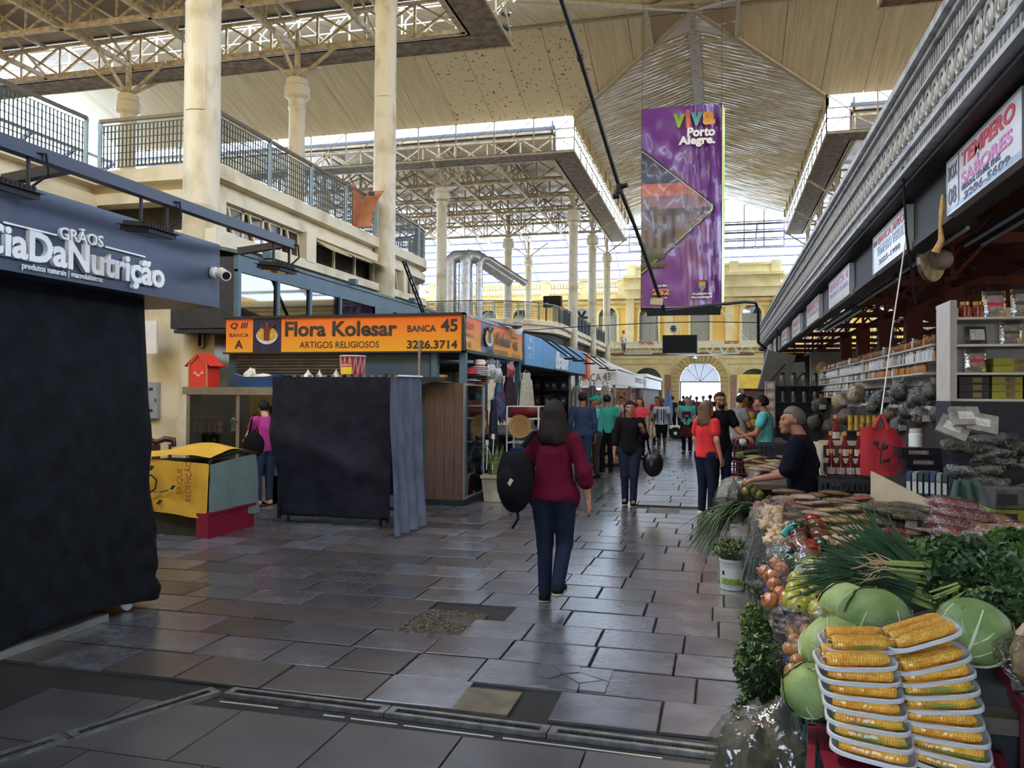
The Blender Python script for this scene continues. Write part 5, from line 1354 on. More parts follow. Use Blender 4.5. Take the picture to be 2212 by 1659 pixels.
# medallions along the frieze
md=MB();n=14
md.tube([(-.012,.062*math.cos(2*PI*k/n),.085*math.sin(2*PI*k/n))for k in range(n+1)],.013,5)
md.sphere((-.008,0,.01),(.02,.026,.035),8,5)
md.tube([(-.014,.03*math.cos(2.2+4.6*k/8),.048*math.sin(2.2+4.6*k/8))for k in range(9)],.008,4)
md.tube([(-.014,.095*0+.09,-.05),(-.014,.075,.0),(-.014,.09,.05),(-.014,.105,0),(-.014,.09,-.03)],.006,4)
for k in range(5):
 a=PI/2+(k-2)*.38;md.bar((-.006,.07*math.cos(a),.095*math.sin(a)),(-.006,.095*math.cos(a),.128*math.sin(a)),.014,.012)
 md.bar((-.006,.07*math.cos(a),-.095*math.sin(a)),(-.006,.09*math.cos(a),-.118*math.sin(a)),.014,.010)
md_me=md.mesh('medallion',m_cornl,True)
y=3.4;k=0
while y<30.8:
 obj('medallion',md_me,pv,(0,y,3.80));y+=.19;k+=1
b=MB();prof(b,1.62,1.72,3.02,3.46);prof(b,1.60,1.76,2.98,3.03);b.build('fascia',m_fasc,pv)
MB().box((1.45-PX,PY0,3.40),(1.9-PX,PY1,3.455)).build('soffit',m_fasc,pv)
# roof with trussed red iron inside
b=MB()
for(x0,z0,x1,z1)in((1.5,4.16,4.6,5.4),(4.6,5.4,7.8,4.16)):
 b.add([(x0-PX,PY0,z0),(x1-PX,PY0,z1),(x1-PX,PY1,z1),(x0-PX,PY1,z0),(x0-PX,PY0,z0+.05),(x1-PX,PY0,z1+.05),(x1-PX,PY1,z1+.05),(x0-PX,PY1,z0+.05)],[(0,3,2,1),(4,5,6,7),(0,1,5,4),(1,2,6,5),(2,3,7,6),(3,0,4,7)])
b.build('roof',m_roofr,pv)
for y in(3.9,6.3,8.7,11.8,14.0,16.2,18.6,21.0,23.4,25.8,28.2,30.6):
 b=MB()
 b.bar((.15,y,3.55),(3.15,y,5.2),.09,.14);b.bar((3.15,y,5.2),(6.3,y,3.6),.09,.14);b.bar((.2,y,3.25),(6.3,y,3.25),.07,.10)
 b.bar((1.55,y,3.25),(1.55,y,4.3),.05);b.bar((1.55,y,3.3),(3.15,y,5.1),.045);b.bar((3.15,y,5.1),(4.7,y,3.3),.045)
 b.build('truss',m_redbr,pv)
for x,z in((.9,3.9),(1.8,4.4),(2.6,4.85),(3.8,4.85),(4.6,4.4),(1.55,3.2),(3.15,3.2)):MB().bar((x,PY0,z),(x,PY1,z),.06,.08).build('purlin',m_redbr,pv)
for y in(11.8,14.0,16.2,18.6,21.0,25.8):
 for x in(1.55,4.7):MB().box((x-.12,y-.12,0),(x+.12,y+.12,3.3)).build('post',m_redbr,pv)
b=MB()
for k in range(60):b.bar((2.1,9+k*.22,2.3),(2.1,9+k*.22,3.3),.008)
for z in(2.5,2.75,3.0,3.25):b.bar((2.1,9,z),(2.1,22,z),.008)
b.build('wire_screen',m_redbr,pv,kind='stuff')
MB().box((5.2,6,2.4),(5.3,31,2.95)).build('cream_band',M('cream_tin',srgb(214,196,150),.6,var=.1),pv)
MB().box((5.2,6,0),(5.3,31,2.4)).build('far_side_stalls',M('far_stalls',(.05,.04,.035),.7,col2=(.16,.13,.10),scale=3,detail=6),pv)
MB().box((.9,22.6,0),(4.5,22.7,2.9)).build('grey_partition',M('grey_partition',srgb(150,150,146),.6,var=.08),pv)
MB().box((0.3,31.0,0),(6.3,31.1,3.3)).build('end_partition',M('end_partition',(.06,.05,.05),.7,var=.1),pv)
# ------------------------------------------------------------------ lit signs under the fascia
m_sgn=M('sign_white',(.80,.80,.84),.25,var=.05,scale=3)
m_sgb=M('sign_blue_foot',(.35,.45,.62),.3,var=.1)
m_rd=M('sign_red',(.62,.02,.05),.4,var=0);m_pk=M('sign_pink',(.60,.16,.42),.4,var=0);m_bl=M('sign_navy',(.03,.045,.11),.4,var=0)
signs=[(4.80,6.24,'TEMPERO'),(7.52,9.04,'VERDE'),(10.63,12.5,'FRUTAS'),(13.72,15.55,'GRAOS'),(16.8,18.5,''),(19.9,21.6,''),(23.0,24.7,''),(26.2,27.9,'')]
LABS=['white sign reading TEMPERO E SABORES, nearest under the grey cornice','white sign with red and blue words, second along under the cornice','white sign with violet words, third along under the cornice','white sign with red word, fourth along under the cornice','white sign, fifth along under the cornice','white sign, sixth along under the cornice','white sign, seventh along under the cornice','white sign, last and farthest under the cornice']
def shift(px,py,x=1.53):return atx(px,py,x)
for i,(y0,y1,wd)in enumerate(signs):
 yc=(y0+y1)/2;hl=(y1-y0)/2
 t=thing('shop_sign',LABS[i],'sign',(1.56,yc,3.18),0,'signs under the pavilion cornice')
 MB().box((0,-hl,-.19),(.05,hl,.17)).build('panel',m_sgn,t)
 b=MB();b.box((-.006,-hl,.17),(.055,hl,.182));b.box((-.006,-hl,-.202),(.055,hl,-.19));b.box((-.006,-hl-.012,-.202),(.055,-hl,.182));b.box((-.006,hl,-.202),(.055,hl+.012,.182));b.build('frame',m_alu,t)
 for s in(-.6,.6):MB().bar((.025,s*hl,.17),(.08,s*hl,.28),.02).build('hanger',m_black,t)
 # words run towards the camera (the sign is read facing -X: text +x is -Y)
 def L_(nm,body,mat,yl,yr,z,h,off=.03,**kw):fit(nm,body,mat,t,(-.003,yl-yc,z),(-.003,yr-yc,z),h,'X',.001,bold=off,**kw)
 if i==0:
  MB().box((-.004,-hl,-.19),(0,hl,-.155)).build('blue_foot',m_sgb,t)
  MB().box((-.004,.42+.02,-.19),(-.001,.43+.02,.17)).build('divider',m_bl,t)
  L_('lettering','TEMPERO',m_rd,y1-.34,y0+.10,.10,.10,.035,shear=.1);L_('lettering','E',m_pk,y1-.68,y1-.71,.035,.035)
  L_('lettering','SABORES',m_pk,y1-.34,y0+.14,-.03,.085,.03);L_('lettering','VERDURAS, LEGUMES, ERVAS',m_bl,y1-.34,y0+.34,-.093,.04,.004);L_('lettering','3286-5609',m_bl,y1-.40,y0+.18,-.150,.055,.02)
  L_('lettering','BOX',m_bl,y1-.03,y1-.24,.085,.10,.012);L_('lettering','08',m_bl,y1-.03,y1-.22,-.08,.12,.012)
 elif i==1:
  L_('lettering','BANCA AFRO',m_rd,y1-.25,y0+.1,.10,.07,.02);L_('lettering','BOX 07',m_bl,y1-.03,y1-.2,.10,.05);L_('lettering','TEMPERO VERDE',m_sgb,y1-.2,y0+.1,-.0,.10,.03);L_('lettering','3225-1990',m_bl,y1-.3,y0+.25,-.12,.05,.01)
 elif i<4:
  L_('lettering','BANCA 6' if i==2 else 'BOX 5',m_pk if i==2 else m_rd,y1-.1,y0+.1,.08,.10,.02);L_('lettering','FRUTAS E LEGUMES' if i==2 else 'CONDIMENTOS',m_sgb,y1-.1,y0+.1,-.04,.06,.01)
 else:
  L_('lettering','BOX %d'%(8-i),m_rd,y1-.2,y0+.2,.05,.10,.02);L_('lettering','MERCADO',m_sgb,y1-.2,y0+.2,-.08,.06,.01)
o=thing('rope_end','frayed knotted rope hanging at the corner of the nearest sign','rope',(1.54,6.29,3.05));MB().tube([(0,0,.1),(0,.01,0),(-.01,.02,-.12),(0,.03,-.22),(-.03,.06,-.30)],[.008,.02,.012,.022,.028],7).build('rope',m_straw,o,smooth=True)
# strip lamps and beams
m_tube=M('unlit_tube',(.62,.62,.60),.3,var=0)
for i,(y0,y1,x,z,lab)in enumerate(((4.6,8.6,2.35,3.12,'long dark double strip lamp slanting under the red roof, nearest'),(7.0,10.0,1.85,3.02,'dark strip lamp behind the second sign'),(9.6,12.4,1.85,2.98,'dark strip lamp behind the third sign'),(12.6,16.6,1.95,2.94,'dark strip lamp behind the fourth sign'))):
 t=thing('strip_lamp',lab,'lamp',(x,(y0+y1)/2,z),0,'strip lamps under the pavilion roof');h=(y1-y0)/2
 MB().prism([(-.14,.06),(.14,.06),(.06,.12),(-.06,.12)],-h,h,'y').build('housing',m_dark,t)
 for s in(-.07,.07):MB().tube([(s,-h+.1,.04),(s,h-.1,.04)],.017,8).build('tube',m_tube,t)
 for s in(-.7,.7):MB().bar((0,s*h,.12),(0,s*h,.9),.02).build('rod',m_black,t)
o=thing('wall_fan','small beige desk fan clamped behind the second sign','fan',(1.95,8.0,2.95));MB().sphere((0,0,0),(.10,.12,.09),12,8).build('motor',M('beige_plastic',srgb(176,160,136),.5,var=.05),o,smooth=True);MB().lathe([(.2,-.02),(.21,0),(.2,.02)],n=20).build('guard_ring',m_galv,o,(-.1,-.05,0),(PI/2,0,.8));MB().bar((0,0,.05),(0,.05,.4),.03).build('bracket',m_dark,o)
for k in range(3):MB().cbox((0,.02*1,0),(.17,.01,.07)).build('blade',MATS['beige_plastic'],o,(-.1,-.05,0),(PI/2,2.1*k,.8))
o=thing('loose_cable','black cable looping down from the grey cornice between two signs','cable',(1.44,6.9,3.4));MB().tube([(0,-.1,.1),(-.03,0,.12),(-.02,.05,0),(.0,.05,-.4),(.05,.1,-.7),(.1,.2,-.95)],.010,6).build('cable',m_black,o,smooth=True)
# ------------------------------------------------------------------ shelving of bottles along the back
bs_=thing('bottle_shelving','long stepped shelving of bottles along the back of the right stall','shelving',(2.25,13.5,0))
b=MB()
ROWS=[(2.27,9.2,18.6),(2.11,9.2,19.0),(1.98,9.6,19.4),(1.85,13.6,19.8),(1.72,13.6,20.2)]
for z,y0,y1 in ROWS:b.box((-.10,y0-13.5,z-.02),(.12,y1-13.5,z))
b.box((-.10,8.9-13.5,1.58),(.14,13.6-13.5,1.62))
for y in(8.9,11.2,13.55,16.2,18.6,20.2):b.box((-.09,y-13.5,0),(.14,y+.03-13.5,2.3))
b.box((.12,-4.6,0),(.15,6.7,2.25));b.build('boards',M('pale_shelf_board',srgb(200,196,188),.6,var=.1),bs_)
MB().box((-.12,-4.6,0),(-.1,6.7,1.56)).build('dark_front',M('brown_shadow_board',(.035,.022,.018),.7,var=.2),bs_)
def bottle_me(nm,r,h,neck,mat,cap):
 a=MB().lathe([(.001,0),(r,0),(r,h*.6),(r*neck,h*.78),(r*neck,h*.88),(.001,h*.88)],n=8).mesh('glass',mat,True)
 c=MB().lathe([(r*neck*1.25,h*.86),(r*neck*1.25,h),(.001,h)],n=8).mesh('cap',cap,False)
 return a,c
BT={'white':bottle_me('w',.024,.125,.55,M('bottle_white',(.62,.63,.64),.3,var=.1,obj_var=.2),m_white),'amber':bottle_me('a',.02,.11,.5,M('bottle_amber',(.22,.07,.02),.2,var=.2,obj_var=.3),m_black),'pale':bottle_me('p',.022,.12,.5,M('bottle_pale',(.42,.46,.44),.2,var=.2,obj_var=.3),m_white),'orange':bottle_me('o',.02,.12,.5,M('bottle_orange',(.52,.22,.06),.3,var=.2,obj_var=.3),MATS['dark_leaf'])}
rr=random.Random(21)
RN=['top','second','third','fourth','lowest']
for ri,(z,y0,y1)in enumerate(ROWS):
 y=y0+.05;nb=0
 while y<y1:
  kind=('amber','white','orange' if y<13 else 'pale','pale','amber')[ri]if rr.random()<.75 else rr.choice(list(BT))
  if rr.random()<.94:
   nb+=1;t=thing('bottle','%s bottle in the %s shelf row, number %d from the near end'%(kind,RN[ri],nb),'bottle',(2.19,y,z),0,'bottles in the %s row of the shelving'%RN[ri])
   g,c=BT[kind];obj('glass',g,t);obj('cap',c,t);t.scale=(1,1,rr.uniform(.85,1.15))
  y+=rr.uniform(.075,.10)*(1.0 if y<13 else 1.9)
m_jar=M('dark_green_jar',(.03,.045,.038),.25,var=.3,scale=8,obj_var=.4);m_jlab=M('jar_label',(.20,.22,.21),.6,var=.3,scale=25)
jr=[MB().lathe([(.001,0),(.085,0),(.09,.02),(.09,.17),(.075,.19),(.001,.19)],n=14).mesh('glass',m_jar,True),MB().lathe([(.082,.185),(.082,.22),(.001,.22)],n=14).mesh('lid',m_black),MB().lathe([(.0915,.05),(.0915,.13)],n=14).mesh('paper_label',m_jlab)]
for k in range(11):
 t=thing('big_jar','large dark jar on the shelf under the bottles, %s from the near end'%('first','second','third','fourth','fifth','sixth','seventh','eighth','ninth','tenth','eleventh')[k],'jar',(2.2,9.15+k*.40,1.62),0,'large jars under the bottle shelves')
 for nm,me in zip(('glass','lid','paper_label'),jr):obj(nm,me,t)
 # ------------------------------------------------------------------ bags, sachets
m_film=film('clear_film')
m_film2=film('crinkled_film',gloss=.06,bscale=55,bump=.8,rough=.10,fres=.4)
def blob(r,seed,n=14,m=9,amp=.14,fr=3):
 q=random.Random(seed);ox=q.random()*9
 return MB().sphere((0,0,0),r,n,m,wob=lambda a,t:1+amp*math.sin(fr*a+ox+2*t)*math.sin(t)+amp*.6*mnoise.noise(Vector((math.cos(a)*2+ox,math.sin(a)*2,t*2))))
BAGM={}
def bag(loc,size,cont,label,cat,group=None,knot=True,rz=0.0,seed=0,tagc=None,name='plastic_bag',full=.86):
 """filled clear bag: contents, film round them, gathered neck, paper tag"""
 t=thing(name,label,cat,loc,rz,group)
 sx,sy,sz=size
 blob((sx*full,sy*full,sz*full),seed).build('contents',cont,t,(0,0,sz),smooth=True)
 blob((sx,sy,sz),seed+3,amp=.18,fr=5).build('film',m_film2,t,(0,0,sz),smooth=True)
 if knot:MB().tube([(0,0,sz*1.7),(0,0,sz*2.0),(.01,0,sz*2.12),(.02,0,sz*2.45)],[sx*.55,sx*.12,sx*.08,sx*.28],9).build('neck',m_film2,t,smooth=True)
 if tagc:MB().box((-sx*.5,-sy*1.02,sz*.7),(sx*.4,-sy*.98,sz*1.25)).build('paper_tag',tagc,t)
 return t
m_herb=M('dried_herb',srgb(92,86,62),.8,var=.4,scale=40,bump=.6,bscale=60);m_spice=M('spice_brown',srgb(120,80,48),.8,var=.4,scale=40,bump=.5);m_dkherb=M('dark_herb',(.045,.042,.03),.8,var=.4,scale=40,bump=.6);m_pop=M('beige_puffs',srgb(190,166,128),.7,var=.25,scale=25,bump=.8,bscale=30)
m_tagw=M('white_tag',(.66,.66,.64),.6,var=.2,scale=50)
hb=[(1815,870,.09,m_pop),(1850,855,.10,m_pop),(1830,905,.09,m_spice),(1888,880,.08,m_herb),(1905,865,.09,m_dkherb),(1920,900,.07,m_spice),(1945,850,.10,m_dkherb),(1985,860,.10,m_dkherb),(2012,850,.09,m_dkherb),(1960,890,.09,m_dkherb),(1990,905,.10,m_dkherb),(1770,880,.08,m_dkherb),(1745,860,.08,m_dkherb),(1725,890,.08,m_herb),(1795,925,.08,m_herb),(1860,935,.09,m_spice),(1830,950,.08,m_pop),(2025,900,.09,m_dkherb),(1940,925,.09,m_dkherb),(1705,850,.08,m_dkherb),(1690,905,.07,m_spice),(1760,915,.08,m_herb)]
ORD=['first','second','third','fourth','fifth','sixth','seventh','eighth','ninth','tenth','eleventh','twelfth','thirteenth','fourteenth','fifteenth','sixteenth','seventeenth','eighteenth','nineteenth','twentieth','twenty-first','twenty-second']
hb.sort(key=lambda q:q[0])
for i,(px,py,r,mt)in enumerate(hb):
 p=atx(px,py,1.95)
 k=p.y/8.0
 bag((p.x,p.y,p.z-r*k*.9),(r*k*.9,r*k*.8,r*k),mt,'clear hanging bag of dried goods behind the right stall, %s from the far end'%ORD[i],'bag','hanging bags of dried goods',True,.4,i,m_tagw if i%2 else None,'hanging_bag')
 # white shelf unit
su=thing('white_shelf_unit','white four-tier shelf unit of jars, sachets and boxes at the right edge','shelving',(1.98,6.75,0))
m_su=M('off_white_board',srgb(196,188,178),.55,var=.06)
b=MB();b.box((-.31,-.15,1.68),(-.27,.28,2.43));b.box((.62,-.15,1.68),(.66,.28,2.43));b.box((-.31,.26,1.68),(.66,.28,2.41))
for z in(1.68,1.875,2.085,2.285):b.box((-.27,-.15,z),(.62,.27,z+.018))
b.build('boards',m_su,su)
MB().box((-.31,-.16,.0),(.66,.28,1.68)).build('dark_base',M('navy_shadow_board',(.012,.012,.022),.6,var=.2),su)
MB().box((-.315,-.152,1.68),(-.268,-.149,2.42)).build('metal_edge',m_alu,su)
for k in range(2):
 t=thing('orange_jar',('orange jar with a gold lid on the top shelf, nearer the white shelf side','orange jar with a gold lid on the top shelf, second from the white shelf side')[k],'jar',(1.79+k*.088,6.70,2.303),0,'orange jars on the white shelf unit')
 MB().lathe([(.001,0),(.038,0),(.042,.02),(.042,.085),(.030,.098),(.001,.10)],n=14).build('glass',M('orange_preserve',(.36,.05,.015),.2,var=.3,scale=20),t,smooth=True);MB().lathe([(.032,.096),(.032,.122),(.001,.122)],n=14).build('lid',M('gold_lid',(.5,.32,.12),.3,metal=.5,var=.1),t)
def sachet(loc,w_,h,mat,lab,label,rz=0,lean=0.1,panel=None):
 t=thing('foil_sachet',label,'sachet',loc,rz,'sachets on the white shelf unit');
 MB().grid(8,8,lambda u,v:((u-.5)*w_,-.025*math.sin(PI*u)*math.sin(PI*v),v*h)).build('front',mat,t,rot=(-lean,0,0),smooth=True)
 MB().grid(8,8,lambda u,v:((u-.5)*w_,.025*math.sin(PI*u)*math.sin(PI*v),v*h)).build('back',mat,t,rot=(-lean,0,0),smooth=True)
 MB().box((-w_*.34,-.031,h*.22),(w_*.34,-.027,h*.8)).build('printed_panel',lab,t,rot=(-lean,0,0))
 MB().box((-w_*.34,-.033,h*.42),(w_*.34,-.030,h*.54)).build('colour_bar',panel or m_rd,t,rot=(-lean,0,0))
 return t
m_sil=M('silver_sachet',(.62,.62,.60),.2,metal=.9,var=.3,scale=10,bump=.5,bscale=25);m_gsil=M('dark_sachet',(.05,.06,.055),.25,var=.3,bump=.4)
m_plab=M('pink_label',(.42,.30,.30),.6,var=.3,scale=30);m_grn=M('green_bar',(.03,.12,.06),.5,var=.1)
sachet((1.985,6.68,2.303),.16,.20,m_sil,m_plab,'silver sachet with a pink label on the top shelf beside the orange jars')
sachet((2.17,6.68,2.303),.15,.21,m_sil,m_plab,'silver sachet with a green bar at the frame edge of the top shelf',panel=m_grn)
sachet((1.87,6.70,2.103),.15,.14,m_gsil,m_tagw,'dark tilted packet with a white label on the second shelf',.1,.2,m_tagw)
sachet((2.10,6.70,2.103),.15,.18,m_sil,m_plab,'silver sachet with a green bar on the second shelf',panel=m_grn)
sachet((1.86,6.68,1.893),.15,.18,m_sil,m_plab,'silver and green sachet on the third shelf',.1)
def box_stack(x0,n,z,w_,h,mat,lab,grp,art=None):
 for k in range(n):
  t=thing('goods_box',lab%ORD[k],'box',(x0,6.72,z+k*h),0,grp)
  MB().box((0,-.07,0),(w_,.15,h-.003)).build('carton',mat,t)
  MB().box((w_*.45,-.073,h*.15),(w_*.75,-.07,h*.85)).build('printed_picture',art or M('picture_brown',(.20,.12,.08),.5,var=.4,scale=20),t)
m_yg=M('yellow_green_carton',(.26,.26,.02),.5,col2=(.10,.16,.03),scale=7);m_dkc=M('black_carton',(.02,.02,.028),.4,var=.2)
box_stack(1.97,2,1.893,.30,.055,m_yg,'yellow-green box on the third shelf, %s from below','yellow-green boxes on the third shelf')
box_stack(1.74,3,1.698,.20,.056,m_dkc,'black box on the lowest shelf by the white side, %s from below','black boxes on the lowest shelf',M('gold_print2',(.2,.15,.06),.4,var=.2))
box_stack(1.96,3,1.698,.20,.056,m_yg,'yellow-green box on the lowest shelf, %s from below','yellow-green boxes on the lowest shelf')
box_stack(2.17,3,1.698,.15,.056,m_dkc,'black box at the frame edge of the lowest shelf, %s from below','black boxes at the frame edge',MATS['picture_brown'])
# red shopping bag
rb_=thing('red_bag','red cloth bag with a black tree and deer print hanging in the stall','bag',(1.30,7.2,1.06))
m_rb=M('red_cloth',(.50,.022,.035),.75,var=.08,bump=.2,bscale=30)
def rbag(s):
 def fn(u,v):
  x=-.16+.33*u;z=.0+.40*v
  if u>.7:x+=.02;z+=(.10*(u-.7)/.3)*(1-v)-.14*(u-.7)/.3*v
  return(x,s*(.05*math.sin(PI*u)*(.4+.6*(1-v))+.008*math.sin(u*11))+.02*u,z)
 return fn
for s,nm in((-1,'front'),(1,'back')):MB().grid(14,12,rbag(s)).build(nm,m_rb,rb_,smooth=True)
for y in(-.03,.03):MB().tube([(-.06,y,.39),(-.02,y*.5,.47),(.0,0,.50),(.02,y*.5,.47),(.05,y,.38)],.013,6).build('handle',m_rb,rb_,smooth=True)
b=MB();P_=lambda x,z:(x,-.062,z)
b.tube([P_(-.01,.10),P_(-.015,.16),P_(0,.22),P_(.0,.28)],[.010,.006,.005,.003],5);b.tube([P_(-.005,.2),P_(-.05,.26),P_(-.07,.28)],.004,4);b.tube([P_(0,.22),P_(.03,.26),P_(.05,.25)],.004,4);b.tube([P_(-.01,.24),P_(.01,.29),P_(.03,.31)],.004,4)
b.sphere(P_(.012,.24),(.03,.003,.025),7,5);b.sphere(P_(-.05,.27),(.025,.003,.02),7,5);b.sphere(P_(.03,.13),(.03,.004,.016),8,5);b.bar(P_(.01,.12),P_(.005,.09),.006);b.bar(P_(.05,.12),P_(.055,.09),.006);b.bar(P_(.05,.135),P_(.065,.165),.007);b.bar(P_(-.04,.085),P_(.08,.083),.008,.004)
b.build('tree_and_deer_print',m_ink,rb_)
MB().tube([(0,0,.50),(.05,.1,.75),(.12,.2,1.2),(.25,.3,2.0)],.006,5).build('cord',m_white,rb_)
# stepped cream rack of sauces
m_creamw=M('cream_board',srgb(206,190,160),.6,var=.1)
sr=thing('sauce_rack','cream stepped rack of red sauce bottles behind the man in the navy shirt','rack',(1.12,7.9,0))
b=MB()
for z,y in((.98,-.30),(1.13,-.12),(1.28,.06)):b.box((-.22,y,z-.02),(.25,y+.2,z));b.box((-.22,y-.012,z-.02),(.25,y,z+.025))
b.box((-.24,-.3,0),(-.22,.28,1.28));b.box((.25,-.3,0),(.27,.28,1.28));b.build('boards',m_creamw,sr)
sb_me=[MB().lathe([(.001,0),(.035,0),(.038,.02),(.036,.12),(.016,.18),(.014,.24),(.001,.24)],n=12).mesh('glass',M('red_sauce',(.18,.012,.012),.12,var=.3,scale=14),True),MB().lathe([(.018,.225),(.018,.26),(.001,.26)],n=10).mesh('cap',M('orange_cap',(.6,.22,.04),.4,var=0)),MB().lathe([(.0385,.04),(.038,.10)],n=12).mesh('paper_label',M('bottle_label',(.55,.50,.46),.6,var=.2,scale=40))]
for i,(x,y,z,lab)in enumerate(((.98,7.70,.98,'red sauce bottle on the lower step, nearest the man'),(1.06,7.70,.98,'red sauce bottle on the lower step, second from the man'),(1.14,7.70,.98,'red sauce bottle on the lower step, third from the man'),(1.22,7.70,.98,'red sauce bottle on the lower step beside the red bag'),(1.0,7.9,1.13,'tall red sauce bottle on the middle step, first'),(1.12,7.9,1.13,'red sauce bottle on the middle step, second'),(1.24,7.9,1.13,'red sauce bottle on the middle step, third'),(1.06,8.05,1.28,'red sauce bottle with orange cap at the top of the stepped rack'))):
 t=thing('sauce_bottle',lab,'bottle',(x,y,z),0,'red sauce bottles on the stepped rack')
 for nm,me in zip(('glass','cap','paper_label'),sb_me):obj(nm,me,t)
for i,(x,y,z)in enumerate(((.86,7.55,.80),(.80,7.9,.96),(.78,8.2,1.02),(.9,8.3,1.10),(.74,8.6,1.05))):
 t=thing('preserve_jar','glass jar of red preserve by the man, %s going back'%ORD[i],'jar',(x,y,z),0,'jars of preserve beside the sauce rack')
 MB().lathe([(.001,0),(.06,0),(.065,.02),(.065,.11),(.055,.13),(.001,.13)],n=14).build('glass',M('red_preserve',(.22,.02,.015),.15,col2=(.25,.12,.04),scale=12),t,smooth=True);MB().lathe([(.06,.125),(.06,.15),(.001,.15)],n=14).build('lid',M('green_lid',(.06,.09,.06),.35,metal=.5,var=.1),t);MB().lathe([(.0665,.03),(.0665,.09)],n=14).build('paper_label',MATS['bottle_label'],t)
 MB().box((x-.07,y-.07,0),(x+.07,y+.07,z)).build('stand',m_dark,None)if False else None
jt=thing('jar_counter','low counter under the preserve jars beside the man in navy','counter',(.84,8.1,0));MB().box((-.14,-.64,0),(.10,-.40,.80)).build('front_block',m_dark,jt);MB().box((-.16,-.38,0),(.12,.7,.95)).build('body',m_dark,jt)
b=thing('white_flask','white plastic bottle with a red cap beside the man in navy','bottle',(.82,7.75,.95));MB().lathe([(.001,0),(.035,0),(.035,.1),(.018,.14),(.018,.16),(.001,.16)],n=12).build('body',m_white,b,smooth=True);MB().lathe([(.022,.15),(.022,.18),(.001,.18)],n=10).build('cap',m_redw,b)
def crate(name,loc,size,mat,label,rz=0,group=None,slots=8,cat='crate'):
 t=thing(name,label,cat,loc,rz,group);sx,sy,sz=size;w_=.012
 b=MB();b.box((-sx,-sy,0),(sx,sy,.015));b.box((-sx-.012,-sy-.012,sz-.03),(sx+.012,-sy+w_,sz));b.box((-sx-.012,sy-w_,sz-.03),(sx+.012,sy+.012,sz));b.box((-sx-.012,-sy,sz-.03),(-sx+w_,sy,sz));b.box((sx-w_,-sy,sz-.03),(sx+.012,sy,sz))
 b.box((-sx,-sy,0),(sx,-sy+w_,.05));b.box((-sx,sy-w_,0),(sx,sy,.05));b.box((-sx,-sy,0),(-sx+w_,sy,.05));b.box((sx-w_,-sy,0),(sx,sy,.05));b.build('body',mat,t)
 r=MB()
 for k in range(slots+1):
  x=-sx+2*sx*k/slots
  for y in(-sy,sy-w_):r.box((x-.012,y,.05),(x+.012,y+w_,sz-.03))
  y=-sy+2*sy*k/slots
  for x2 in(-sx,sx-w_):r.box((x2,y-.012,.05),(x2+w_,y+.012,sz-.03))
 for z in(.05+(sz-.08)*.5,):r.box((-sx,-sy,z-.01),(sx,-sy+w_,z+.01));r.box((-sx,sy-w_,z-.01),(sx,sy,z+.01));r.box((-sx,-sy,z-.01),(-sx+w_,sy,z+.01));r.box((sx-w_,-sy,z-.01),(sx,sy,z+.01))
 r.build('lattice',mat,t);
 i_=MB();i_.box((-sx+.02,-sy+.02,.02),(sx-.02,sy-.02,.045));i_.build('bottom_panel',mat,t)
 return t
m_blk=M('black_crate_plastic',(.016,.017,.020),.4,var=.1);m_wine=M('wine_crate_plastic',(.10,.010,.025),.38,var=.15);m_gcr=M('green_crate_plastic',(.015,.075,.065),.42,var=.15);m_bcr=M('blue_crate_plastic',(.02,.05,.16),.42,var=.15)
crate('black_crate',(1.04,7.12,.82),(.24,.17,.22),m_blk,'open black plastic crate below the red bag',0,None,12)
o=thing('black_bin','closed black box under the open black crate','box',(1.04,7.12,0));MB().box((-.25,-.18,0),(.25,.18,.81)).build('body',m_blk,o);MB().box((-.26,-.19,.77),(.26,.19,.815)).build('rim',m_blk,o)
# angled board and boxes of tea
bd=thing('dividing_board','pale slanting dividing board beside the spice packs','board',(1.28,6.3,.86));b=MB();b.prism([(-.22,0),(.24,0),(.24,.10),(-.22,.30)],-.012,.012,'y');b.build('panel',m_creamw,bd,rot=(0,0,-.55));MB().box((.232,-.03,-.0),(.252,.02,.11)).build('end_cap',m_woodl,bd,rot=(0,0,-.55))
tb=[('blue tea box',(.05,.09,.2)),('white tea box',(.4,.42,.44)),('green tea box',(.03,.10,.05)),('navy tea box',(.02,.025,.08))]
for k in range(9):
 nm,c=tb[k%4]if k<8 else tb[2]
 t=thing('tea_box','%s in the upright row beside the dividing board, %s in line'%(nm,ORD[k]),'box',(1.36+k*.036,6.45-k*.015,.96),-.3,'upright boxes beside the dividing board')
 MB().box((-.015,-.10,0),(.015,.10,.20)).build('carton',M(nm.replace(' ','_'),c,.35,var=.3,scale=18),t);MB().box((-.012,-.102,.06),(.012,-.1,.14)).build('paper_label',m_tagw,t)
for k in range(4):
 t=thing('dark_carton','dark printed carton stacked behind the upright boxes, %s from below'%ORD[k],'box',(1.60-.03*k,6.85+.02*k,1.02+k*.075),.2,'dark cartons behind the upright boxes');MB().box((-.15,-.08,0),(.15,.08,.07)).build('carton',m_dkc,t);MB().box((-.10,-.083,.02),(.05,-.08,.05)).build('paper_label',m_plab,t)
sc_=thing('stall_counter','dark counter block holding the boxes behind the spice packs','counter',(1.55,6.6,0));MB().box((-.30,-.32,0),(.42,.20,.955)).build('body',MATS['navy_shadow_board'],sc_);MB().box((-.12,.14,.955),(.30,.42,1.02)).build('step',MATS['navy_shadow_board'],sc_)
t=thing('white_jar','white lidded plastic jar on the stacked cartons','jar',(1.50,6.92,1.32));MB().lathe([(.001,0),(.05,0),(.05,.1),(.04,.11),(.001,.11)],n=12).build('body',m_white,t,smooth=True);MB().lathe([(.045,.105),(.045,.14),(.001,.14)],n=12).build('lid',m_su,t)
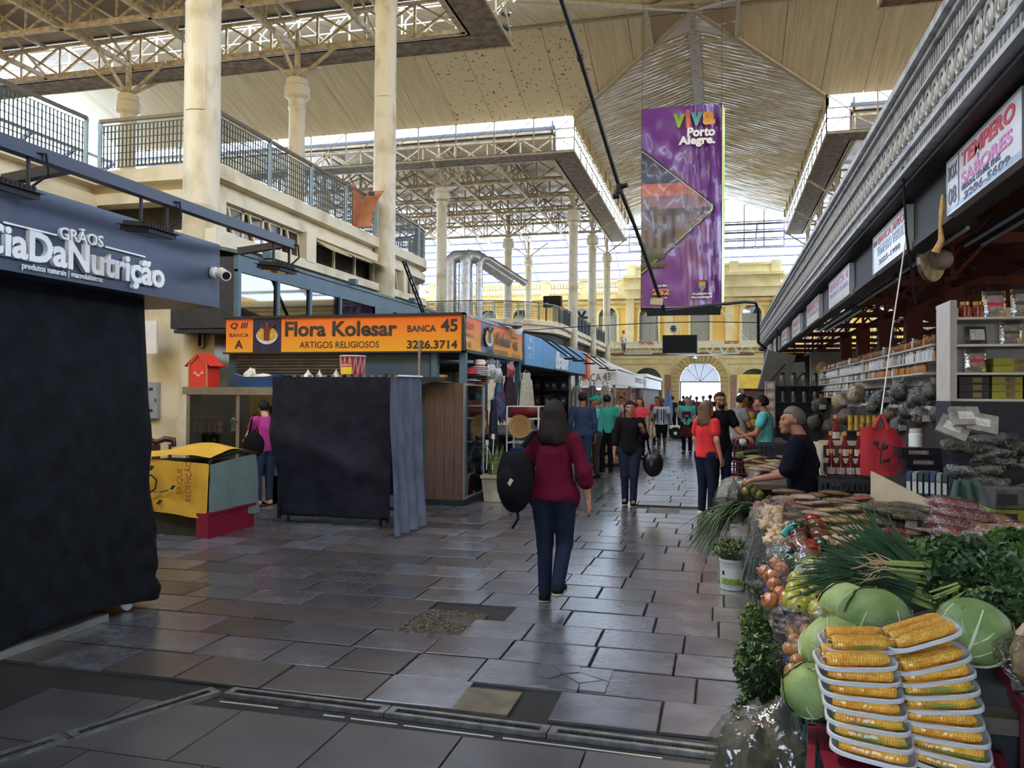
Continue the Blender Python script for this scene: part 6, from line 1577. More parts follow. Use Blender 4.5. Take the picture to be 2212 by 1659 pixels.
# dark heap of dried-herb packets under the shelf unit
rr=random.Random(4)
hp=[]
for k in range(46):
 u,v=rr.random(),rr.random()
 x=1.62+.75*u;z=.80+.62*v;y=6.40-.55*(1-v)+rr.uniform(-.05,.05)
 hp.append((x,y,z))
hp.sort(key=lambda q:(q[2],q[0]))
pk_me=[[blob((.12,.07,.045),k,10,6).mesh('contents',(m_dkherb,m_dkherb,m_herb)[k],True),blob((.14,.085,.055),k+4,12,7,.2,5).mesh('film',m_film2,True)]for k in range(3)]
for k,(x,y,z)in enumerate(hp):
 t=thing('herb_packet','dark packet of dried herbs in the heap under the white shelf unit','packet',(x,y,z),rr.uniform(-.6,.6),'dark herb packets heaped under the shelf unit');t.rotation_euler=(rr.uniform(-.3,.3),rr.uniform(-.3,.3),rr.uniform(-.6,.6))
 for nm,me in zip(('contents','film'),pk_me[k%3]):obj(nm,me,t)
hs=thing('heap_counter','dark stepped counter under the herb packets','counter',(2.0,6.2,0))
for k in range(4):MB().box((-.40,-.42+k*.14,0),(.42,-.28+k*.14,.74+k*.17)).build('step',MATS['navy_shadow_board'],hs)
for i,(px,py)in enumerate(((2085,900),(2120,915),(2060,925))):
 p=aty(px,py,6.2);t=thing('paper_packet','pale paper packet on top of the dark herb heap, %s'%('nearest the shelf side','in the middle','lowest')[i],'packet',p,.2,'pale packets on the herb heap');t.rotation_euler=(-.5,.2*i,.3-.3*i);MB().box((-.10,-.02,-.07),(.10,.02,.07)).build('packet',M('pale_packet',(.36,.35,.31),.5,var=.3,scale=10,bump=.5),t);MB().box((-.06,-.024,-.03),(.05,-.02,.03)).build('paper_label',m_tagw,t)
 # green cloth, bottle and boxes at the right edge
gp=aty(2085,1085,5.4)
gc=thing('green_rag','grey-green rag draped on the dark counter behind the wrapped tubers','cloth',(gp.x,gp.y,gp.z));MB().grid(14,12,lambda u,v:((u-.5)*.30*(1-.55*v),-.08*abs(math.sin((u-.5)*5))*(1-v)-.02*math.sin(u*14)-.02,-.12+.25*v-.09*abs(u-.35)*(1-v))).build('cloth',M('grey_green_rag',(.055,.10,.09),.8,var=.15),gc,smooth=True);MB().grid(8,6,lambda u,v:((u-.5)*.26*(1-.5*v),.05+.01*math.sin(u*9),-.10+.23*v)).build('back_fold',MATS['grey_green_rag'],gc,smooth=True)
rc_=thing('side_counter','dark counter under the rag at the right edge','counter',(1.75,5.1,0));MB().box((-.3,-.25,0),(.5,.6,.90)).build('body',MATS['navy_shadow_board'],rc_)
for k in range(3):
 p=aty(2165,1160-k*38,4.9);t=thing('seasoning_box','yellow and grey seasoning box at the right edge, %s from below'%ORD[k],'box',(p.x,4.95,.90+k*.105),.1,'seasoning boxes at the right edge');MB().box((-.06,-.10,0),(.14,.10,.10)).build('carton',m_yg if k%2 else M('grey_carton2',(.10,.11,.10),.5,var=.3,scale=12),t);MB().box((-.05,-.103,.02),(.05,-.1,.08)).build('paper_label',m_dkc,t)
t=thing('squeeze_bottle','white squeeze bottle with a red and yellow label at the right edge','bottle',(1.66,4.85,1.215));MB().lathe([(.001,0),(.018,0),(.018,.12),(.008,.17),(.001,.19)],n=10).build('body',m_white,t,smooth=True);MB().lathe([(.0185,.02),(.0185,.06)],n=10).build('yellow_label',M('yellow_card',(.75,.55,.03)),t);MB().lathe([(.0187,.065),(.0187,.08)],n=10).build('red_label',m_redw,t)
# menu-board monitors at the far end
for i,(px,py,yy,lab)in enumerate(((1678,800,19.5,'grey screen back tilted under the cornice at the far end of the pavilion'),(1716,822,20.3,'second grey screen back beside the slanting white strip'))):
 p=aty(px,py,yy);t=thing('hung_screen',lab,'screen',p,.3-.5*i);MB().box((-.33+.05*i,-.03,-.50),(.33-.05*i,.03,.42)).build('panel',M('grey_screen_back',srgb(120,122,120),.5,var=.1),t,rot=(.22,.18 if i==0 else-.1,0));MB().bar((-.3,-.06,-.4),(.3,-.06,.3),.02).build('stay',m_black,t);MB().bar((0,0,.4),(0,0,.95),.03).build('hanger',m_black,t)
 # dark shelf of jars at the end
ds=thing('dark_rack','dark rack of jars in front of the grey partition','rack',(1.55,18.4,0));b=MB()
for z in(1.35,1.60,1.95):b.box((-.35,-.2,z-.02),(.75,.2,z))
b.box((-.37,-.2,0),(-.35,.2,1.98));b.box((.75,-.2,0),(.77,.2,1.98));b.box((-.35,.18,0),(.75,.2,1.95));b.build('frame',m_dark,ds)
for k in range(9):
 z=1.60 if k<5 else 1.95;x=1.35+(k%5)*.22;t=thing('black_lid_jar','black-lidded jar on the dark rack, %s board, %s along'%('middle' if k<5 else 'top',ORD[k%5]),'jar',(x,18.35,z),0,'jars on the dark rack');MB().lathe([(.001,0),(.06,0),(.06,.2),(.04,.24),(.001,.24)],n=12).build('glass',M('smoke_glass_jar',(.10,.11,.10),.2,var=.3),t,smooth=True);MB().lathe([(.045,.235),(.045,.28),(.001,.28)],n=12).build('lid',m_black,t)
for k in range(5):
 t=thing('pink_box','pale pink box stacked at the end of the dark rack, %s from below'%ORD[k],'box',(1.08,18.3,1.05+k*.2),0,'pink boxes beside the dark rack');MB().box((-.1,-.15,0),(.1,.15,.19)).build('carton',M('pink_carton',(.42,.30,.30),.5,var=.2),t);MB().box((-.06,-.153,.05),(.06,-.15,.14)).build('paper_label',m_tagw,t)
MB().box((.95,18.1,0),(1.2,18.5,1.05)).build('box_plinth',m_dark,None,label='dark plinth under the pink boxes',category='plinth')
gd=thing('gourd','round pale gourd on a shelf above the bottles','gourd',(2.3,19.6,2.26));MB().lathe([(.001,0),(.11,.03),(.14,.12),(.10,.20),(.03,.26),(.001,.28)],n=14).build('body',M('gourd_skin',srgb(190,150,96),.5,var=.1),gd,smooth=True);MB().bar((0,0,.26),(.01,0,.31),.015).build('stem',m_wood,gd)
# yellow kiosk near the arch
yk=thing('yellow_kiosk','distant kiosk with a yellow fascia and red letters right of the arch','kiosk',(2.2,41.5,0));MB().box((-1.25,-1.55,2.1),(1.6,-1.45,2.75)).build('fascia',M('yellow_fascia',srgb(248,206,84),.5,var=.1),yk);MB().box((-1.25,-1.45,2.1),(1.6,1.5,2.78)).build('roof_box',MATS['yellow_fascia'],yk);MB().box((-1.0,-1.2,0),(1.5,1.4,2.1)).build('body',M('dim_stall',(.07,.05,.045),.7,col2=(.20,.08,.06),scale=4,detail=6),yk)
for x in(-1.1,1.4):MB().bar((x,-1.4,0),(x,-1.4,2.1),.08).build('post',m_galv,yk)
fit('lettering','NO',m_rd,yk,(-.05,-1.56,2.46),(.95,-1.56,2.46),.40,'Y',.002);fit('lettering','DESDE 1907',m_gold,yk,(-.2,-1.56,2.18),(1.0,-1.56,2.18),.12,'Y',.002)
o=thing('bright_lamp','bare bright lamp glowing among the people near the arch','lamp',(.82,33,1.75));MB().sphere((0,0,0),.09,12,8).build('globe',emis('warm_bulb',(1,.82,.6),40),o,smooth=True);MB().bar((0,0,-1.75),(0,0,0),.03).build('pole',m_dark,o)
# ================================================================== vegetable table
vt=thing('vegetable_table','long trestle table carrying the vegetable display on the right','table',(.95,4.7,0))
MB().box((-.60,-1.95,.68),(.75,2.05,.73)).build('top',M('stained_board',(.10,.075,.05),.7,var=.2,scale=5,stretch=(1,.1,1)),vt)
for x in(-.4,.6):
 for y in(-1.7,0,1.8):MB().bar((x,y,0),(x,y,.68),.06).build('leg',m_dark,vt)
MB().box((-.3,-1.9,.1),(.7,2.0,.66)).build('skirt',M('dark_skirt',(.012,.013,.014),.8,var=.2),vt)
for k,(y,m,c)in enumerate(((3.15,m_gcr,'green'),(3.75,m_gcr,'green'),(4.4,m_bcr,'blue'),(5.05,m_gcr,'green'),(5.75,m_bcr,'blue'))):
 for j in range(2):
  crate('support_crate',(.50,y,.02+j*.33),(.17,.27,.32),m,'%s crate under the table edge, %s from the near end, %s tier'%(c,ORD[k],('lower','upper')[j]),0,'crates under the table edge',6)
  # ---------------------------------------------------------------- sweetcorn trays
m_foam=M('white_foam',(.66,.66,.63),.55,var=.04);m_corny=M('corn_kernels',srgb(238,180,62),.35,var=.12,scale=30,col2=srgb(214,140,36));m_husk=M('green_husk',srgb(150,156,62),.5,var=.2,scale=8,stretch=(.3,4,4),bump=.3)
def cob_me(nm,L_,r,husk):
 nu,nv=64,92
 def fn(u,v):
  a=u*2*PI;t=v
  env=(1-max(0,(t-.75)/.27)**2)**.5 if t>.75 else(1-max(0,(.06-t)/.12)**2)
  k=.11*abs(math.sin(a*8))**.6*abs(math.sin(t*23*PI))**.5
  rr_=r*env*(.93+k)
  return(L_*(t-.5),rr_*math.cos(a),rr_*math.sin(a))
 b=MB().grid(nu,nv,fn,close_u=True)
 if husk:
  for j in range(nv):
   for i in range(nu):
    a=i/nu*2*PI
    if math.sin(a-.2)*1.0+(j/nv-.4)*.5<-.15 or False:b.m[j*nu+i]=1
  hb_=MB().grid(10,14,lambda u,v:(L_*(v-.5)*1.04,r*1.06*(1-.5*abs(v-.5)**2*3)*math.cos(PI+u*PI*1.15-.35),r*1.06*(1-.5*abs(v-.5)**2*3)*math.sin(PI+u*PI*1.15-.35)))
  b.add(hb_.v,hb_.f,1)
 return b.mesh(nm,[m_corny,m_husk],True)
COB=[cob_me('cob',.185,.026,False),cob_me('cob',.185,.027,True)]
tray_b=MB()
def trayf(u,v):
 a=u*2*PI;k=.70+.30*v
 sx,sy=.112,.066
 c,s=math.cos(a),math.sin(a);q=(abs(c)**4+abs(s)**4)**-.25
 return(sx*k*c*q,sy*k*s*q,.026*v*v)
tray_b.grid(40,4,trayf,close_u=True);n0=len(tray_b.v);tray_b.add([(0,0,.0)]+[trayf(i/40,0)for i in range(40)],[(0,1+(i+1)%40,1+i)for i in range(40)])
tray_b.grid(40,1,lambda u,v:tuple(np.array(trayf(u,1))*np.array([1+.05*v,1+.06*v,1])+np.array([0,0,-.002*v])),close_u=True)
tray_b.grid(40,2,lambda u,v:tuple(np.array(trayf(u,1))*np.array([1.05,1.06,1])-np.array([0,0,.002+.011*v])),close_u=True)
tray_me=tray_b.mesh('foam_tray',m_foam,True)
film_me=MB().grid(40,7,lambda u,v:(lambda p,w_:(p[0]*(1.045-.75*w_**3),p[1]*(1.05-.8*w_**3),.024+.036*(1-(1-w_)**2.4)+.0035*math.sin(u*60)*(1-w_)))(trayf(u,1),v),close_u=True)
fv=len(film_me.v);film_me.add([(0,0,.061)]+[film_me.v[7*40+i]for i in range(40)],[(0,1+i,1+(i+1)%40)for i in range(40)])
film_me=film_me.mesh('film',film('corn_film',gloss=.02,rough=.08,bscale=22,bump=.35,haze=.004,fres=.22),True)
def corn_tray(loc,rot,kind,label,grp):
 t=thing('corn_tray',label,'corn tray',loc,0,grp);t.rotation_euler=rot
 obj('foam_tray',tray_me,t);obj('film',film_me,t)
 for i,y in enumerate((-.036,.0,.036)if kind==2 else(-.027,.027)):
  c=COB[0]if kind in(0,2)else COB[1]
  if kind==1 and i==1:c=COB[0]
  o=obj('cob',c,t,(0.0,y,.033),(R_.uniform(-.3,.3),0,PI if R_.random()<.3 else 0));o.scale=(1,.68 if kind==2 else.9,.8)
 return t
pl=aty(1858,1600,2.50);pr_=aty(2030,1632,2.47)
nl,nr=8,9
for k in range(nl):
 z=.655+k*.0375
 top=k==nl-1
 corn_tray((.435-.004*k+(.02 if top else R_.uniform(-.004,.004)),2.56+.018*k+(.04 if top else 0),z),(.16 if not top else.22,R_.uniform(-.02,.03)+.09-.02*k,-.18+.05*k),(0,1,1,0,0,0,0,1)[k],'wrapped sweetcorn tray, %s from the bottom of the left stack'%ORD[k],'left stack of sweetcorn trays')
for k in range(nr):
 z=.628+k*.0368+(.03 if k==nr-1 else 0)
 corn_tray((.650-.003*k+R_.uniform(-.004,.004)-(.02 if k==nr-1 else 0),2.60+.018*k,z),(.16,R_.uniform(-.02,.03)+.12-.05*k,-.22+.06*k),(1,1,0,0,1,1,0,0,2)[k],'wrapped sweetcorn tray, %s from the bottom of the right stack'%ORD[k],'right stack of sweetcorn trays')
crate('red_crate',(.53,2.54,.30),(.26,.22,.34),M('dark_red_crate',(.16,.008,.022),.35,var=.1),'dark red crate under the sweetcorn stacks',-.12,None,7)
crate('red_crate',(.53,2.54,.0),(.26,.22,.29),MATS['dark_red_crate'],'dark red crate on the floor under another red crate',-.12,None,7)
crate('red_crate',(1.10,2.72,.30),(.22,.28,.50),MATS['dark_red_crate'],'deep dark red crate full of ginger at the right edge',-.1,None,6)
o=thing('crate_stand','dark box under the deep red crate','box',(1.1,2.72,0));MB().box((-.2,-.25,0),(.2,.25,.30)).build('body',m_dark,o)
MB().box((.30,2.36,.622),(.80,2.76,.634)).build('flat_cover',MATS['dark_red_crate'],None,label='flat dark red lid between the crate and the sweetcorn stacks',category='lid')
# ---------------------------------------------------------------- cabbages
m_cab=M('cabbage_green',srgb(142,156,98),.5,spec=.25,scale=7,col2=srgb(104,124,66),bump=.35,bscale=16);m_cabp=M('cabbage_pale',srgb(180,186,122),.5,spec=.25,scale=7,col2=srgb(146,160,92),bump=.35,bscale=16);m_rib=M('cabbage_rib',srgb(204,212,168),.5,var=.05)
def cabbage(loc,r,mat,label,rot,seed):
 t=thing('cabbage',label,'cabbage',loc,0,'cabbages on the vegetable table');t.rotation_euler=rot
 blob((r,r,r*.86),seed,24,16,.03,2).build('head',mat,t,smooth=True)
 q=random.Random(seed)
 for k in range(5):
  a0=k*2*PI/5+q.uniform(-.2,.2);el=q.uniform(.15,.5)
  R3=(Matrix.Rotation(a0,3,'Z')@Matrix.Rotation(el,3,'Y'))
  def lf(u,v):
   th=(u-.5)*1.75*(0.35+.65*math.sin(PI*min(1,v*.8+.1)));ph=-1.2+v*2.25
   rr_=r*(1.035+.015*k/5+.05*max(0,v-.85)*6*.4+.012*math.sin(u*12)+.03*abs(u-.5)**2*4)
   p=R3@Vector((math.cos(ph)*math.cos(th),math.cos(ph)*math.sin(th),math.sin(ph)*.9))*rr_
   return tuple(p)
  b=MB().grid(12,12,lf);lo_=b.build('leaf',mat,t,smooth=True)
  rb_=MB();pts=[Vector(lf(.5,v/8))*1.012 for v in range(9)];rb_.tube(pts,[.0075*r/.1*(1-.75*i/8)for i in range(9)],5)
  for s in(.2,.8):
   for j in(2,4):rb_.tube([Vector(lf(.5,j/8))*1.01,Vector(lf(.5+(s-.5)*.6,(j+1.2)/8))*1.012,Vector(lf(s,(j+2)/8))*1.01],[.003,.0022,.001],4)
  rb_.build('rib',m_rib,lo_,smooth=True)
c_=lambda px,py,z:atz(px,py,z)
def put(px,py,y):q=aty(px,py,y);return(q.x,q.y,q.z)
cabbage(put(1893,1342,3.05),.125,m_cab,'large green cabbage behind the left sweetcorn stack',(.3,.1,.3),1)
cabbage(put(1828,1312,3.22),.095,m_cabp,'pale cabbage behind the large green one, against the spring onions',(.2,-.5,1.0),2)
cabbage(put(1800,1398,2.85),.105,m_cabp,'pale cabbage half hidden behind the top left sweetcorn tray',(.2,.6,2.0),3)
cabbage(put(1745,1490,2.72),.082,m_cab,'small cabbage hanging over the table edge left of the sweetcorn',(.5,-.9,.4),4)
cabbage(put(2105,1360,2.98),.115,m_cab,'cabbage behind the right sweetcorn stack below the parsley',(.2,.3,.9),5)
# raised bed boards under the display so that everything rests on something
bed=thing('display_step','dark sloping display boards under the vegetables','display stand',(.95,4.0,.73))
for(x0,x1,y0,y1,z)in((-.55,.70,-1.15,-.75,.06),(-.40,.70,-.75,.1,.12),(-.25,.70,.1,1.2,.10),(-.50,.7,1.2,2.7,.08)):MB().box((x0,y0,0),(x1,y1,z)).build('board',M('display_board',(.03,.026,.022),.8,var=.2),bed)
# ---------------------------------------------------------------- citrus in nets, avocados
m_lime=M('lime_skin',srgb(120,134,34),.35,var=.15,scale=14,col2=srgb(150,140,40),obj_var=.2,bump=.05,bscale=120);m_avo=M('dark_green_fruit',srgb(74,88,40),.38,var=.2,scale=10,obj_var=.25,col2=srgb(120,110,50));m_yfr=M('yellow_green_fruit',srgb(190,168,44),.35,var=.15,scale=10)
lime_me=blob((.034,.034,.039),5,14,9,.02).mesh('fruit',m_lime,True);avo_me=blob((.037,.037,.042),8,14,9,.03).mesh('fruit',m_avo,True);yfr_me=blob((.036,.036,.040),9,14,9,.03).mesh('fruit',m_yfr,True)
nub_me=MB().lathe([(.006,0),(.004,.006),(.001,.008)],n=6).mesh('stem_end',m_wood)
def fruit(nm,me,loc,label,grp,cat,k=1.0):
 t=thing(nm,label,cat,loc,0,grp);t.rotation_euler=(R_.uniform(-1.2,1.2),R_.uniform(-1.2,1.2),R_.random()*6);t.scale=(k,k,k);obj('skin',me,t);obj('stem_end',nub_me,t,(0,0,.038));return t
rr=random.Random(31)
lp=[(1735,1240),(1752,1226),(1770,1238),(1722,1256),(1741,1262),(1764,1262),(1718,1280),(1738,1290),(1760,1284),(1725,1308),(1748,1312),(1768,1304),(1752,1220),(1735,1322),(1712,1300),(1775,1285)];lp.sort(key=lambda q:q[1])
for i,(px,py)in enumerate(lp):
 yy=3.95-(py-1225)*.0062
 fruit('lime',lime_me,put(px,py,yy),'yellow-green lime in the bag beside the clear-wrapped leaves, %s from the top'%ORD[i],'limes in the bag','lime',1.25)
ap=[(1776,1336),(1796,1322),(1812,1306),(1782,1355),(1802,1345),(1820,1332),(1768,1318),(1790,1300),(1815,1350),(1835,1345)];ap.sort()
for i,(px,py)in enumerate(ap):fruit('avocado',avo_me if i%3 else yfr_me,put(px,py,3.32-(py-1300)*.004),'dark green fruit in the teal net beside the pale cabbage, %s from the left'%ORD[i],'fruit in the teal net','fruit',1.05)
fruit('orange',yfr_me,put(1797,1292,3.55),'single yellow-green fruit under the spring onion leaves',None,'fruit',1.25)
def net(pts,col,nm,label,r=.0028):
 t=MB()
 for a,c in pts:t.tube([a,((Vector(a)+Vector(c))/2+Vector((0,-.012,.012))),c],r,4)
 o=t.build('net_mesh',M(nm,col,.5,var=0));tag(o,label,'net');return o
def netpts(cx,cy_,y,w_,h,n,seed):
 q=random.Random(seed);out=[]
 for k in range(n):
  u=q.uniform(-1,1);v=q.uniform(-1,1);out.append((put(cx+u*w_,cy_+v*h,y-v*.08),put(cx+u*w_+q.uniform(-14,14),cy_+v*h+q.uniform(-12,12),y-v*.08)))
 return out
net(netpts(1797,1335,3.24,34,26,30,3),(.03,.30,.26),'teal_net','teal netting round the dark green fruit')
net([(put(1700,1256,3.88),put(1733,1236,3.92)),(put(1733,1236,3.92),put(1752,1240,3.9)),(put(1695,1324,3.4),put(1720,1310,3.45)),(put(1720,1310,3.45),put(1744,1298,3.48))],(.40,.12,.26),'pink_net','pink net ties round the bag of limes',.007)
lb=thing('lime_bag','clear plastic bag round the yellow-green limes','bag',put(1744,1272,3.76));blob((.105,.16,.17),3,18,12,.12,4).build('film',film('bag_film',gloss=.02,bump=.5,haze=.005,fres=.22),lb,smooth=True);MB().tube([(.0,.08,.12),(-.02,.1,.17),(-.04,.12,.21)],[.05,.02,.05],8).build('neck',m_film,lb,smooth=True)
# ---------------------------------------------------------------- peppers
def pepper(px,py,y,r,mat,label,rot,seed):
 r*=1.3
 t=thing('bell_pepper',label,'pepper',put(px,py,y),0,'bell peppers on the table');t.rotation_euler=rot
 MB().sphere((0,0,0),(r,r,r*1.15),20,12,wob=lambda a,t_:(1+.10*math.cos(3*a+seed)*math.sin(t_)**.5)*(1-.22*(1-t_/PI))*(1-.35*max(0,(t_-2.6)/.55))).build('flesh',mat,t,smooth=True)
 MB().tube([(0,0,r*.82),(.006,0,r*1.1),(.018,.004,r*1.35)],[.012,.008,.009],7).build('stem',M('pepper_stem',srgb(80,110,40),.5,var=.1),t,smooth=True)
m_pr=M('red_pepper',(.36,.010,.012),.18,var=.2,scale=6,coat=.4);m_pg=M('green_pepper',(.014,.050,.016),.2,var=.2,scale=6,coat=.4);m_pm=M('maroon_pepper',(.09,.008,.016),.2,var=.2,scale=6,coat=.4);m_po=M('olive_pepper',(.05,.065,.018),.22,var=.3,scale=5,coat=.3,col2=(.18,.03,.015))
for i,a in enumerate(((1735,1178,4.70,.048,m_pr,'bright red pepper at the front of the pepper pile'),(1752,1190,4.62,.045,m_pr,'red pepper nosing down beside the green pepper bag'),(1718,1180,4.75,.042,m_pr,'red pepper next to the green pepper bag'),(1728,1160,4.85,.045,m_pm,'maroon pepper in the middle of the pepper pile'),(1720,1142,4.98,.045,m_pg,'dark green pepper topping the left of the pile'),(1762,1138,5.0,.045,m_po,'olive pepper with red shoulders topping the pile'),(1770,1160,4.85,.050,m_po,'olive green pepper at the right of the pile'),(1772,1182,4.70,.048,m_pg,'dark green pepper low at the right of the pile'),(1758,1128,5.06,.04,m_pr,'small red pepper at the very top of the pile'),(1700,1200,4.50,.05,m_pg,'dark green pepper in the bag, upper'),(1688,1220,4.40,.05,m_pg,'dark green pepper in the bag, left'),(1712,1222,4.36,.05,m_pg,'dark green pepper in the bag, right'))):
 pepper(*a[:5],a[5],(R_.uniform(.6,1.8),R_.uniform(-.6,.6),R_.random()*6),i)
pbag=thing('pepper_bag','clear bag with a green tie round three dark green peppers','bag',put(1700,1213,4.38));blob((.12,.13,.13),7,18,12,.1,4).build('film',film('bag_film'),pbag,smooth=True);MB().tube([(-.02,.02,.13),(.0,.03,.16),(.03,.03,.18)],[.02,.012,.02],7).build('tie',M('teal_net',(.03,.3,.26)),pbag)
# ---------------------------------------------------------------- garlic, onions, potatoes in bags
m_gar=M('garlic_skin',srgb(208,180,138),.45,var=.15,scale=20,obj_var=.1);m_on=M('onion_skin',srgb(186,110,64),.3,var=.2,scale=12,obj_var=.15,stretch=(1,1,.2));m_ron=M('red_onion_skin',(.22,.03,.05),.28,var=.25,scale=12,obj_var=.2);m_pot=M('brown_onion',srgb(160,108,60),.4,var=.2,scale=14,obj_var=.15)
gar_me=MB().lathe([(.001,0),(.022,.004),(.028,.018),(.022,.034),(.008,.046),(.005,.058),(.001,.06)],n=12,wob=lambda a,z:1+.06*math.cos(6*a)).mesh('bulb',m_gar,True)
on_me=MB().lathe([(.001,0),(.026,.006),(.036,.028),(.028,.05),(.008,.06),(.005,.072),(.001,.074)],n=12).mesh('bulb',m_on,True)
ron_me=MB().lathe([(.001,0),(.026,.006),(.036,.028),(.028,.05),(.008,.06),(.005,.07),(.001,.072)],n=12).mesh('bulb',m_ron,True);pot_me=MB().lathe([(.001,0),(.024,.005),(.034,.026),(.026,.046),(.008,.056),(.001,.06)],n=12).mesh('bulb',m_pot,True)
root_me=MB().lathe([(.007,-.004),(.006,.002),(.001,.003)],n=6).mesh('root_end',m_straw)
def bulbs(pts,me,nm,label,grp,y0,dy,k=1.0):
 py0=min(p[1]for p in pts)
 for px,py in pts:
  t=thing(nm,label,nm.split('_')[0],put(px,py,y0-(py-py0)*dy),0,grp);t.rotation_euler=(R_.uniform(-1.5,1.5),R_.uniform(-1.5,1.5),R_.random()*6);s_=k*R_.uniform(.9,1.1);t.scale=(s_,s_,s_);obj('bulb',me,t);obj('root_end',root_me,t)
rr=random.Random(77)
gp_=[(1652+rr.uniform(0,48),1105+j*8.5+rr.uniform(-3,3))for j in range(9)for _ in range(4)]
bulbs(gp_,gar_me,'garlic','garlic bulb in the wrapped garlic pile at the table corner','garlic in the pile',5.60,.0105,1.15)
bulbs([(1646,1096),(1652,1104),(1664,1092),(1680,1090),(1690,1098),(1672,1100),(1698,1088)],ron_me,'onion','small red onion wrapped at the top of the garlic pile','red onions over the garlic',5.9,.008,1.0)
gbag=thing('garlic_wrap','shiny film over the garlic pile at the table corner','film',put(1675,1140,5.2));blob((.17,.30,.20),12,26,16,.10,7).build('film',film('pile_film',gloss=.03,bscale=60,bump=.8,haze=.005,fres=.25),gbag,(0,.0,-.02),(-.45,0,0),smooth=True)
op=[(1668,1222),(1664,1240),(1672,1252),(1668,1270),(1674,1286),(1690,1300),(1676,1306),(1684,1240)]
bulbs(op,on_me,'onion','golden onion in the bag hanging at the table edge','golden onions at the table edge',4.35,.009,1.0)
ob=thing('onion_bag','clear bag of golden onions hanging over the table edge','bag',put(1674,1262,4.0));blob((.07,.14,.20),15,18,12,.12,5).build('film',film('pile_film'),ob,(0,0,0),(-.5,0,0),smooth=True)
bp=[(1700,1372),(1716,1378),(1708,1392),(1724,1396),(1702,1408),(1720,1414),(1708,1430),(1726,1432),(1738,1372),(1748,1364),(1744,1392),(1712,1448)]
bulbs(bp,pot_me,'onion','brown onion in the knotted bag left of the sweetcorn','brown onions in the knotted bag',3.10,.004,.78)
bb=thing('brown_onion_bag','knotted clear bag of small brown onions left of the sweetcorn','bag',put(1718,1405,3.0));blob((.075,.09,.125),18,18,12,.12,5).build('film',film('pile_film'),bb,smooth=True);MB().tube([(.03,0,.09),(.04,.01,.13),(.07,0,.16)],[.03,.01,.03],8).build('neck',m_film,bb,smooth=True)
rp=[(1845,1222),(1862,1215),(1880,1220),(1852,1240),(1870,1242),(1890,1238),(1845,1258),(1862,1262)]
bulbs(rp,ron_me,'onion','red onion in the wrapped tray behind the spring onion leaves','red onions behind the spring onions',4.30,.008,.85)
# tubs of stacked small clear packs at the edge
for k,(px,py)in enumerate(((1690,1338),(1692,1352),(1690,1366),(1694,1380),(1712,1334),(1735,1350))):
 t=thing('spice_tub',('little clear tub of dark olives at the table edge, %s from the top'%ORD[k])if k<4 else('orange-topped packet beside the clear tubs' if k==5 else 'round clear tub beside the lime bag'),'tub',put(px,py,3.45-k*.03),0,'small clear tubs at the table edge');MB().lathe([(.001,0),(.035,0),(.04,.03),(.001,.031)],n=12).build('contents',M('dark_olives',(.05,.045,.05),.3,var=.3,scale=30)if k<5 else M('orange_puree',(.38,.09,.03),.4,var=.2),t);MB().lathe([(.001,-.002),(.038,-.002),(.043,.035),(.046,.036),(.04,.042),(.001,.044)],n=14).build('film',m_film2,t,smooth=True)
 # ---------------------------------------------------------------- spice packs on the far half
def pack_me(i,L_,w_,h,c):return[blob((L_,w_,h),i,12,6,.08).mesh('contents',c,True),blob((L_*1.12,w_*1.2,h*1.25),i+5,14,7,.16,6).mesh('film',m_film2,True)]
m_tw=M('twig_bundle',srgb(176,140,92),.7,col2=srgb(120,78,46),scale=6,stretch=(.5,14,14),bump=.6);m_tw2=M('yellow_spaghetti_roots',srgb(206,166,84),.6,col2=srgb(160,120,56),scale=6,stretch=(.5,14,14),bump=.5);m_tw3=M('pale_chips',srgb(196,160,128),.7,var=.25,scale=20,bump=.5);m_tw4=M('red_chips',srgb(168,70,48),.6,var=.25,scale=18,bump=.4)
PK=[pack_me(41,.115,.035,.020,m_tw),pack_me(42,.12,.035,.02,m_tw2),pack_me(43,.10,.045,.022,m_tw3),pack_me(44,.10,.035,.02,m_tw4)]
nmn=('twig','yellow root','pale chip','red chip')
rr=random.Random(15);k=0
for j in range(9):
 for i in range(8):
  x=.50+.125*i+rr.uniform(-.03,.03)+.02*j*0;yv=4.95+.205*j+rr.uniform(-.03,.03);z=.835+.018*((i+j)%3)+.012*j
  if x>1.22 and yv<5.3:continue
  kd=rr.choice((0,0,0,1,2,2,3))if j<8 else 0
  t=thing('spice_pack','%s pack, %s from the aisle in the %s row of wrapped spice packs'%(nmn[kd],ORD[i],ORD[j]),'packet',(x,yv,z),0,'%s packs on the table'%nmn[kd]);t.rotation_euler=(rr.uniform(-.15,.15),rr.uniform(-.12,.12),rr.uniform(-.35,.35))
  for nm,me in zip(('contents','film'),PK[kd]):obj(nm,me,t)
gpk=pack_me(51,.16,.06,.03,M('green_grey_herb',srgb(112,102,72),.8,var=.3,scale=30,bump=.6));
for i,(px,py)in enumerate(((1925,1118),(1950,1108),(1965,1098),(1935,1132),(1905,1100),(1975,1118))):
 t=thing('herb_pack','large grey-green herb pack beside the dividing board, %s'%('nearest','second from the board end','against the board','lowest, with a white label','farthest left','under the board end')[i],'packet',put(px,py,5.55-i%2*.1),.35,'grey-green herb packs');t.rotation_euler=(.1,.12,.3+.1*(i%3))
 for nm,me in zip(('contents','film'),gpk):obj(nm,me,t)
 if i==3:MB().box((.02,-.075,.0),(.09,-.068,.05)).build('paper_label',m_tagw,t)
wb=thing('wood_tray','shallow brown wooden tray beside the grey-green herb packs','tray',(1.28,5.30,.78));MB().box((-.22,-.30,0),(.18,.25,.015)).build('bottom',m_wood,wb)
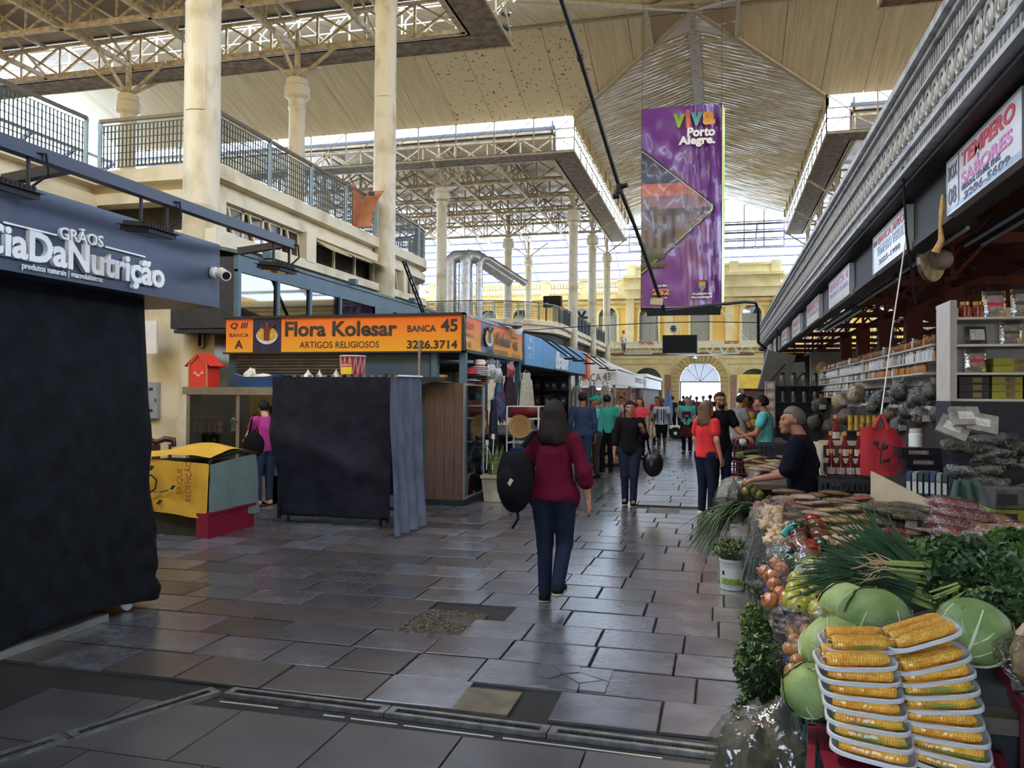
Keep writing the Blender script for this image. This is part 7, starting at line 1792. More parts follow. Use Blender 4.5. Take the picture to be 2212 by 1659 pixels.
for a in(((-.22,-.30,0),(.18,-.285,.09)),((-.22,.235,0),(.18,.25,.09)),((-.22,-.3,0),(-.205,.25,.09)),((.165,-.3,0),(.18,.25,.09))):MB().box(*a).build('side',M('orange_brown_board',srgb(140,90,56),.6,var=.15),wb)
# ginger pieces on the tray, red sticks, salami-like tubers
ging=[blob((.03,.018,.016),60+i,9,6,.25).mesh('root',M('ginger_skin',srgb(206,172,138),.6,var=.15,scale=14),True)for i in range(3)]
rr=random.Random(3)
for k in range(26):
 t=thing('ginger_root','pale ginger piece in the small heap behind the peppers','ginger',put(1815+rr.uniform(-32,44),1172+rr.uniform(-10,12),4.72+rr.uniform(-.05,.05)),0,'ginger pieces behind the peppers');t.rotation_euler=(rr.random()*3,rr.random(),rr.random()*6);obj('root',ging[k%3],t);o=obj('knuckle',ging[(k+1)%3],t,(.02,.012,.008));o.scale=(.5,.5,.6)
rsk=pack_me(71,.085,.028,.024,M('red_sticks',(.34,.018,.03),.4,col2=(.20,.01,.02),scale=6,stretch=(.5,12,12),bump=.4))
for i,(px,py,a)in enumerate(((1938,1162,.2),(1965,1170,-.1),(1950,1182,-.2),(1925,1150,.5),(1975,1188,0.0))):
 t=thing('red_stick_pack','pack of crimson sticks, %s in the bunch before the wooden tray'%ORD[i],'packet',put(px,py,4.55),a,'crimson stick packs')
 for nm,me in zip(('contents','film'),rsk):obj(nm,me,t)
for i,(px,py)in enumerate(((1995,1192),(1985,1198))):
 t=thing('small_tuber','small brown tuber beside the crimson stick packs, %s'%('upper','lower')[i],'tuber',put(px,py,4.45),.2);blob((.05,.022,.02),80+i,12,7,.08).build('skin',M('tuber_brown',srgb(150,92,60),.5,var=.2),t,smooth=True);MB().sphere((.05,0,0),.012,7,5).build('cut_end',M('tuber_cut',srgb(196,140,100),.5,var=.1),t)
m_tub=M('wine_tuber',srgb(138,62,62),.35,var=.25,scale=8,obj_var=.2);m_tub2=M('orange_tuber',srgb(170,106,66),.38,var=.2,scale=8,obj_var=.15)
tub=[[blob((.082,.034,.034),90,14,8,.06).mesh('tuber',m_tub,True),blob((.10,.040,.040),93,16,9,.14,6).mesh('film',m_film2,True)],[blob((.085,.036,.036),91,14,8,.06).mesh('tuber',m_tub2,True),blob((.10,.042,.042),94,16,9,.14,6).mesh('film',m_film2,True)]]
k=0
for row in range(5):
 for col_ in range(5):
  px=2050+col_*30+(row%2)*12;py=1090+row*22+col_*5
  if row==0 and col_>1 or row==1 and col_>3:continue
  kd=0 if(col_<2 or(row+col_)%3==0)else 1
  p=put(px,py,4.75-row*.09);t=thing('wrapped_tuber','%s wrapped tuber, %s from the left in the %s layer of the heap before the green rag'%(('wine-red','orange-brown')[kd],ORD[col_],ORD[row]),'tuber',p,0,'%s wrapped tubers'%('wine-red','orange-brown')[kd]);t.rotation_euler=(0,.15,-.35+.2*R_.random());t.scale=(1.15,)*3
  for nm,me in zip(('tuber','film'),tub[kd]):obj(nm,me,t)
  k+=1
for i,(px,py)in enumerate(((2140,1165),(2165,1158),(2190,1170),(2150,1185),(2185,1190),(2205,1150))):
 t=thing('wrapped_tuber','large pale wrapped tuber at the right edge above the parsley, %s'%ORD[i],'tuber',put(px,py,4.1),-.3,'pale wrapped tubers');t.scale=(1.2,)*3
 for nm,me in zip(('tuber','film'),tub[1]):obj(nm,me,t)
tr=thing('tuber_block','dark box under the stacked wrapped tubers','box',(1.38,4.55,.73));MB().box((-.30,-.55,0),(.35,.35,.16)).build('body',m_dark,tr)
gb=bag((1.62,4.55,1.0),(.12,.12,.10),m_spice,'clear bag of brown crumbs at the right edge above the wrapped tubers','bag',None,False,0,5)
# ---------------------------------------------------------------- leaf greens
m_par=M('parsley_green',srgb(66,92,40),.5,var=.3,scale=9,col2=srgb(36,58,26));m_par2=M('bright_leaf',srgb(92,116,48),.48,var=.25,scale=9,col2=srgb(58,84,34));m_stem=M('pale_stem',srgb(150,164,84),.45,var=.15,scale=20);m_root=M('root_hair',srgb(190,160,116),.7,var=.15)
def curlyball(n,c,r,size,seed):
 """many small three-lobed leaves"""
 b=MB();q=random.Random(seed)
 for _ in range(n):
  d=Vector((q.gauss(0,1),q.gauss(0,1),q.gauss(0,1))).normalized()*(q.uniform(.35,1.0)**.5)
  p=Vector((c[0]+d.x*r[0],c[1]+d.y*r[1],c[2]+d.z*r[2]));e=Euler((q.uniform(-1.2,1.2),q.uniform(-1.2,1.2),q.random()*6.3)).to_matrix();s_=size*q.uniform(.6,1.3)
  vs=[p+e@Vector(v)*s_ for v in((0,-.9,0),(.25,-.15,.1),(.75,.1,-.1),(.35,.35,.12),(0,1,-.12),(-.35,.35,.12),(-.75,.1,-.1),(-.25,-.15,.1))]
  b.add(vs,[(0,1,2,3),(0,3,4,5),(0,5,6,7)])
 return b
def bunch(loc,r,n,size,mat,label,seed,stems=None,name='parsley_bunch',grp=None,roots=False):
 t=thing(name,label,'greens',loc,0,grp);q=random.Random(seed)
 curlyball(n,(0,0,0),r,size,seed).build('leaves',mat,t,kind='stuff')
 if stems:
  s_=MB();rt_=MB()
  for k in range(18):
   d=Vector(stems);o_=Vector((q.uniform(-.05,.05),q.uniform(-.05,.05),q.uniform(-.03,.04)))
   e=d+o_*.8;s_.tube([o_*1.2+d*.2,o_+d*.6,e],[.004,.005,.006],5)
   if roots:
    for _ in range(2):f_=e+d.normalized()*q.uniform(.05,.12)+Vector((q.uniform(-.04,.04),q.uniform(-.04,.04),q.uniform(-.06,.03)));rt_.tube([e,(e+f_)/2+Vector((0,0,q.uniform(-.02,.03))),f_],[.0035,.0022,.001],4)
  s_.build('stems',m_stem,t,kind='stuff')
  if roots:rt_.build('roots',m_root,t,kind='stuff')
 return t
bunch(put(2105,1250,3.45),(.20,.17,.15),900,.040,m_par,'big dark parsley bunch with rooted stems lying across the table',11,(-.30,-.02,.02),grp='parsley bunches',roots=True)
bunch(put(2075,1212,3.75),(.24,.14,.10),700,.040,m_par2,'lighter leafy bunch behind the big parsley bunch',12,None,'leafy_bunch','parsley bunches')
bunch(put(2190,1230,3.55),(.14,.16,.16),600,.045,m_par2,'broad-leaved bunch at the right edge beside the parsley',13,None,'leafy_bunch','parsley bunches')
bunch(put(1990,1205,4.0),(.14,.14,.09),500,.028,m_par,'fine-leaved bunch between the spring onions and the parsley',14,None,grp='parsley bunches')
bunch(put(2170,1330,3.15),(.14,.14,.10),450,.035,m_par,'dark parsley end hanging above the ginger bag',15,None,grp='parsley bunches')
bunch(put(2040,1318,3.18),(.06,.06,.05),60,.02,m_par,'tied stalk ends of a parsley bunch behind the top right sweetcorn tray',16,(.10,.04,.06),grp='parsley bunches')
def spring_onions(loc,d,n,L_,spread,label,seed,grp='spring onion bundles',lift=.0,rad=.006):
 t=thing('spring_onions',label,'greens',loc,0,grp);q=random.Random(seed);d=Vector(d).normalized();sd=d.cross(Vector((0,0,1))).normalized();up=sd.cross(d)
 b=MB()
 for k in range(n):
  a=q.gauss(0,spread);c=q.gauss(0,spread*.6);o_=sd*q.uniform(-.07,.07)+up*q.uniform(-.03,.05);l_=L_*q.uniform(.6,1.05)
  pts=[o_+(d+sd*a*s+up*(c*s+lift*s*s))*l_*s for s in(0,.35,.7,1)]
  b.tube(pts,[rad,rad,rad*.8,rad*.15],5)
 b.build('leaves',M('onion_leaf',srgb(58,84,52),.55,spec=.25,var=.25,scale=8,col2=srgb(36,58,36)),t,smooth=True,kind='stuff')
 w_=MB()
 for k in range(14):o_=sd*q.uniform(-.06,.06)+up*q.uniform(-.03,.04);w_.tube([o_,o_-d*.08,o_-d*.11],[rad,rad*1.3,rad*.4],5)
 w_.build('white_ends',m_stem,t,kind='stuff')
 return t
spring_onions(put(1975,1280,3.45),(-.85,.25,.28),150,.42,.26,'big fan of spring onion leaves in the middle of the table',5,lift=-.25)
spring_onions(put(1990,1250,3.6),(-.55,.55,.42),60,.42,.14,'upright spray of spring onion tips before the wooden tray',6)
spring_onions((.32,8.2,.62),(-.9,-.35,.1),110,.55,.35,'spring onion leaves hanging over the aisle beyond the garlic',8,lift=-.75,rad=.007)
spring_onions((.36,12.4,.85),(.9,.0,.15),70,.6,.22,'spring onions on the dark red crates farther up the aisle',9,lift=-.3,rad=.007)
# wrapped green beans between limes and spring onions
for i,(px,py,yy)in enumerate(((1830,1215,4.25),(1870,1200,4.35),(1815,1240,4.05),(1800,1255,3.9))):
 t=thing('bean_pack','clear pack of dark green leaves, %s between the limes and the spring onions'%ORD[i],'packet',put(px,py,yy),.3+.2*i,'packs of dark green leaves');blob((.14,.07,.035),100+i,12,7,.1).build('contents',M('dark_bean_green',(.030,.045,.020),.5,var=.3,scale=10,stretch=(.6,10,10),bump=.5),t,smooth=True);blob((.16,.09,.045),104+i,16,8,.16,6).build('film',m_film2,t,smooth=True)
 # ---------------------------------------------------------------- ginger bag and root bag
gbx=bag((1.05,2.74,.76),(.20,.22,.14),M('ginger_heap',srgb(170,140,96),.7,col2=srgb(120,92,56),scale=7,detail=6,bump=1.0,bscale=14),'open clear bag of knobbly ginger in the deep red crate','bag',None,False,0,22)
rr=random.Random(8)
for k in range(16):
 t=thing('ginger_hand','knobbly ginger hand in the open bag at the right edge','ginger',(1.05+rr.uniform(-.15,.15),2.68+rr.uniform(-.12,.1),.99+rr.uniform(-.02,.05)),0,'ginger hands in the open bag');t.rotation_euler=(rr.random(),rr.random(),rr.random()*6);t.scale=(1.6,)*3;obj('root',ging[k%3],t);o=obj('knuckle',ging[(k+1)%3],t,(.02,.014,.008));o.scale=(.6,.6,.7)
rbp=atz(1665,1640,0.0)
rg=thing('root_bag','clear gathered bag of dark leaves and roots on the floor at the bottom right','bag',(.17,3.35,0))
blob((.17,.20,.20),33,16,10,.22,4).build('contents',M('brown_roots',srgb(84,74,50),.7,col2=srgb(40,44,26),scale=6,detail=6,bump=1.0,bscale=12),rg,(0,0,.21),smooth=True)
blob((.20,.23,.24),36,26,16,.16,7).build('film',film('root_film',gloss=.05,bscale=16,bump=.9,haze=.015,fres=.35),rg,(0,0,.23),smooth=True)
MB().tube([(.05,-.02,.40),(.09,.0,.50),(.13,.01,.57),(.2,.03,.64)],[.13,.035,.03,.09],12).build('neck',film('root_film'),rg,smooth=True)
# ---------------------------------------------------------------- herbs standing along the table foot
def herb(px,py,zc,r,n,size,mat,label,seed,pot=None):
 p=atz(px,py,zc);t=thing('herb_bunch',label,'greens',(p.x,p.y,0),0,'herbs standing along the table foot')
 curlyball(n,(0,0,zc),r,size,seed).build('leaves',mat,t,kind='stuff')
 s_=MB();q=random.Random(seed)
 for k in range(16):a=q.random()*6.3;s_.tube([(.03*math.cos(a),.03*math.sin(a),.02),(.5*r[0]*math.cos(a),.5*r[1]*math.sin(a),zc)],.004,4)
 s_.build('stems',m_stem,t,kind='stuff')
 return t
herb(1640,1445,.30,(.13,.15,.17),900,.026,m_par,'bushy green herb at the table foot nearest the bag of roots',41)
herb(1632,1345,.30,(.10,.12,.13),650,.020,m_par2,'curly parsley standing at the table foot, second from the bag of roots',42)
herb(1660,1400,.34,(.09,.10,.10),300,.016,m_par,'feathery herb between the curly parsley and the bushy herb',43)
herb(1640,1250,.30,(.11,.13,.15),450,.032,m_par,'broad-leaved herb in a clear sleeve beside the white bucket',44)
sv=thing('herb_sleeve','clear plastic sleeve round the broad-leaved herb','wrapper',tuple(atz(1640,1250,.30)));MB().lathe([(.05,-.28),(.09,-.1),(.14,.12),(.16,.2)],n=18,wob=lambda a,z:1+.08*math.sin(5*a+z*20)).build('film',m_film,sv,smooth=True)
herb(1618,1540,.12,(.08,.10,.10),240,.022,m_par,'small green herb squeezed between the bushy herb and the bag of roots',45)
bkp=atz(1583,1272,0.0)
bk_=thing('white_bucket','white bucket with a green label holding herbs at the aisle edge','bucket',(bkp.x,bkp.y,0))
MB().lathe([(.001,.005),(.105,.005),(.115,.25),(.123,.25),(.123,.27),(.108,.27),(.10,.02),(.001,.02)],n=24).build('body',M('bucket_white',(.55,.56,.55),.4,var=.1),bk_,smooth=True)
MB().grid(12,2,lambda u,v:(.1125*math.cos(-2.6+1.9*u)*(1+.04*v),.1125*math.sin(-2.6+1.9*u)*(1+.04*v),.05+.15*v)).build('paper_label',M('bucket_label',(.60,.62,.56),.5,var=.05),bk_)
MB().grid(12,1,lambda u,v:(.114*math.cos(-2.55+1.8*u)*(1+.02*v),.114*math.sin(-2.55+1.8*u)*(1+.02*v),.055+.055*v)).build('green_band',M('label_green',(.25,.40,.08),.5,var=.2,scale=30),bk_)
MB().grid(6,6,lambda u,v:(.118*math.cos(-2.35+.22*(u-.5)),.118*math.sin(-2.35+.22*(u-.5)),.155+.035*(v-.5))).build('dark_dot',m_black,bk_)
curlyball(650,(0,.02,.33),(.18,.17,.09),.020,46).build('herbs',m_par,bk_,kind='stuff')
b2=thing('grey_bucket','grey bucket of herbs behind the white one at the aisle edge','bucket',(bkp.x-.03,bkp.y+.30,0));MB().lathe([(.001,.005),(.10,.005),(.11,.25),(.115,.26),(.10,.26),(.001,.24)],n=20).build('body',M('bucket_grey',(.26,.26,.24),.5,var=.1),b2,smooth=True);curlyball(450,(0,0,.31),(.17,.15,.09),.020,47).build('herbs',m_par,b2,kind='stuff')
# hanging clear bag of stalks
hb_=thing('stalk_bag','clear bag of grey-green stalks hanging from the table corner by the garlic','bag',put(1640,1165,5.35));s_=MB();q=random.Random(5)
for k in range(26):s_.tube([(q.uniform(-.04,.04),q.uniform(-.03,.03),.12),(q.uniform(-.11,.05),q.uniform(-.06,.04),-.26)],.007,4)
s_.build('stalks',M('grey_green_stalk',srgb(92,98,78),.5,var=.2),hb_,kind='stuff');MB().lathe([(.10,-.28),(.11,-.1),(.05,.12),(.03,.16),(.06,.2)],n=14,wob=lambda a,z:1+.15*math.sin(4*a+z*14)).build('film',m_film2,hb_,smooth=True)
# ---------------------------------------------------------------- second table beyond the vendor
t2=thing('second_table','second produce table beyond the man in navy','table',(.75,9.6,0));MB().box((-.42,-1.2,.78),(.42,1.4,.83)).build('top',MATS['stained_board'],t2);MB().box((-.38,-1.1,.0),(.38,1.3,.78)).build('skirt',MATS['dark_skirt'],t2)
rr=random.Random(12)
for k in range(46):
 kd=rr.choice((0,1,2,2));x=.40+rr.random()*.62;y=8.6+rr.random()*2.2;t=thing('wrapped_pack','%s pack on the second table beside the vendor'%nmn[kd],'packet',(x,y,.86+.025*rr.randint(0,3)),0,'%s packs on the second table'%nmn[kd]);t.rotation_euler=(rr.uniform(-.2,.2),rr.uniform(-.2,.2),rr.uniform(-.5,.5))
 for nm,me in zip(('contents','film'),PK[kd]):obj(nm,me,t)
sk=thing('leaf_sack','large clear bag of dark leaves hanging over the second table edge','bag',(.16,8.75,.60));blob((.17,.22,.22),120,16,10,.16,4).build('contents',M('grey_leaf_mass',(.06,.065,.05),.6,var=.4,scale=9,bump=.8),sk,smooth=True);blob((.20,.26,.26),123,22,14,.16,6).build('film',m_film2,sk,smooth=True);MB().tube([(.1,0,.16),(.17,0,.25),(.2,0,.34)],[.09,.04,.07],9).build('neck',m_film,sk,smooth=True)
ns=thing('net_sack','bulky ochre net sack of produce beside the man in navy','sack',(.46,7.62,.50));blob((.16,.16,.24),130,24,16,.12,5).build('bag',M('ochre_net',srgb(158,134,76),.75,col2=srgb(104,84,40),scale=34,bump=1.0,bscale=60),ns,smooth=True);MB().tube([(.05,0,.2),(.10,0,.28)],[.06,.03],9).build('neck',MATS['ochre_net'],ns,smooth=True)
o=thing('net_sack_stand','dark low box under the ochre net sack','box',(.46,7.66,0));MB().box((-.18,-.28,0),(.16,.26,.30)).build('body',m_dark,o)
for i,(px,py)in enumerate(((1618,1048),(1628,1060),(1612,1062),(1640,1068))):fruit('avocado',avo_me,put(px,py,7.9),'green fruit piled at the foot of the ochre net sack','fruit by the ochre net sack','fruit',1.15)
wcr=[(.44,15.2,.0),(.44,15.2,.29),(.44,15.2,.58)]
for i,p in enumerate(wcr):crate('wine_crate',p,(.29,.24,.27),m_wine if i else M('brick_crate',(.16,.035,.028),.5,var=.15),('brick-red crate at the foot of the crate stack behind the red shirt','wine-red crate in the middle of the crate stack','wine-red crate topping the crate stack')[i],0,'crates stacked beyond the red shirt',9)
crate('black_crate',(.80,12.0,.83),(.24,.18,.22),m_blk,'black crate on a table edge in front of the turquoise shirt',0,None,8)
o=thing('crate_table','dark stand under the black crate','stand',(.80,12.0,0));MB().box((-.25,-.2,0),(.25,.2,.825)).build('body',m_dark,o)
t3=thing('fruit_table','fruit table between the grey shirt and the turquoise shirt','table',(.75,16.4,0));MB().box((-.4,-.9,.82),(.5,1.0,.87)).build('top',MATS['stained_board'],t3);MB().box((-.36,-.85,0),(.46,.95,.82)).build('skirt',MATS['dark_skirt'],t3)
rr=random.Random(6)
for k in range(16):
 kd=0 if k<9 else 1;t=thing('guava' if kd==0 else 'red_apple',('large yellow-green fruit heaped between the two men' if kd==0 else 'red fruit in the shiny wrap on the fruit table'),'fruit',(.52+rr.random()*.30,16.0+rr.random()*.4,1.02+.14*(k%3))if kd==0 else(.38+rr.random()*.2,15.75+rr.random()*.2,.90),0,'heaped yellow-green fruit' if kd==0 else 'red fruit on the fruit table');t.scale=(3.0,)*3 if kd==0 else(1.1,)*3;obj('skin',yfr_me if kd==0 else ron_me,t);obj('stem_end',nub_me,t,(0,0,.038))
ff=thing('fruit_basket','ochre basket under the heaped yellow-green fruit','basket',(.68,16.2,.87));MB().lathe([(.001,0),(.20,0),(.26,.14),(.24,.14),(.001,.10)],n=18).build('body',m_bur,ff);MB().lathe([(.255,.12),(.27,.14),(.255,.155)],n=18).build('rim',m_straw,ff)
# yellow tins
for k in range(10):
 t=thing('yellow_tin','small yellow tin in the double row above the vendor','tin',(1.42+.062*(k%5),9.6,1.34+.085*(k//5)),0,'yellow tins behind the vendor');MB().lathe([(.001,0),(.026,0),(.026,.075),(.001,.076)],n=10).build('body',M('yellow_tin',srgb(196,160,50),.4,var=.1),t);MB().lathe([(.0275,.065),(.0275,.08),(.001,.08)],n=10).build('lid',M('gold_lid',(.5,.32,.12)),t)
o=thing('tin_shelf','dark shelf holding the yellow tins','shelf',(1.55,9.65,0));MB().box((-.18,-.1,1.32),(.2,.1,1.34)).build('board',m_dark,o);MB().box((-.18,.06,0),(.2,.1,1.32)).build('back',m_dark,o)
# ================================================================== people: smooth-union bodies meshed by surface nets
V3=lambda*a:np.array(a,np.float32)
def snet(prims,lo,hi,h,k,cut=None):
 ax=[np.arange(lo[i],hi[i]+h,h,dtype=np.float32)for i in range(3)]
 X,Y,Z=np.meshgrid(*ax,indexing='ij');D=np.full(X.shape,9.0,np.float32)
 for(a,b,r1,r2,sy)in prims:
  a,b=V3(*a),V3(*b);m=max(r1,r2)*1.2+3*k+h
  sl=[]
  for i in range(3):
   u,v=min(a[i],b[i])-m,max(a[i],b[i])+m
   i0=max(0,int((u-lo[i])/h));i1=min(len(ax[i]),int((v-lo[i])/h)+2);sl.append(slice(i0,max(i0,i1)))
  sl=tuple(sl)
  if D[sl].size==0:continue
  px,py,pz=X[sl]-a[0],(Y[sl]-a[1])/sy,Z[sl]-a[2];d=b-a;d[1]/=sy
  t=np.clip((px*d[0]+py*d[1]+pz*d[2])/max(1e-9,float(d@d)),0,1)
  q=(np.sqrt((px-t*d[0])**2+(py-t*d[1])**2+(pz-t*d[2])**2)-(r1+(r2-r1)*t))*(sy if sy<1 else 1)
  e=np.clip(.5+.5*(D[sl]-q)/k,0,1);D[sl]=D[sl]*(1-e)+q*e-k*e*(1-e)
 if cut is not None:D=np.maximum(D,cut(X,Y,Z))
 s=D<0
 c=[s[i:s.shape[0]-1+i,j:s.shape[1]-1+j,l:s.shape[2]-1+l]for i in(0,1)for j in(0,1)for l in(0,1)]
 n=sum(x.astype(np.int8)for x in c);mix=(n>0)&(n<8);I=np.argwhere(mix)
 if len(I)==0:return[],[]
 idx=np.full(mix.shape,-1,np.int64);idx[mix]=np.arange(len(I));P=np.zeros((len(I),3),np.float32);W_=np.zeros(len(I),np.float32)
 C8=[(i,j,l)for i in(0,1)for j in(0,1)for l in(0,1)]
 for p in C8:
  for i in range(3):
   if p[i]:continue
   q=list(p);q[i]=1
   f0=D[I[:,0]+p[0],I[:,1]+p[1],I[:,2]+p[2]];f1=D[I[:,0]+q[0],I[:,1]+q[1],I[:,2]+q[2]]
   x=(f0<0)!=(f1<0);t=np.where(x,f0/np.where(x,f0-f1,1),0)
   o=np.tile(np.array(p,np.float32),(len(I),1));o[:,i]+=t;P+=o*x[:,None];W_+=x
 P=(P/W_[:,None]+I)*h+np.array(lo,np.float32);Q=[]
 for i in range(3):
  j,l=(i+1)%3,(i+2)%3
  A=[slice(None)]*3;B_=[slice(None)]*3;A[i]=slice(0,-1);B_[i]=slice(1,None)
  a,b=s[tuple(A)],s[tuple(B_)]
  for flip,mm in((0,a&~b),(1,~a&b)):
   E=np.argwhere(mm);E=E[(E[:,j]>0)&(E[:,l]>0)&(E[:,j]<s.shape[j]-1)&(E[:,l]<s.shape[l]-1)]
   g=[]
   for dj,dl in((1,1),(0,1),(0,0),(1,0)):
    F=E.copy();F[:,j]-=dj;F[:,l]-=dl;g.append(idx[F[:,0],F[:,1],F[:,2]])
   q=np.stack(g,1);Q.append(q[:,::-1]if flip else q)
 return P.tolist(),np.concatenate(Q).tolist()
def lerp(a,b,t):return tuple(np.array(a)*(1-t)+np.array(b)*t)
SK={'light':M('skin_light',srgb(196,146,120),.55,var=.06),'tan':M('skin_tan',srgb(164,112,86),.55,var=.06),'brown':M('skin_brown',srgb(104,64,48),.55,var=.06)}
m_eye=M('eye_dark',(.02,.015,.012),.2,var=0);m_lip=M('lip',srgb(140,70,64),.5,var=0)
def hand_prims(w,d,nrm,side,curl,k):
 """palm and five fingers of unequal length; d runs to the fingertips, nrm out of the palm"""
 w,d,nrm=Vector(w),Vector(d).normalized(),Vector(nrm);nrm=(nrm-d*nrm.dot(d)).normalized();s=d.cross(nrm)*side;o=[]
 A=lambda a,b,r,q:o.append((tuple(a),tuple(b),r*k,q*k,1))
 for u in(-.026,0,.026):A(w+s*u*.6*k,w+(d*.078+s*u)*k,.016,.013)
 for u,l1,l2 in((-.032,.030,.030),(-.011,.038,.038),(.011,.042,.040),(.032,.036,.036)):
  p=w+(d*.085+s*u)*k;dd=(d*math.cos(curl)+nrm*math.sin(curl));e=p+dd*l1*k;d2=d*math.cos(curl*2.1)+nrm*math.sin(curl*2.1);A(p,e,.0095,.0085);A(e,e+d2*l2*k,.0085,.0065)
 p=w+(d*.025+s*.030)*k;e=p+(d*.030+s*.026+nrm*.014)*k;A(p,e,.014,.011);A(e,e+(d*.032+s*.004+nrm*.012)*k,.011,.008)
 return o
def bbox(pr,m):
 a=np.array([p[i]for p in pr for i in(0,1)]);r=max(max(p[2],p[3])for p in pr)+m
 return a.min(0)-r,a.max(0)+r
def person(label,loc,rz,H,skin,hair,shirt,legs,shoes,arms=None,leg=None,lean=0.0,look=0.0,h=.022,group=None,sleeve=.45,short=1.0,loose=1.0,girth=1.0,hands=True,nod=0.0,female=False,cap=None):
 """arms: ((elbow L, wrist L), (elbow R, wrist R)); leg: ((knee L, ankle L), (knee R, ankle R)); local +y is forward"""
 t=thing('person',label,'person',(loc[0],loc[1],loc[2]if len(loc)>2 else 0),rz,group);t.scale=(H/1.7,)*3;g=girth
 sw=.165 if female else.185
 hip=[(-.09,0,.90),(.09,0,.90)];L_=leg or(((-.095,.02,.49),(-.095,0,.085)),((.095,.02,.49),(.095,0,.085)))
 ln=lambda p:(p[0],p[1]+lean*max(0,p[2]-.9),p[2]-abs(lean)*max(0,p[2]-.9)*.25)
 chest,waist,nk,hd=ln((0,-.01,1.27)),ln((0,0,1.05)),ln((0,-.015,1.44)),ln((0,.01+nod,1.585-abs(nod)*.4));sh=[ln((-sw,-.01,1.375)),ln((sw,-.01,1.375))]
 A_=arms or(((-.235,-.02,1.12),(-.245,.05,.86)),((.235,-.02,1.12),(.245,.05,.86)))
 body=[(hip[0],waist,.10*g,.10*g,.8),(hip[1],waist,.10*g,.10*g,.8),(waist,chest,.115*g,.125*g,.75),(chest,nk,.12,.05,.8),(nk,hd,.055,.055,1)]
 for i in(0,1):
  e,w_=A_[i];k_,a_=L_[i];dy=np.array(a_)-np.array(k_)
  body+=[(chest,sh[i],.09,.055,.8),(sh[i],e,.050*g,.040,1),(e,w_,.040,.026,1),(hip[i],k_,.085*g,.055,1),(k_,lerp(k_,a_,.35),.053,.056,1),(lerp(k_,a_,.35),a_,.056,.036,1)]
  ty=(a_[0]*1.15,a_[1]+.13,max(.035,a_[2]-.055));body.append((a_,ty,.036,.03,1))
 vs,fs=snet(body,*bbox(body,.05),h,.02)
 def join(pr,hh,k,cut=None):
  v,f=snet(pr,*bbox(pr,.03),hh,k,cut);n=len(vs);vs.extend(v);fs.extend([[i+n for i in q]for q in f])
  # head in its own finer field, turned by look
 c,s_=math.cos(look),math.sin(look);T=lambda x,y,z:(hd[0]+x*c-y*s_,hd[1]+x*s_+y*c,hd[2]+z)
 head=[(T(0,-.015,.03),T(0,.0,.02),.080,.078,1),(T(0,-.03,.035),T(0,-.02,.03),.080,.08,1),(T(0,.035,-.02),T(0,.045,-.075),.055,.036,1),(T(0,.085,.015),T(0,.100,-.022),.008,.012,1),(T(0,.088,-.055),T(0,.09,-.055),.018,.018,1),(T(0,.07,-.095),T(0,.075,-.095),.022,.022,1)]
 for q in(-1,1):head+=[(T(q*.081,-.012,.015),T(q*.082,-.015,-.02),.011,.009,1),(T(q*.02,.086,.033),T(q*.042,.076,.033),.009,.008,1),(T(q*.04,.06,-.02),T(q*.04,.062,-.02),.022,.022,1)]
 head.append((T(0,-.03,-.07),nk,.052,.052,1));join(head,min(h,.012),.014)
 if hands:
  for i in(0,1):
   e,w_=A_[i];d=np.array(w_)-np.array(e);side=-1 if i==0 else 1
   nrm=(-side,0,.05)if abs(d[2])>.6*np.linalg.norm(d)else(0,0,-1)
   join(hand_prims(w_,d,nrm,1,.45,1.0),.0065 if h>.015 else.0055,.006)
 b=MB();b.v,b.f,b.m=[tuple(p)for p in vs],[tuple(q)for q in fs],[0]*len(fs);bo=b.build('body',SK[skin],t,smooth=True)
 for q in(-1,1):MB().sphere(T(q*.031,.079,.012),(.012,.008,.007),8,6).build('eye',m_eye,bo)
 MB().sphere(T(0,.104,-.055),(.022,.008,.008),8,6).build('mouth',m_lip,bo)
 def part(nm,pr,mat,k=.03,cut=None,hh=None):
  v,f=snet(pr,*bbox(pr,.05),hh or h,k,cut)
  m_=MB();m_.v,m_.f,m_.m=[tuple(p)for p in v],[tuple(q)for q in f],[0]*len(f);return m_.build(nm,mat,t,smooth=True)
 lo_=loose;st=[(lerp(waist,chest,-.55),chest,.145*g*lo_,.140*g,.78),(chest,lerp(chest,nk,.75),.135,.075,.8),(lerp(hip[0],hip[1],.5),waist,.16*g*lo_,.13*g,.72),(hip[0],lerp(hip[0],waist,.5),.115*g*lo_,.115*g,.8),(hip[1],lerp(hip[1],waist,.5),.115*g*lo_,.115*g,.8)]
 for i in(0,1):
  e,w_=A_[i];st.append((lerp(chest,nk,.3),sh[i],.095,.062,.85))
  if sleeve<=1:st.append((sh[i],lerp(sh[i],e,sleeve),.070*g,.066*g*lo_,1))
  else:st+=[(sh[i],e,.063*g,.054*lo_,1),(e,lerp(e,w_,sleeve-1),.055*lo_,.052*lo_**2,1)]
 armx=max(.17*g,.19)
 part('shirt',st,shirt,.03,lambda X,Y,Z:np.where(np.abs(X)<armx,.865+.03*np.abs(X)-Z,-9))
 tr=[(hip[0],waist,.118*g,.11*g,.82),(hip[1],waist,.118*g,.11*g,.82)]
 for i in(0,1):
  k_,a_=L_[i];tr.append((hip[i],k_,.105*g,.070,1))
  if short>.5:tr.append((k_,lerp(k_,a_,min(1,short)),.068,.056,1))
 part('trousers' if short>.5 else 'shorts',tr,legs,.025)
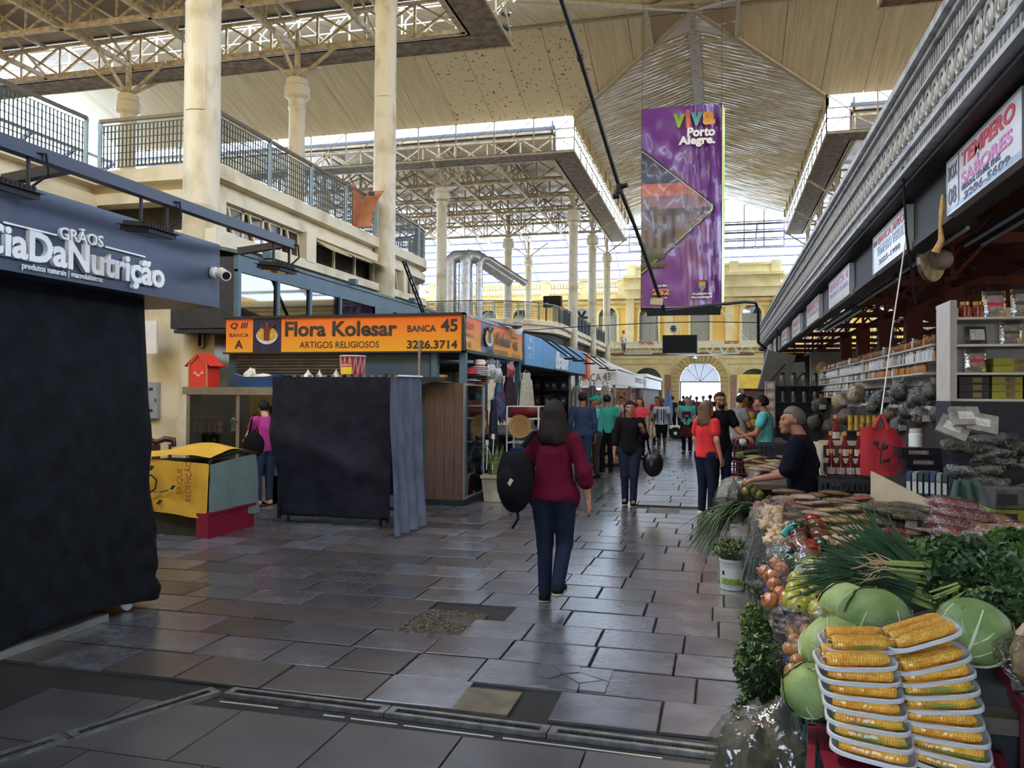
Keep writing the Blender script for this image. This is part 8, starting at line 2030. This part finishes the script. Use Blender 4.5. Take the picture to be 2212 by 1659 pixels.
 if shoes is not None:
  for i in(0,1):
   k_,a_=L_[i];z=a_[2]-.055;s1=[((a_[0],a_[1]-.03,z+.01),(a_[0]*1.15,a_[1]+.13,max(.032,z)),.045,.036,1),((a_[0],a_[1]-.01,z),(a_[0],a_[1],a_[2]+.01),.046,.044,1)]
   part('shoe',s1,shoes,.02,lambda X,Y,Z:.004-Z,min(h,.012))
   if h<.017 and shoes.name not in('skin_light','skin_brown'):part('sole',[((a_[0],a_[1]-.03,z-.005),(a_[0]*1.15,a_[1]+.13,max(.022,z-.012)),.048,.040,1)],shoe_w,.01,lambda X,Y,Z:np.maximum(.002-Z,Z-z+.012),.01)
 st_,hm=hair
 hh=[(T(0,-.02,.040),T(0,-.015,.045),.090,.089,1),(T(0,-.045,.02),T(0,-.04,.03),.080,.08,1)]
 if st_=='long':hh+=[(T(0,-.05,.0),T(0,-.085,-.17),.09,.10,.7)]+[(T(.075*math.sin(k),-.03-.05*math.cos(k),.0),T(.115*math.sin(k*1.05)+.01*math.sin(5*k),-.045-.075*math.cos(k),-.215-.02*math.sin(7*k)),.030,.027-.008*(i_%2),1)for i_,k in enumerate([-1.5+.3*j_ for j_ in range(11)])]
 if st_=='tail':hh+=[(T(0,-.10,.02),T(.02,-.13,-.14),.034,.026,1)]
 face=lambda X,Y,Z:.018-np.minimum.reduce([-((X-hd[0])*-s_+(Y-hd[1])*c)+9,(Z*0+9)])*0-0*X
 def cutf(X,Y,Z):
  yl=-(X-hd[0])*s_+(Y-hd[1])*c;zl=Z-hd[2]
  fr_=np.minimum(yl-(.035 if st_!='short' else.01),.062-zl)
  nb=np.minimum(-.03-zl,yl+2)if st_ in('short','tail')else np.full_like(X,-9)
  if st_=='tail':nb=np.minimum(nb,yl+.10)
  if st_=='bald':nb=np.maximum(nb,np.minimum(.03-0*X,zl-.05))
  return np.maximum(fr_,nb)
 part('hair',hh,hm,.02,cutf,min(h,.012))
 if cap:
  part('cap',[(T(0,-.01,.065),T(0,-.01,.07),.094,.09,1),(T(0,.07,.058),T(0,.14,.045),.05,.045,1)],cap,.02,lambda X,Y,Z:np.maximum(hd[2]+.045-Z,0*X-9),min(h,.012))
 return t,T
hd_=lambda n,c,**k:M(n,c,.6,spec=.22,bump=.3,bscale=60,stretch=(1,1,.15),**k)
h_dark=hd_('dark_hair',(.014,.009,.007),var=.2);h_brown=hd_('brown_hair',srgb(112,82,64),var=.2);h_grey=hd_('grey_hair',srgb(120,112,106),var=.2);h_black=hd_('black_hair',(.008,.007,.007),var=.2);h_aub=hd_('auburn_hair',srgb(110,44,30),var=.2)
cl=lambda n,*c,**k:M(n,srgb(*c),.9,spec=.12,bump=.35,bscale=9,var=.12,scale=5,**k)
jean=cl('dark_denim',36,44,64);jean2=cl('navy_denim',32,38,58);blk=cl('black_fabric',22,22,27);navy=cl('navy_shirt',20,22,36);teal=cl('teal_shirt',84,178,168);shoe_d=cl('dark_shoe',40,34,34);shoe_w=cl('pale_shoe',206,196,176)
AW=(((-.235,.01,1.13),(-.25,.10,.88)),((.235,-.04,1.13),(.25,-.02,.86)))
# nearest woman
p,T=person('woman in a maroon blouse walking away with a black rucksack, phone in hand',(-1.31,6.52),-.05,1.65,'light',('long',h_dark),cl('maroon_blouse',92,18,42),jean,cl('black_trainer',34,32,36),(((-.25,.02,1.13),(-.25,.13,.92)),((.27,-.03,1.12),(.29,.03,.87))),(((-.085,.04,.49),(-.08,.03,.085)),((.085,.05,.50),(.08,-.16,.20))),h=.012,sleeve=1.35,loose=1.13,girth=1.06,female=True)
MB().cbox((.275,.10,.80),(.012,.07,.145),0,Euler((-.3,0,.3)).to_matrix()).build('phone',m_black,p)
MB().box((.2,-.01,.0),(.2,.0,.0))if False else None
bkp_=thing('rucksack','black rucksack hung on the left shoulder of the woman in maroon','rucksack',(-1.60,6.36,.0),.15)
MB().sphere((0,0,1.06),(.15,.11,.29),18,14,wob=lambda a,t_:1.08+.08*math.cos(4*a)*math.sin(t_)-.50*(t_/PI)**1.6).build('bag',blk,bkp_,smooth=True);MB().tube([(.06,.05,1.28),(.14,.05,1.39),(.17,.16,1.40),(.13,.22,1.2),(.08,.12,.95)],.022,7).build('shoulder_strap',blk,bkp_,smooth=True);MB().tube([(.02,.02,.78),(.03,-.02,.70),(-.02,0,.62)],.012,5).build('loose_strap',blk,bkp_);MB().sphere((-.05,-.08,.98),(.09,.05,.14),12,8).build('front_pocket',blk,bkp_,smooth=True);MB().cbox((-.03,-.125,1.0),(.03,.012,.07),0,Euler((.2,.5,0)).to_matrix()).build('pale_tag',shoe_w,bkp_)
# woman in black towards us
p,T=person('woman in black walking towards us holding a bag strap at her shoulder',(-1.33,12.58),PI+.05,1.62,'tan',('tail',h_black),blk,jean,blk,(((-.25,.0,1.13),(-.22,.14,1.25)),((.24,.0,1.12),(.25,.05,.86))),(((-.07,.05,.49),(-.06,.05,.085)),((.08,.02,.49),(.075,-.05,.10))),h=.016,sleeve=1.4,girth=1.05,loose=1.05,female=True,look=.1)
o=thing('shoulder_bag','big round black bag hanging at the hip of the woman in black','bag',(-.99,12.66,0));MB().sphere((0,0,.66),(.16,.13,.20),16,10,wob=lambda a,t_:1+.06*math.cos(3*a)).build('bag',M('black_leather',(.010,.010,.012),.3,var=.2,bump=.2),o,smooth=True);MB().tube([(-.03,-.05,.82),(-.09,-.06,1.1),(-.14,-.04,1.36),(-.14,.06,1.36),(-.06,.06,.85)],.014,6).build('strap',blk,o,smooth=True)
# woman in coral, man with glasses
person('woman with long brown hair in a coral T-shirt and jeans, back turned, at the stall',(-.16,11.80),-.75,1.64,'light',('long',h_brown),cl('coral_tee',210,56,62),jean2,shoe_w,(((-.235,.0,1.13),(-.245,.08,.88)),((.24,-.05,1.13),(.26,.02,.88))),h=.016,sleeve=.55,girth=1.10,loose=1.04,female=True,look=-.2)
p,T=person('bearded man in glasses and a black shirt looking down the aisle beside the coral T-shirt',(.02,12.95),PI+.55,1.76,'tan',('short',h_dark),blk,jean2,shoe_d,(((-.25,.1,1.14),(-.26,.32,1.06)),((.24,-.02,1.12),(.25,.05,.86))),h=.016,sleeve=.6,girth=1.06,look=-.25)
b=MB()
for q in(-1,1):b.tube([T(q*.033+.021*math.cos(2*PI*k/10),.103,.012+.018*math.sin(2*PI*k/10))for k in range(11)],.0028,5);b.tube([T(q*.054,.10,.015),T(q*.083,.02,.018)],.0028,4)
b.tube([T(-.012,.105,.015),T(.012,.105,.015)],.0028,4);b.build('glasses',m_black,p)
MB().sphere(T(0,.062,-.078),(.052,.045,.045),10,8).build('beard',h_dark,p,smooth=True)
o=thing('white_parcel','small white plastic bag held out by the bearded man','bag',(.37,12.9,1.02));blob((.06,.06,.07),140).build('bag',M('white_plastic',(.6,.6,.6),.35,var=.1),o,smooth=True);MB().bar((-.04,0,.05),(-.08,.02,.09),.02).build('twist',MATS['white_plastic'],o)
# men at the counters on the right
person('man in a navy T-shirt reaching across the vegetable table',(.72,7.28),1.35,1.64,'tan',('short',h_grey),navy,blk,blk,(((-.25,.12,1.10),(-.16,.40,1.03)),((.24,-.03,1.12),(.22,.10,.90))),lean=.12,h=.014,sleeve=.85,girth=1.18,loose=1.05,look=.45,nod=.03)
q=aty(1600,870,15.6);person('man in a grey T-shirt facing right behind the fruit',(q.x,15.6),-1.25,1.76,'tan',('short',h_dark),cl('grey_tee',140,140,142),blk,shoe_d,(((-.235,.08,1.13),(-.15,.32,1.0)),((.235,.08,1.13),(.15,.33,.98))),h=.02,girth=1.05,nod=.03)
q=aty(1655,870,12.95);p,T=person('man in a turquoise and striped T-shirt handing something over the crates',(q.x,12.95),1.35,1.74,'tan',('short',h_dark),cl('turquoise_tee',104,196,206),blk,shoe_d,(((-.25,.1,1.12),(-.14,.36,1.06)),((.24,.1,1.12),(.14,.36,1.04))),h=.018,girth=1.12,nod=.03,lean=.06)
b=MB()
for k in range(9):b.lathe([(.158,.95+k*.03),(.160,.963+k*.03)],(0,.02,0),22,sy=.80)
b.build('shirt_stripes',shoe_w,p,smooth=True);MB().lathe([(.152,.92),(.156,1.22)],(0,.02,0),22,sy=.80).build('striped_half',cl('grey_stripe_base',70,76,88),p,smooth=True)
q=aty(1619,880,20);person('man in a purple shirt and black cap beyond the heaped fruit',(q.x,20),2.6,1.68,'brown',('short',h_black),cl('purple_shirt',112,58,116),blk,blk,h=.026,hands=False,cap=blk)
# left side of the aisle
person('man in a denim shirt and jeans standing with his back to us',(-2.62,15.9),.15,1.76,'tan',('short',h_black),cl('denim_shirt',54,70,100),cl('denim_jeans',54,70,96),shoe_d,h=.02,sleeve=1.6,girth=1.05)
person('man in a teal shirt and teal cap turned towards the man in denim',(-2.46,16.75),1.75,1.68,'tan',('short',h_grey),teal,cl('brown_trousers',74,64,56),shoe_d,(((-.235,.06,1.13),(-.1,.26,1.08)),((.235,.06,1.13),(.08,.26,1.07))),h=.02,cap=cl('teal_cap',40,140,128),girth=1.05)
person('man in a green shirt half hidden behind the teal cap',(-2.42,18.0),.4,1.72,'tan',('short',h_black),cl('green_shirt',60,158,140),blk,shoe_d,h=.024,girth=1.08)
person('woman in a magenta T-shirt with a black bag, half behind the tarp rack',(-6.72,11.0),.95,1.60,'light',('short',h_black),cl('magenta_tee',176,62,140),cl('patterned_jeans',54,68,104),SK['light'],(((-.235,.1,1.12),(-.16,.33,1.06)),((.235,-.02,1.13),(.24,.04,.88))),h=.018,female=True,nod=.04)
o=thing('tote_bag','black tote bag on the shoulder of the woman in magenta','bag',(-6.80,10.84,0),.5);MB().sphere((0,0,.92),(.16,.07,.20),14,9).build('bag',blk,o,smooth=True);MB().tube([(-.08,0,1.05),(-.03,-.02,1.3),(.0,.02,1.39),(.08,.02,1.05)],.02,6).build('strap',blk,o)
# along the aisle
p,T=person('man in a blue, white and black striped shirt and dark shorts walking towards us',(-1.68,25.0),PI,1.64,'brown',('short',h_grey),cl('white_stripe',190,200,206),blk,SK['brown'],AW,h=.022,short=.45,loose=1.08,girth=1.1)
for i,x in enumerate((-.13,-.075,0,.075,.13)):
 m_=(cl('sky_blue_stripe',90,150,196),blk,cl('maroon_stripe',96,40,54),cl('sky_blue_stripe',90,150,196),blk)[i]
 MB().box((x-.016,.085 if abs(x)>.1 else.118,.90),(x+.016,.11 if abs(x)>.1 else.135,1.36)).build('stripe',m_,p)
o=thing('shopping_bag','pale yellow plastic bag carried by the man in the striped shirt','bag',(-1.95,24.9,.42));blob((.12,.10,.20),150).build('bag',M('pale_yellow_plastic',srgb(230,200,160),.4,var=.1),o,(0,0,.2),smooth=True);MB().tube([(0,0,.36),(0,0,.50)],[.06,.03],8).build('neck',MATS['pale_yellow_plastic'],o)
p,T=person('man in a teal T-shirt and dark maroon apron facing us',(-.90,24.5),PI-.1,1.68,'light',('short',h_grey),teal,blk,shoe_d,(((-.22,-.08,1.12),(-.12,-.14,.94)),((.22,-.08,1.12),(.12,-.14,.94))),h=.022,girth=1.1)
b=MB();b.grid(8,10,lambda u,v:((u-.5)*(.40 if v<.6 else.26),.135-.10*abs(u-.5),.52+.76*v));b.build('apron',cl('maroon_apron',74,36,40),p,smooth=True);MB().box((-.05,.14,1.13),(.05,.146,1.15)).build('apron_print',m_white,p)
q=aty(1382,865,22);person('woman with auburn hair in a bright pink top behind the woman in black',(q.x,22),PI-.2,1.66,'light',('long',h_aub),cl('hot_pink_top',250,84,100),blk,blk,AW,h=.024,female=True,girth=1.1)
cr_=thing('crutches','pair of metal crutches beside the woman in the pink top','crutches',(q.x+.27,21.6,0))
for x in(0,.1):MB().tube([(x,0,0),(x+.02,0,1.25)],.016,6).build('crutch',m_alu,cr_)
for px,yy,c,lab,ck in((1330,25.6,(210,206,200),'man in a white shirt leaning at the white kiosk counter','short'),(1342,26.4,(70,70,78),'man in dark clothes beside the white kiosk counter','short'),(1419,28.5,(190,50,56),'person in a red shirt behind the man in stripes','short')):
 q=aty(px,868,yy);person(lab,(q.x,yy),PI-.3,1.68,'tan',(ck,h_grey if px==1330 else h_dark),cl('c%d_shirt'%px,*c),blk,shoe_d,h=.028,hands=False)
q=aty(1468,880,33.0);person('person in a blue shirt bending over the white cart',(q.x,33.6),-1.2,1.6,'brown',('short',h_black),cl('royal_blue_shirt',52,54,160),blk,blk,(((-.2,.3,1.0),(-.15,.42,.85)),((.2,.3,1.0),(.15,.42,.85))),lean=.55,h=.03,hands=False)
ct_=thing('flat_cart','white flat cart with black rubber wheels beyond the man in stripes','cart',(aty(1460,930,33).x,33.0,0));MB().box((-.45,-.3,.42),(.75,.5,.52)).build('deck',m_white,ct_);MB().tube([(-.45,0,.5),(-.75,-.1,.45),(-.85,-.1,.2)],.025,6).build('tow_bar',m_dark,ct_)
for x,y in((0,-.32),(.6,-.32),(0,.45)):MB().tube([(x,y-.06,.24),(x,y+.06,.24)],.24,16).build('wheel',m_black,ct_);MB().tube([(x,y-.07,.24),(x,y-.055,.24)],.07,10).build('hub',m_white,ct_)
for i,(px,yy,c,hm,lab)in enumerate(((1452,37,(44,44,50),h_black,'man in dark grey walking away, tallest left of the bright arch'),(1476,46,(70,66,70),h_black,'distant person in grey against the left of the bright arch'),(1492,52,(96,90,110),h_grey,'distant grey-haired person against the bright arch'),(1505,44,(120,70,76),h_dark,'distant person in faded red against the bright arch'),(1519,40,(60,56,60),h_grey,'grey-haired man in black in the middle of the bright arch'),(1534,36,(40,40,48),h_dark,'dark-haired person half behind the long brown hair'),(1560,44,(110,90,84),h_dark,'distant person at the right side of the bright arch'),(1484,58,(80,80,96),h_black,'farthest small figure in the bright arch'))):
 q=aty(px,868,yy);person(lab,(q.x,yy),.3*(i%3-1),1.70+.04*(i%3),'tan',('short',hm),cl('far_coat_%d'%i,*c),blk,blk,h=.034,hands=False,group='people at the far arch')
 # ================================================================== things hung in the nave
BY=31.0
q0,q1=aty(1387,230,BY),aty(1559,212,BY);z0,z1=aty(1392,664,BY).z,aty(1559,222,BY).z
bn=thing('banner','tall glossy purple banner hanging in the nave reading viva Porto Alegre','banner',((q0 .x+q1 .x)/2,BY,z0));W2=(q1 .x-q0 .x)/2;HH=z1-z0
m_pur=M('purple_vinyl',srgb(112,54,140),.22,var=.12,scale=.8,coat=.3);m_pp=lambda n,*c:M(n,srgb(*c),.25,var=.2,scale=1.5,coat=.3)
def wav(x,z):return.03*math.sin(z*3+x*2)*(.3+z/HH)*0+.05*max(0,(x+.2))*math.sin(x*16+z*.9)+.04*mnoise.noise(Vector((x*2.4,z*1.4,2)))
def vin(nm,fx0,fx1,fz0,fz1,mat,off,nu=24,nv=60):return MB().grid(nu,nv,lambda u,v:(lambda x,z:(x,wav(x,z)-off,z))(fx0+(fx1(v)-fx0)*u if callable(fx1)else fx0+(fx1-fx0)*u,fz0+(fz1-fz0)*v)).build(nm,mat,bn,smooth=True)
vin('sheet',-W2,W2,0,HH,m_pur,0,40,90);MB().grid(6,60,lambda u,v:(W2+.02+.10*u,.05+.3*u,HH*v*(1-.02*u))).build('lime_back_sheet',M('lime_vinyl',srgb(196,214,90),.4,var=.1),bn,smooth=True)
# the printed triangle with rounded tip: photograph of the river front at dusk
zt,zb,zm=HH*.80,HH*.155,HH*.485
def edge(z,k=0.0):
 t=(z-zb)/(zm-zb)if z<zm else(zt-z)/(zt-zm);x=-W2+2*W2*.97*max(0,min(1,t))**1.0
 return min(x-k,W2*.86-k+.0)
def layer(nm,za,zb_,mat,off,k=.12,n=30):return MB().grid(20,n,lambda u,v:(lambda z:(lambda x:(x,wav(x,z)-off,z))(-W2+(max(0.0,edge(z,k)+W2))*u))(za+(zb_-za)*v)).build(nm,mat,bn,smooth=True)
layer('dark_border',zb,zt,M('black_vinyl',(.012,.012,.02),.25,var=0),.03,0.0,60);layer('pale_line',zb+.12,zt-.12,M('pale_line',srgb(210,204,196),.3,var=0),.045,.10,60)
za,zz=zb+.16,zt-.16;stp=[(0,.10,'picture_dark_water',(52,54,60)),(.10,.24,'picture_grey_park',(98,100,92)),(.24,.34,'picture_roofs',(116,98,92)),(.34,.46,'picture_river',(120,110,128)),(.46,.52,'picture_far_shore',(92,84,104)),(.52,.63,'picture_mauve_sky',(140,112,132)),(.63,.73,'picture_orange_cloud',(196,112,92)),(.73,.84,'picture_slate_sky',(58,60,92)),(.84,1,'picture_night_sky',(40,40,66))]
for a,c,nm,col in stp:layer(nm,za+(zz-za)*a,za+(zz-za)*c,m_pp(nm,*col),.06,.14,10)
rr=random.Random(1)
for k in range(7):x=-W2+.12+k*.17;hgt=rr.uniform(.5,1.9);MB().grid(2,8,lambda u,v:(lambda xx,z:(xx,wav(xx,z)-.075,z))(x+.12*u,za+.9+hgt*v)).build('picture_tower',m_pp('picture_tower_%d'%(k%2),*((66,66,74),(110,104,118))[k%2]),bn)
for k in range(9):x=-W2+.1+(k%4)*.22;z=za+.25+(k//4)*.35;MB().sphere((x,wav(x,z)-.085,z),(.13,.004,.12),8,6).build('picture_tree',m_pp('picture_tree',62,76,52),bn)
def bl(body,m,px0,py0,px1,py1,h,bold=.03):
 a,c=aty(px0,py0,BY),aty(px1,py1,BY);f=lambda p:(p.x-bn.location.x,-.13,p.z-z0);fit('lettering',body,m,bn,f(a),f(c),h,'Y',.004,bold=bold)
for body,col,a in(('v',(150,190,60),(1454,264,1480,263,.52)),('i',(232,116,76),(1482,259,1491,258,.70)),('v',(96,176,176),(1492,260,1518,259,.52)),('a',(236,164,70),(1518,258,1545,256,.52))):bl(body,m_pp('viva_%d_%d'%col[:2],*col),*a[:4],a[4],.05)
bl('Porto',m_letter,1485,288,1545,285,.36,.045);bl('Alegre.',m_letter,1466,309,1545,305,.42,.045)
bl('porto',m_letter,1417,620,1441,618,.11,.03);bl('252',m_pp('logo_orange',236,150,80),1410,632,1447,631,.24,.06);bl('alegre',m_letter,1417,645,1441,644,.09,.03);bl('Prefeitura de',m_letter,1497,636,1537,634,.08,.02);bl('Porto Alegre',m_letter,1495,644,1538,642,.10,.03)
cz=aty(1517,619,BY);f=lambda x,z:(cz.x-bn.location.x+x,cz.z-z0+z);MB().prism([f(-.12,.16),f(.12,.16),f(.12,-.05),f(0,-.18),f(-.12,-.05)],-.112,-.10,'y').build('crest_shield',m_pp('crest_gold',216,170,80),bn);MB().prism([f(-.10,.02),f(.10,.02),f(.10,-.05),f(0,-.16),f(-.10,-.05)],-.116,-.11,'y').build('crest_waves',m_pp('crest_blue',84,150,190),bn);MB().prism([f(-.11,.17),f(.11,.17),f(.07,.24),f(-.07,.24)],-.116,-.11,'y').build('crest_crown',m_pp('crest_maroon',150,60,60),bn)
fb=MB()
for s in(-1,1):
 fb.bar((s*W2,.1,-.1),(s*W2,.1,HH),.05)
 for y in(.1,.5):fb.bar((s*(W2-.02),y,-.02),(s*(W2-.02),y,5.9+0),.01)if False else None
fb.build('edge_batten',m_black,bn)
MB().box((-W2*1.0,.02,-.10),(W2*1.0,.75,-.02)).build('frame_beam',m_black,bn);MB().box((-W2*.86,.0,-.33),(W2*.99,.05,-.03)).build('hem_box',m_black,bn)
for s in(-1,1):MB().bar((s*W2,0,HH),(s*W2*.98+.02,.0,ZE+.9-z0),.012).build('suspension_wire',m_dark,bn)
# suspended truss walkway with its stays
tw=thing('hanging_truss','suspended red and white lattice truss walkway across the nave before the facade','truss',(-2.2,54,0));Z=4.95
zl=aty(1480,765,54).z;x0,x1=aty(1322,750,54).x+2.2,aty(1628,745,54).x+2.2
for y in(-.8,.8):
 for z in(zl,zl+.75):
  n=10
  for k in range(n):MB().bar((x0+(x1-x0)*k/n,y,z),(x0+(x1-x0)*(k+1)/n,y,z),.07).build('chord',m_white if(k+(z>zl))%3 else m_redtile,tw)
bm=[]
for k in range(20):
 a,c=x0+(x1-x0)*k/20,x0+(x1-x0)*(k+1)/20
 for y in(-.8,.8):MB().bar((a,y,zl+(.75 if k%2 else 0)),(c,y,zl+(0 if k%2 else.75)),.04).build('lattice_bar',m_white,tw)
 MB().bar((a,-.8,zl),(c,.8,zl),.04).build('floor_bar',m_white,tw)
for u,v in((.12,9.5),(.30,9.0),(.72,9.2),(.93,9.8)):MB().bar((x0+(x1-x0)*u,0,zl+.75),(x0+(x1-x0)*(u*.8+.12),0,zl+v),.025).build('stay',m_white,tw)
b=MB();b.bar((x1-.3,-.5,zl+.75),(x1-4.2,-.8,zl+5.2),.03);b.bar((x1-.6,.5,zl+.75),(x1-4.0,.5,zl+6.2),.03);b.build('stay',m_white,tw)
q=aty(1347,742,54);person('worker in a white shirt on the hanging truss walkway',(q.x,54,zl-.02),-2.2,1.62,'tan',('short',h_grey),cl('white_work_shirt',230,228,222),cl('grey_trousers',120,112,110),shoe_d,h=.034,hands=False)
MB().box((x0,-.75,zl-.06),(x1,.75,zl-.03)).build('tread',m_galv,tw)
a,c=aty(1431,724,50),aty(1506,763,50);tv=thing('television','black flat screen hung in mid air before the entrance arch','television',((a.x+c.x)/2,50,c.z));w_,h_=(c.x-a.x)/2,a.z-c.z
MB().box((-w_,0,0),(w_,.12,h_)).build('casing',m_dark,tv);MB().box((-w_+.04,-.012,.05),(w_-.04,0,h_-.04)).build('screen',M('dark_screen',(.006,.007,.010),.5,var=0,spec=.15),tv);b=MB();b.bar((.1,.06,h_),(-.25,.06,h_+2.2),.05);b.bar((-.2,.06,h_),(-.25,.06,h_+2.2),.03);b.build('hanger',m_white,tv)
for px,py,yy,lab,r in((1455,710,53,'small white ring fan beside the hanging screen',.30),(1256,686,60,'large white ring fan behind the first far column',.75)):
 q=aty(px,py,yy);fn_=thing('ring_fan',lab,'fan',q,.15,'ring fans');MB().lathe([(r*.8,-.15),(r,-.12),(r,.12),(r*.8,.15),(r*.8,-.15)],n=24).build('housing',m_white,fn_,rot=(PI/2,0,0),smooth=True);MB().lathe([(.001,-.08),(r*.22,-.05),(r*.22,.05),(.001,.06)],n=12).build('hub',m_dark,fn_,rot=(PI/2,0,0));MB().bar((0,.1,-r),(0,.1,-r-.9),.08).build('post',m_white,fn_)
 for k in range(6):MB().cbox((r*.48,0,0),(r*.55,.03,r*.26)).build('blade',m_dark,fn_,rot=(0,k*PI/3,0))
q=aty(1194,652,60);sp=thing('loudspeaker','big black loudspeaker box on the far mezzanine rail','loudspeaker',(q.x,60,q.z));MB().box((-.68,-.3,-.42),(.68,.3,.42)).build('cabinet',m_black,sp);MB().box((-.42,-.31,-.22),(-.30,-.3,-.10)).build('badge',m_white,sp)
for s in(-.5,.5):MB().bar((s,0,-.42),(s,0,-2.4),.08).build('stand_leg',m_black,sp)
# cables and camera crossing the aisle
def tp(px,py,y):v=aty(px,py,y);return(v.x,v.y,v.z)
cc=thing('service_pipe','long black pipe slanting down across the nave to the pavilion end','pipe',(0,0,0));pts=[tp(1200,-40,13),tp(1252,120,14.2),tp(1300,280,15.5),tp(1338,405,16.5),tp(1372,490,17.5),tp(1402,575,18.6),tp(1423,638,19.5),tp(1436,672,20)]
MB().tube(pts,.045,8).build('pipe',m_dark,cc,smooth=True);MB().tube([tp(1436,672,20),tp(1530,660,21),tp(1610,652,22),tp(1632,654,22.3),tp(1638,668,22.4),tp(1638,740,22.6),tp(1655,752,23)],.04,8).build('pipe_run',m_dark,cc,smooth=True)
for i in(1,3):MB().tube([pts[i],tuple(np.array(pts[i])+(np.array(pts[i+1])-np.array(pts[i]))*.06)],.065,8).build('coupling',m_dark,cc)
v=tp(1340,410,16.45);cm=thing('pole_camera','black cameras clamped halfway down the slanting pipe','camera',v);MB().tube([(-.02,-.05,-.08),(.0,-.05,.10)],.08,8).build('clamp',m_black,cm);MB().tube([(.02,-.08,.04),(.16,-.12,.06)],.05,8).build('body',m_black,cm);MB().tube([(-.02,-.08,-.14),(-.14,-.12,-.16)],.055,8).build('lower_body',m_black,cm)
for px,py,lab in((1092,30,'upper black spotlight on the near gutter walk corner'),(1093,58,'lower black spotlight on the near gutter walk corner')):
 v=aty(px,py,28.6);t=thing('spotlight',lab,'spotlight',v,0,'spotlights on the gutter walk corner');MB().tube([(-.12,0,.06),(.12,0,-.08)],.10,10).build('barrel',m_black,t,smooth=True);MB().bar((-.1,0,.05),(-.28,.1,.08),.03).build('bracket',m_black,t)
v=tp(1419,650,19.6);jb=thing('junction_box','beige box at the foot of the slanting pipe','box',v);MB().box((-.15,-.08,-.10),(.14,.06,.09)).build('body',M('beige_box',srgb(186,170,140),.6,var=.1),jb,rot=(0,.08,0));MB().box((-.16,-.09,.08),(.15,.07,.10)).build('lid',m_dark,jb,rot=(0,.08,0))
ca=thing('span_wire','thin wire spanning the nave from the far mezzanine to the pavilion','wire',(0,0,0));MB().tube([tp(1100,716,36),tp(1250,706,36),tp(1400,698,36),tp(1520,695,36),tp(1640,697,36)],.02,5).build('wire',m_dark,ca)
for px in(1314,1420):MB().bar(tp(px,704,36),tp(px+2,745,36),.02).build('drop',m_dark,ca)
al=thing('swan_neck_lamp','small white swan-neck lamp at the crown of the entrance arch','lamp',aty(1505,775,71));MB().tube([(.1,.3,.2),(.3,0,.45),(.15,-.3,.5),(-.1,-.4,.2)],.04,6).build('arm',m_white,al,smooth=True);MB().lathe([(.06,.2),(.25,0),(.001,.02)],(-.12,-.4,.0),12).build('shade',m_white,al)
fg=thing('blue_flag','blue and white feather flag leaning left of the bright arch','flag',(aty(1448,880,36).x,36,0));MB().grid(6,12,lambda u,v:(-.45+(.5*u)*(1-v**2)+.35*v,.03*math.sin(u*6),.5+1.6*v)).build('cloth',M('flag_cloth',srgb(120,150,200),.6,col2=srgb(70,100,170),scale=4),fg,smooth=True);MB().tube([(.0,0,0),(.02,0,1.2),(-.1,0,2.1)],.015,5).build('pole',m_dark,fg)
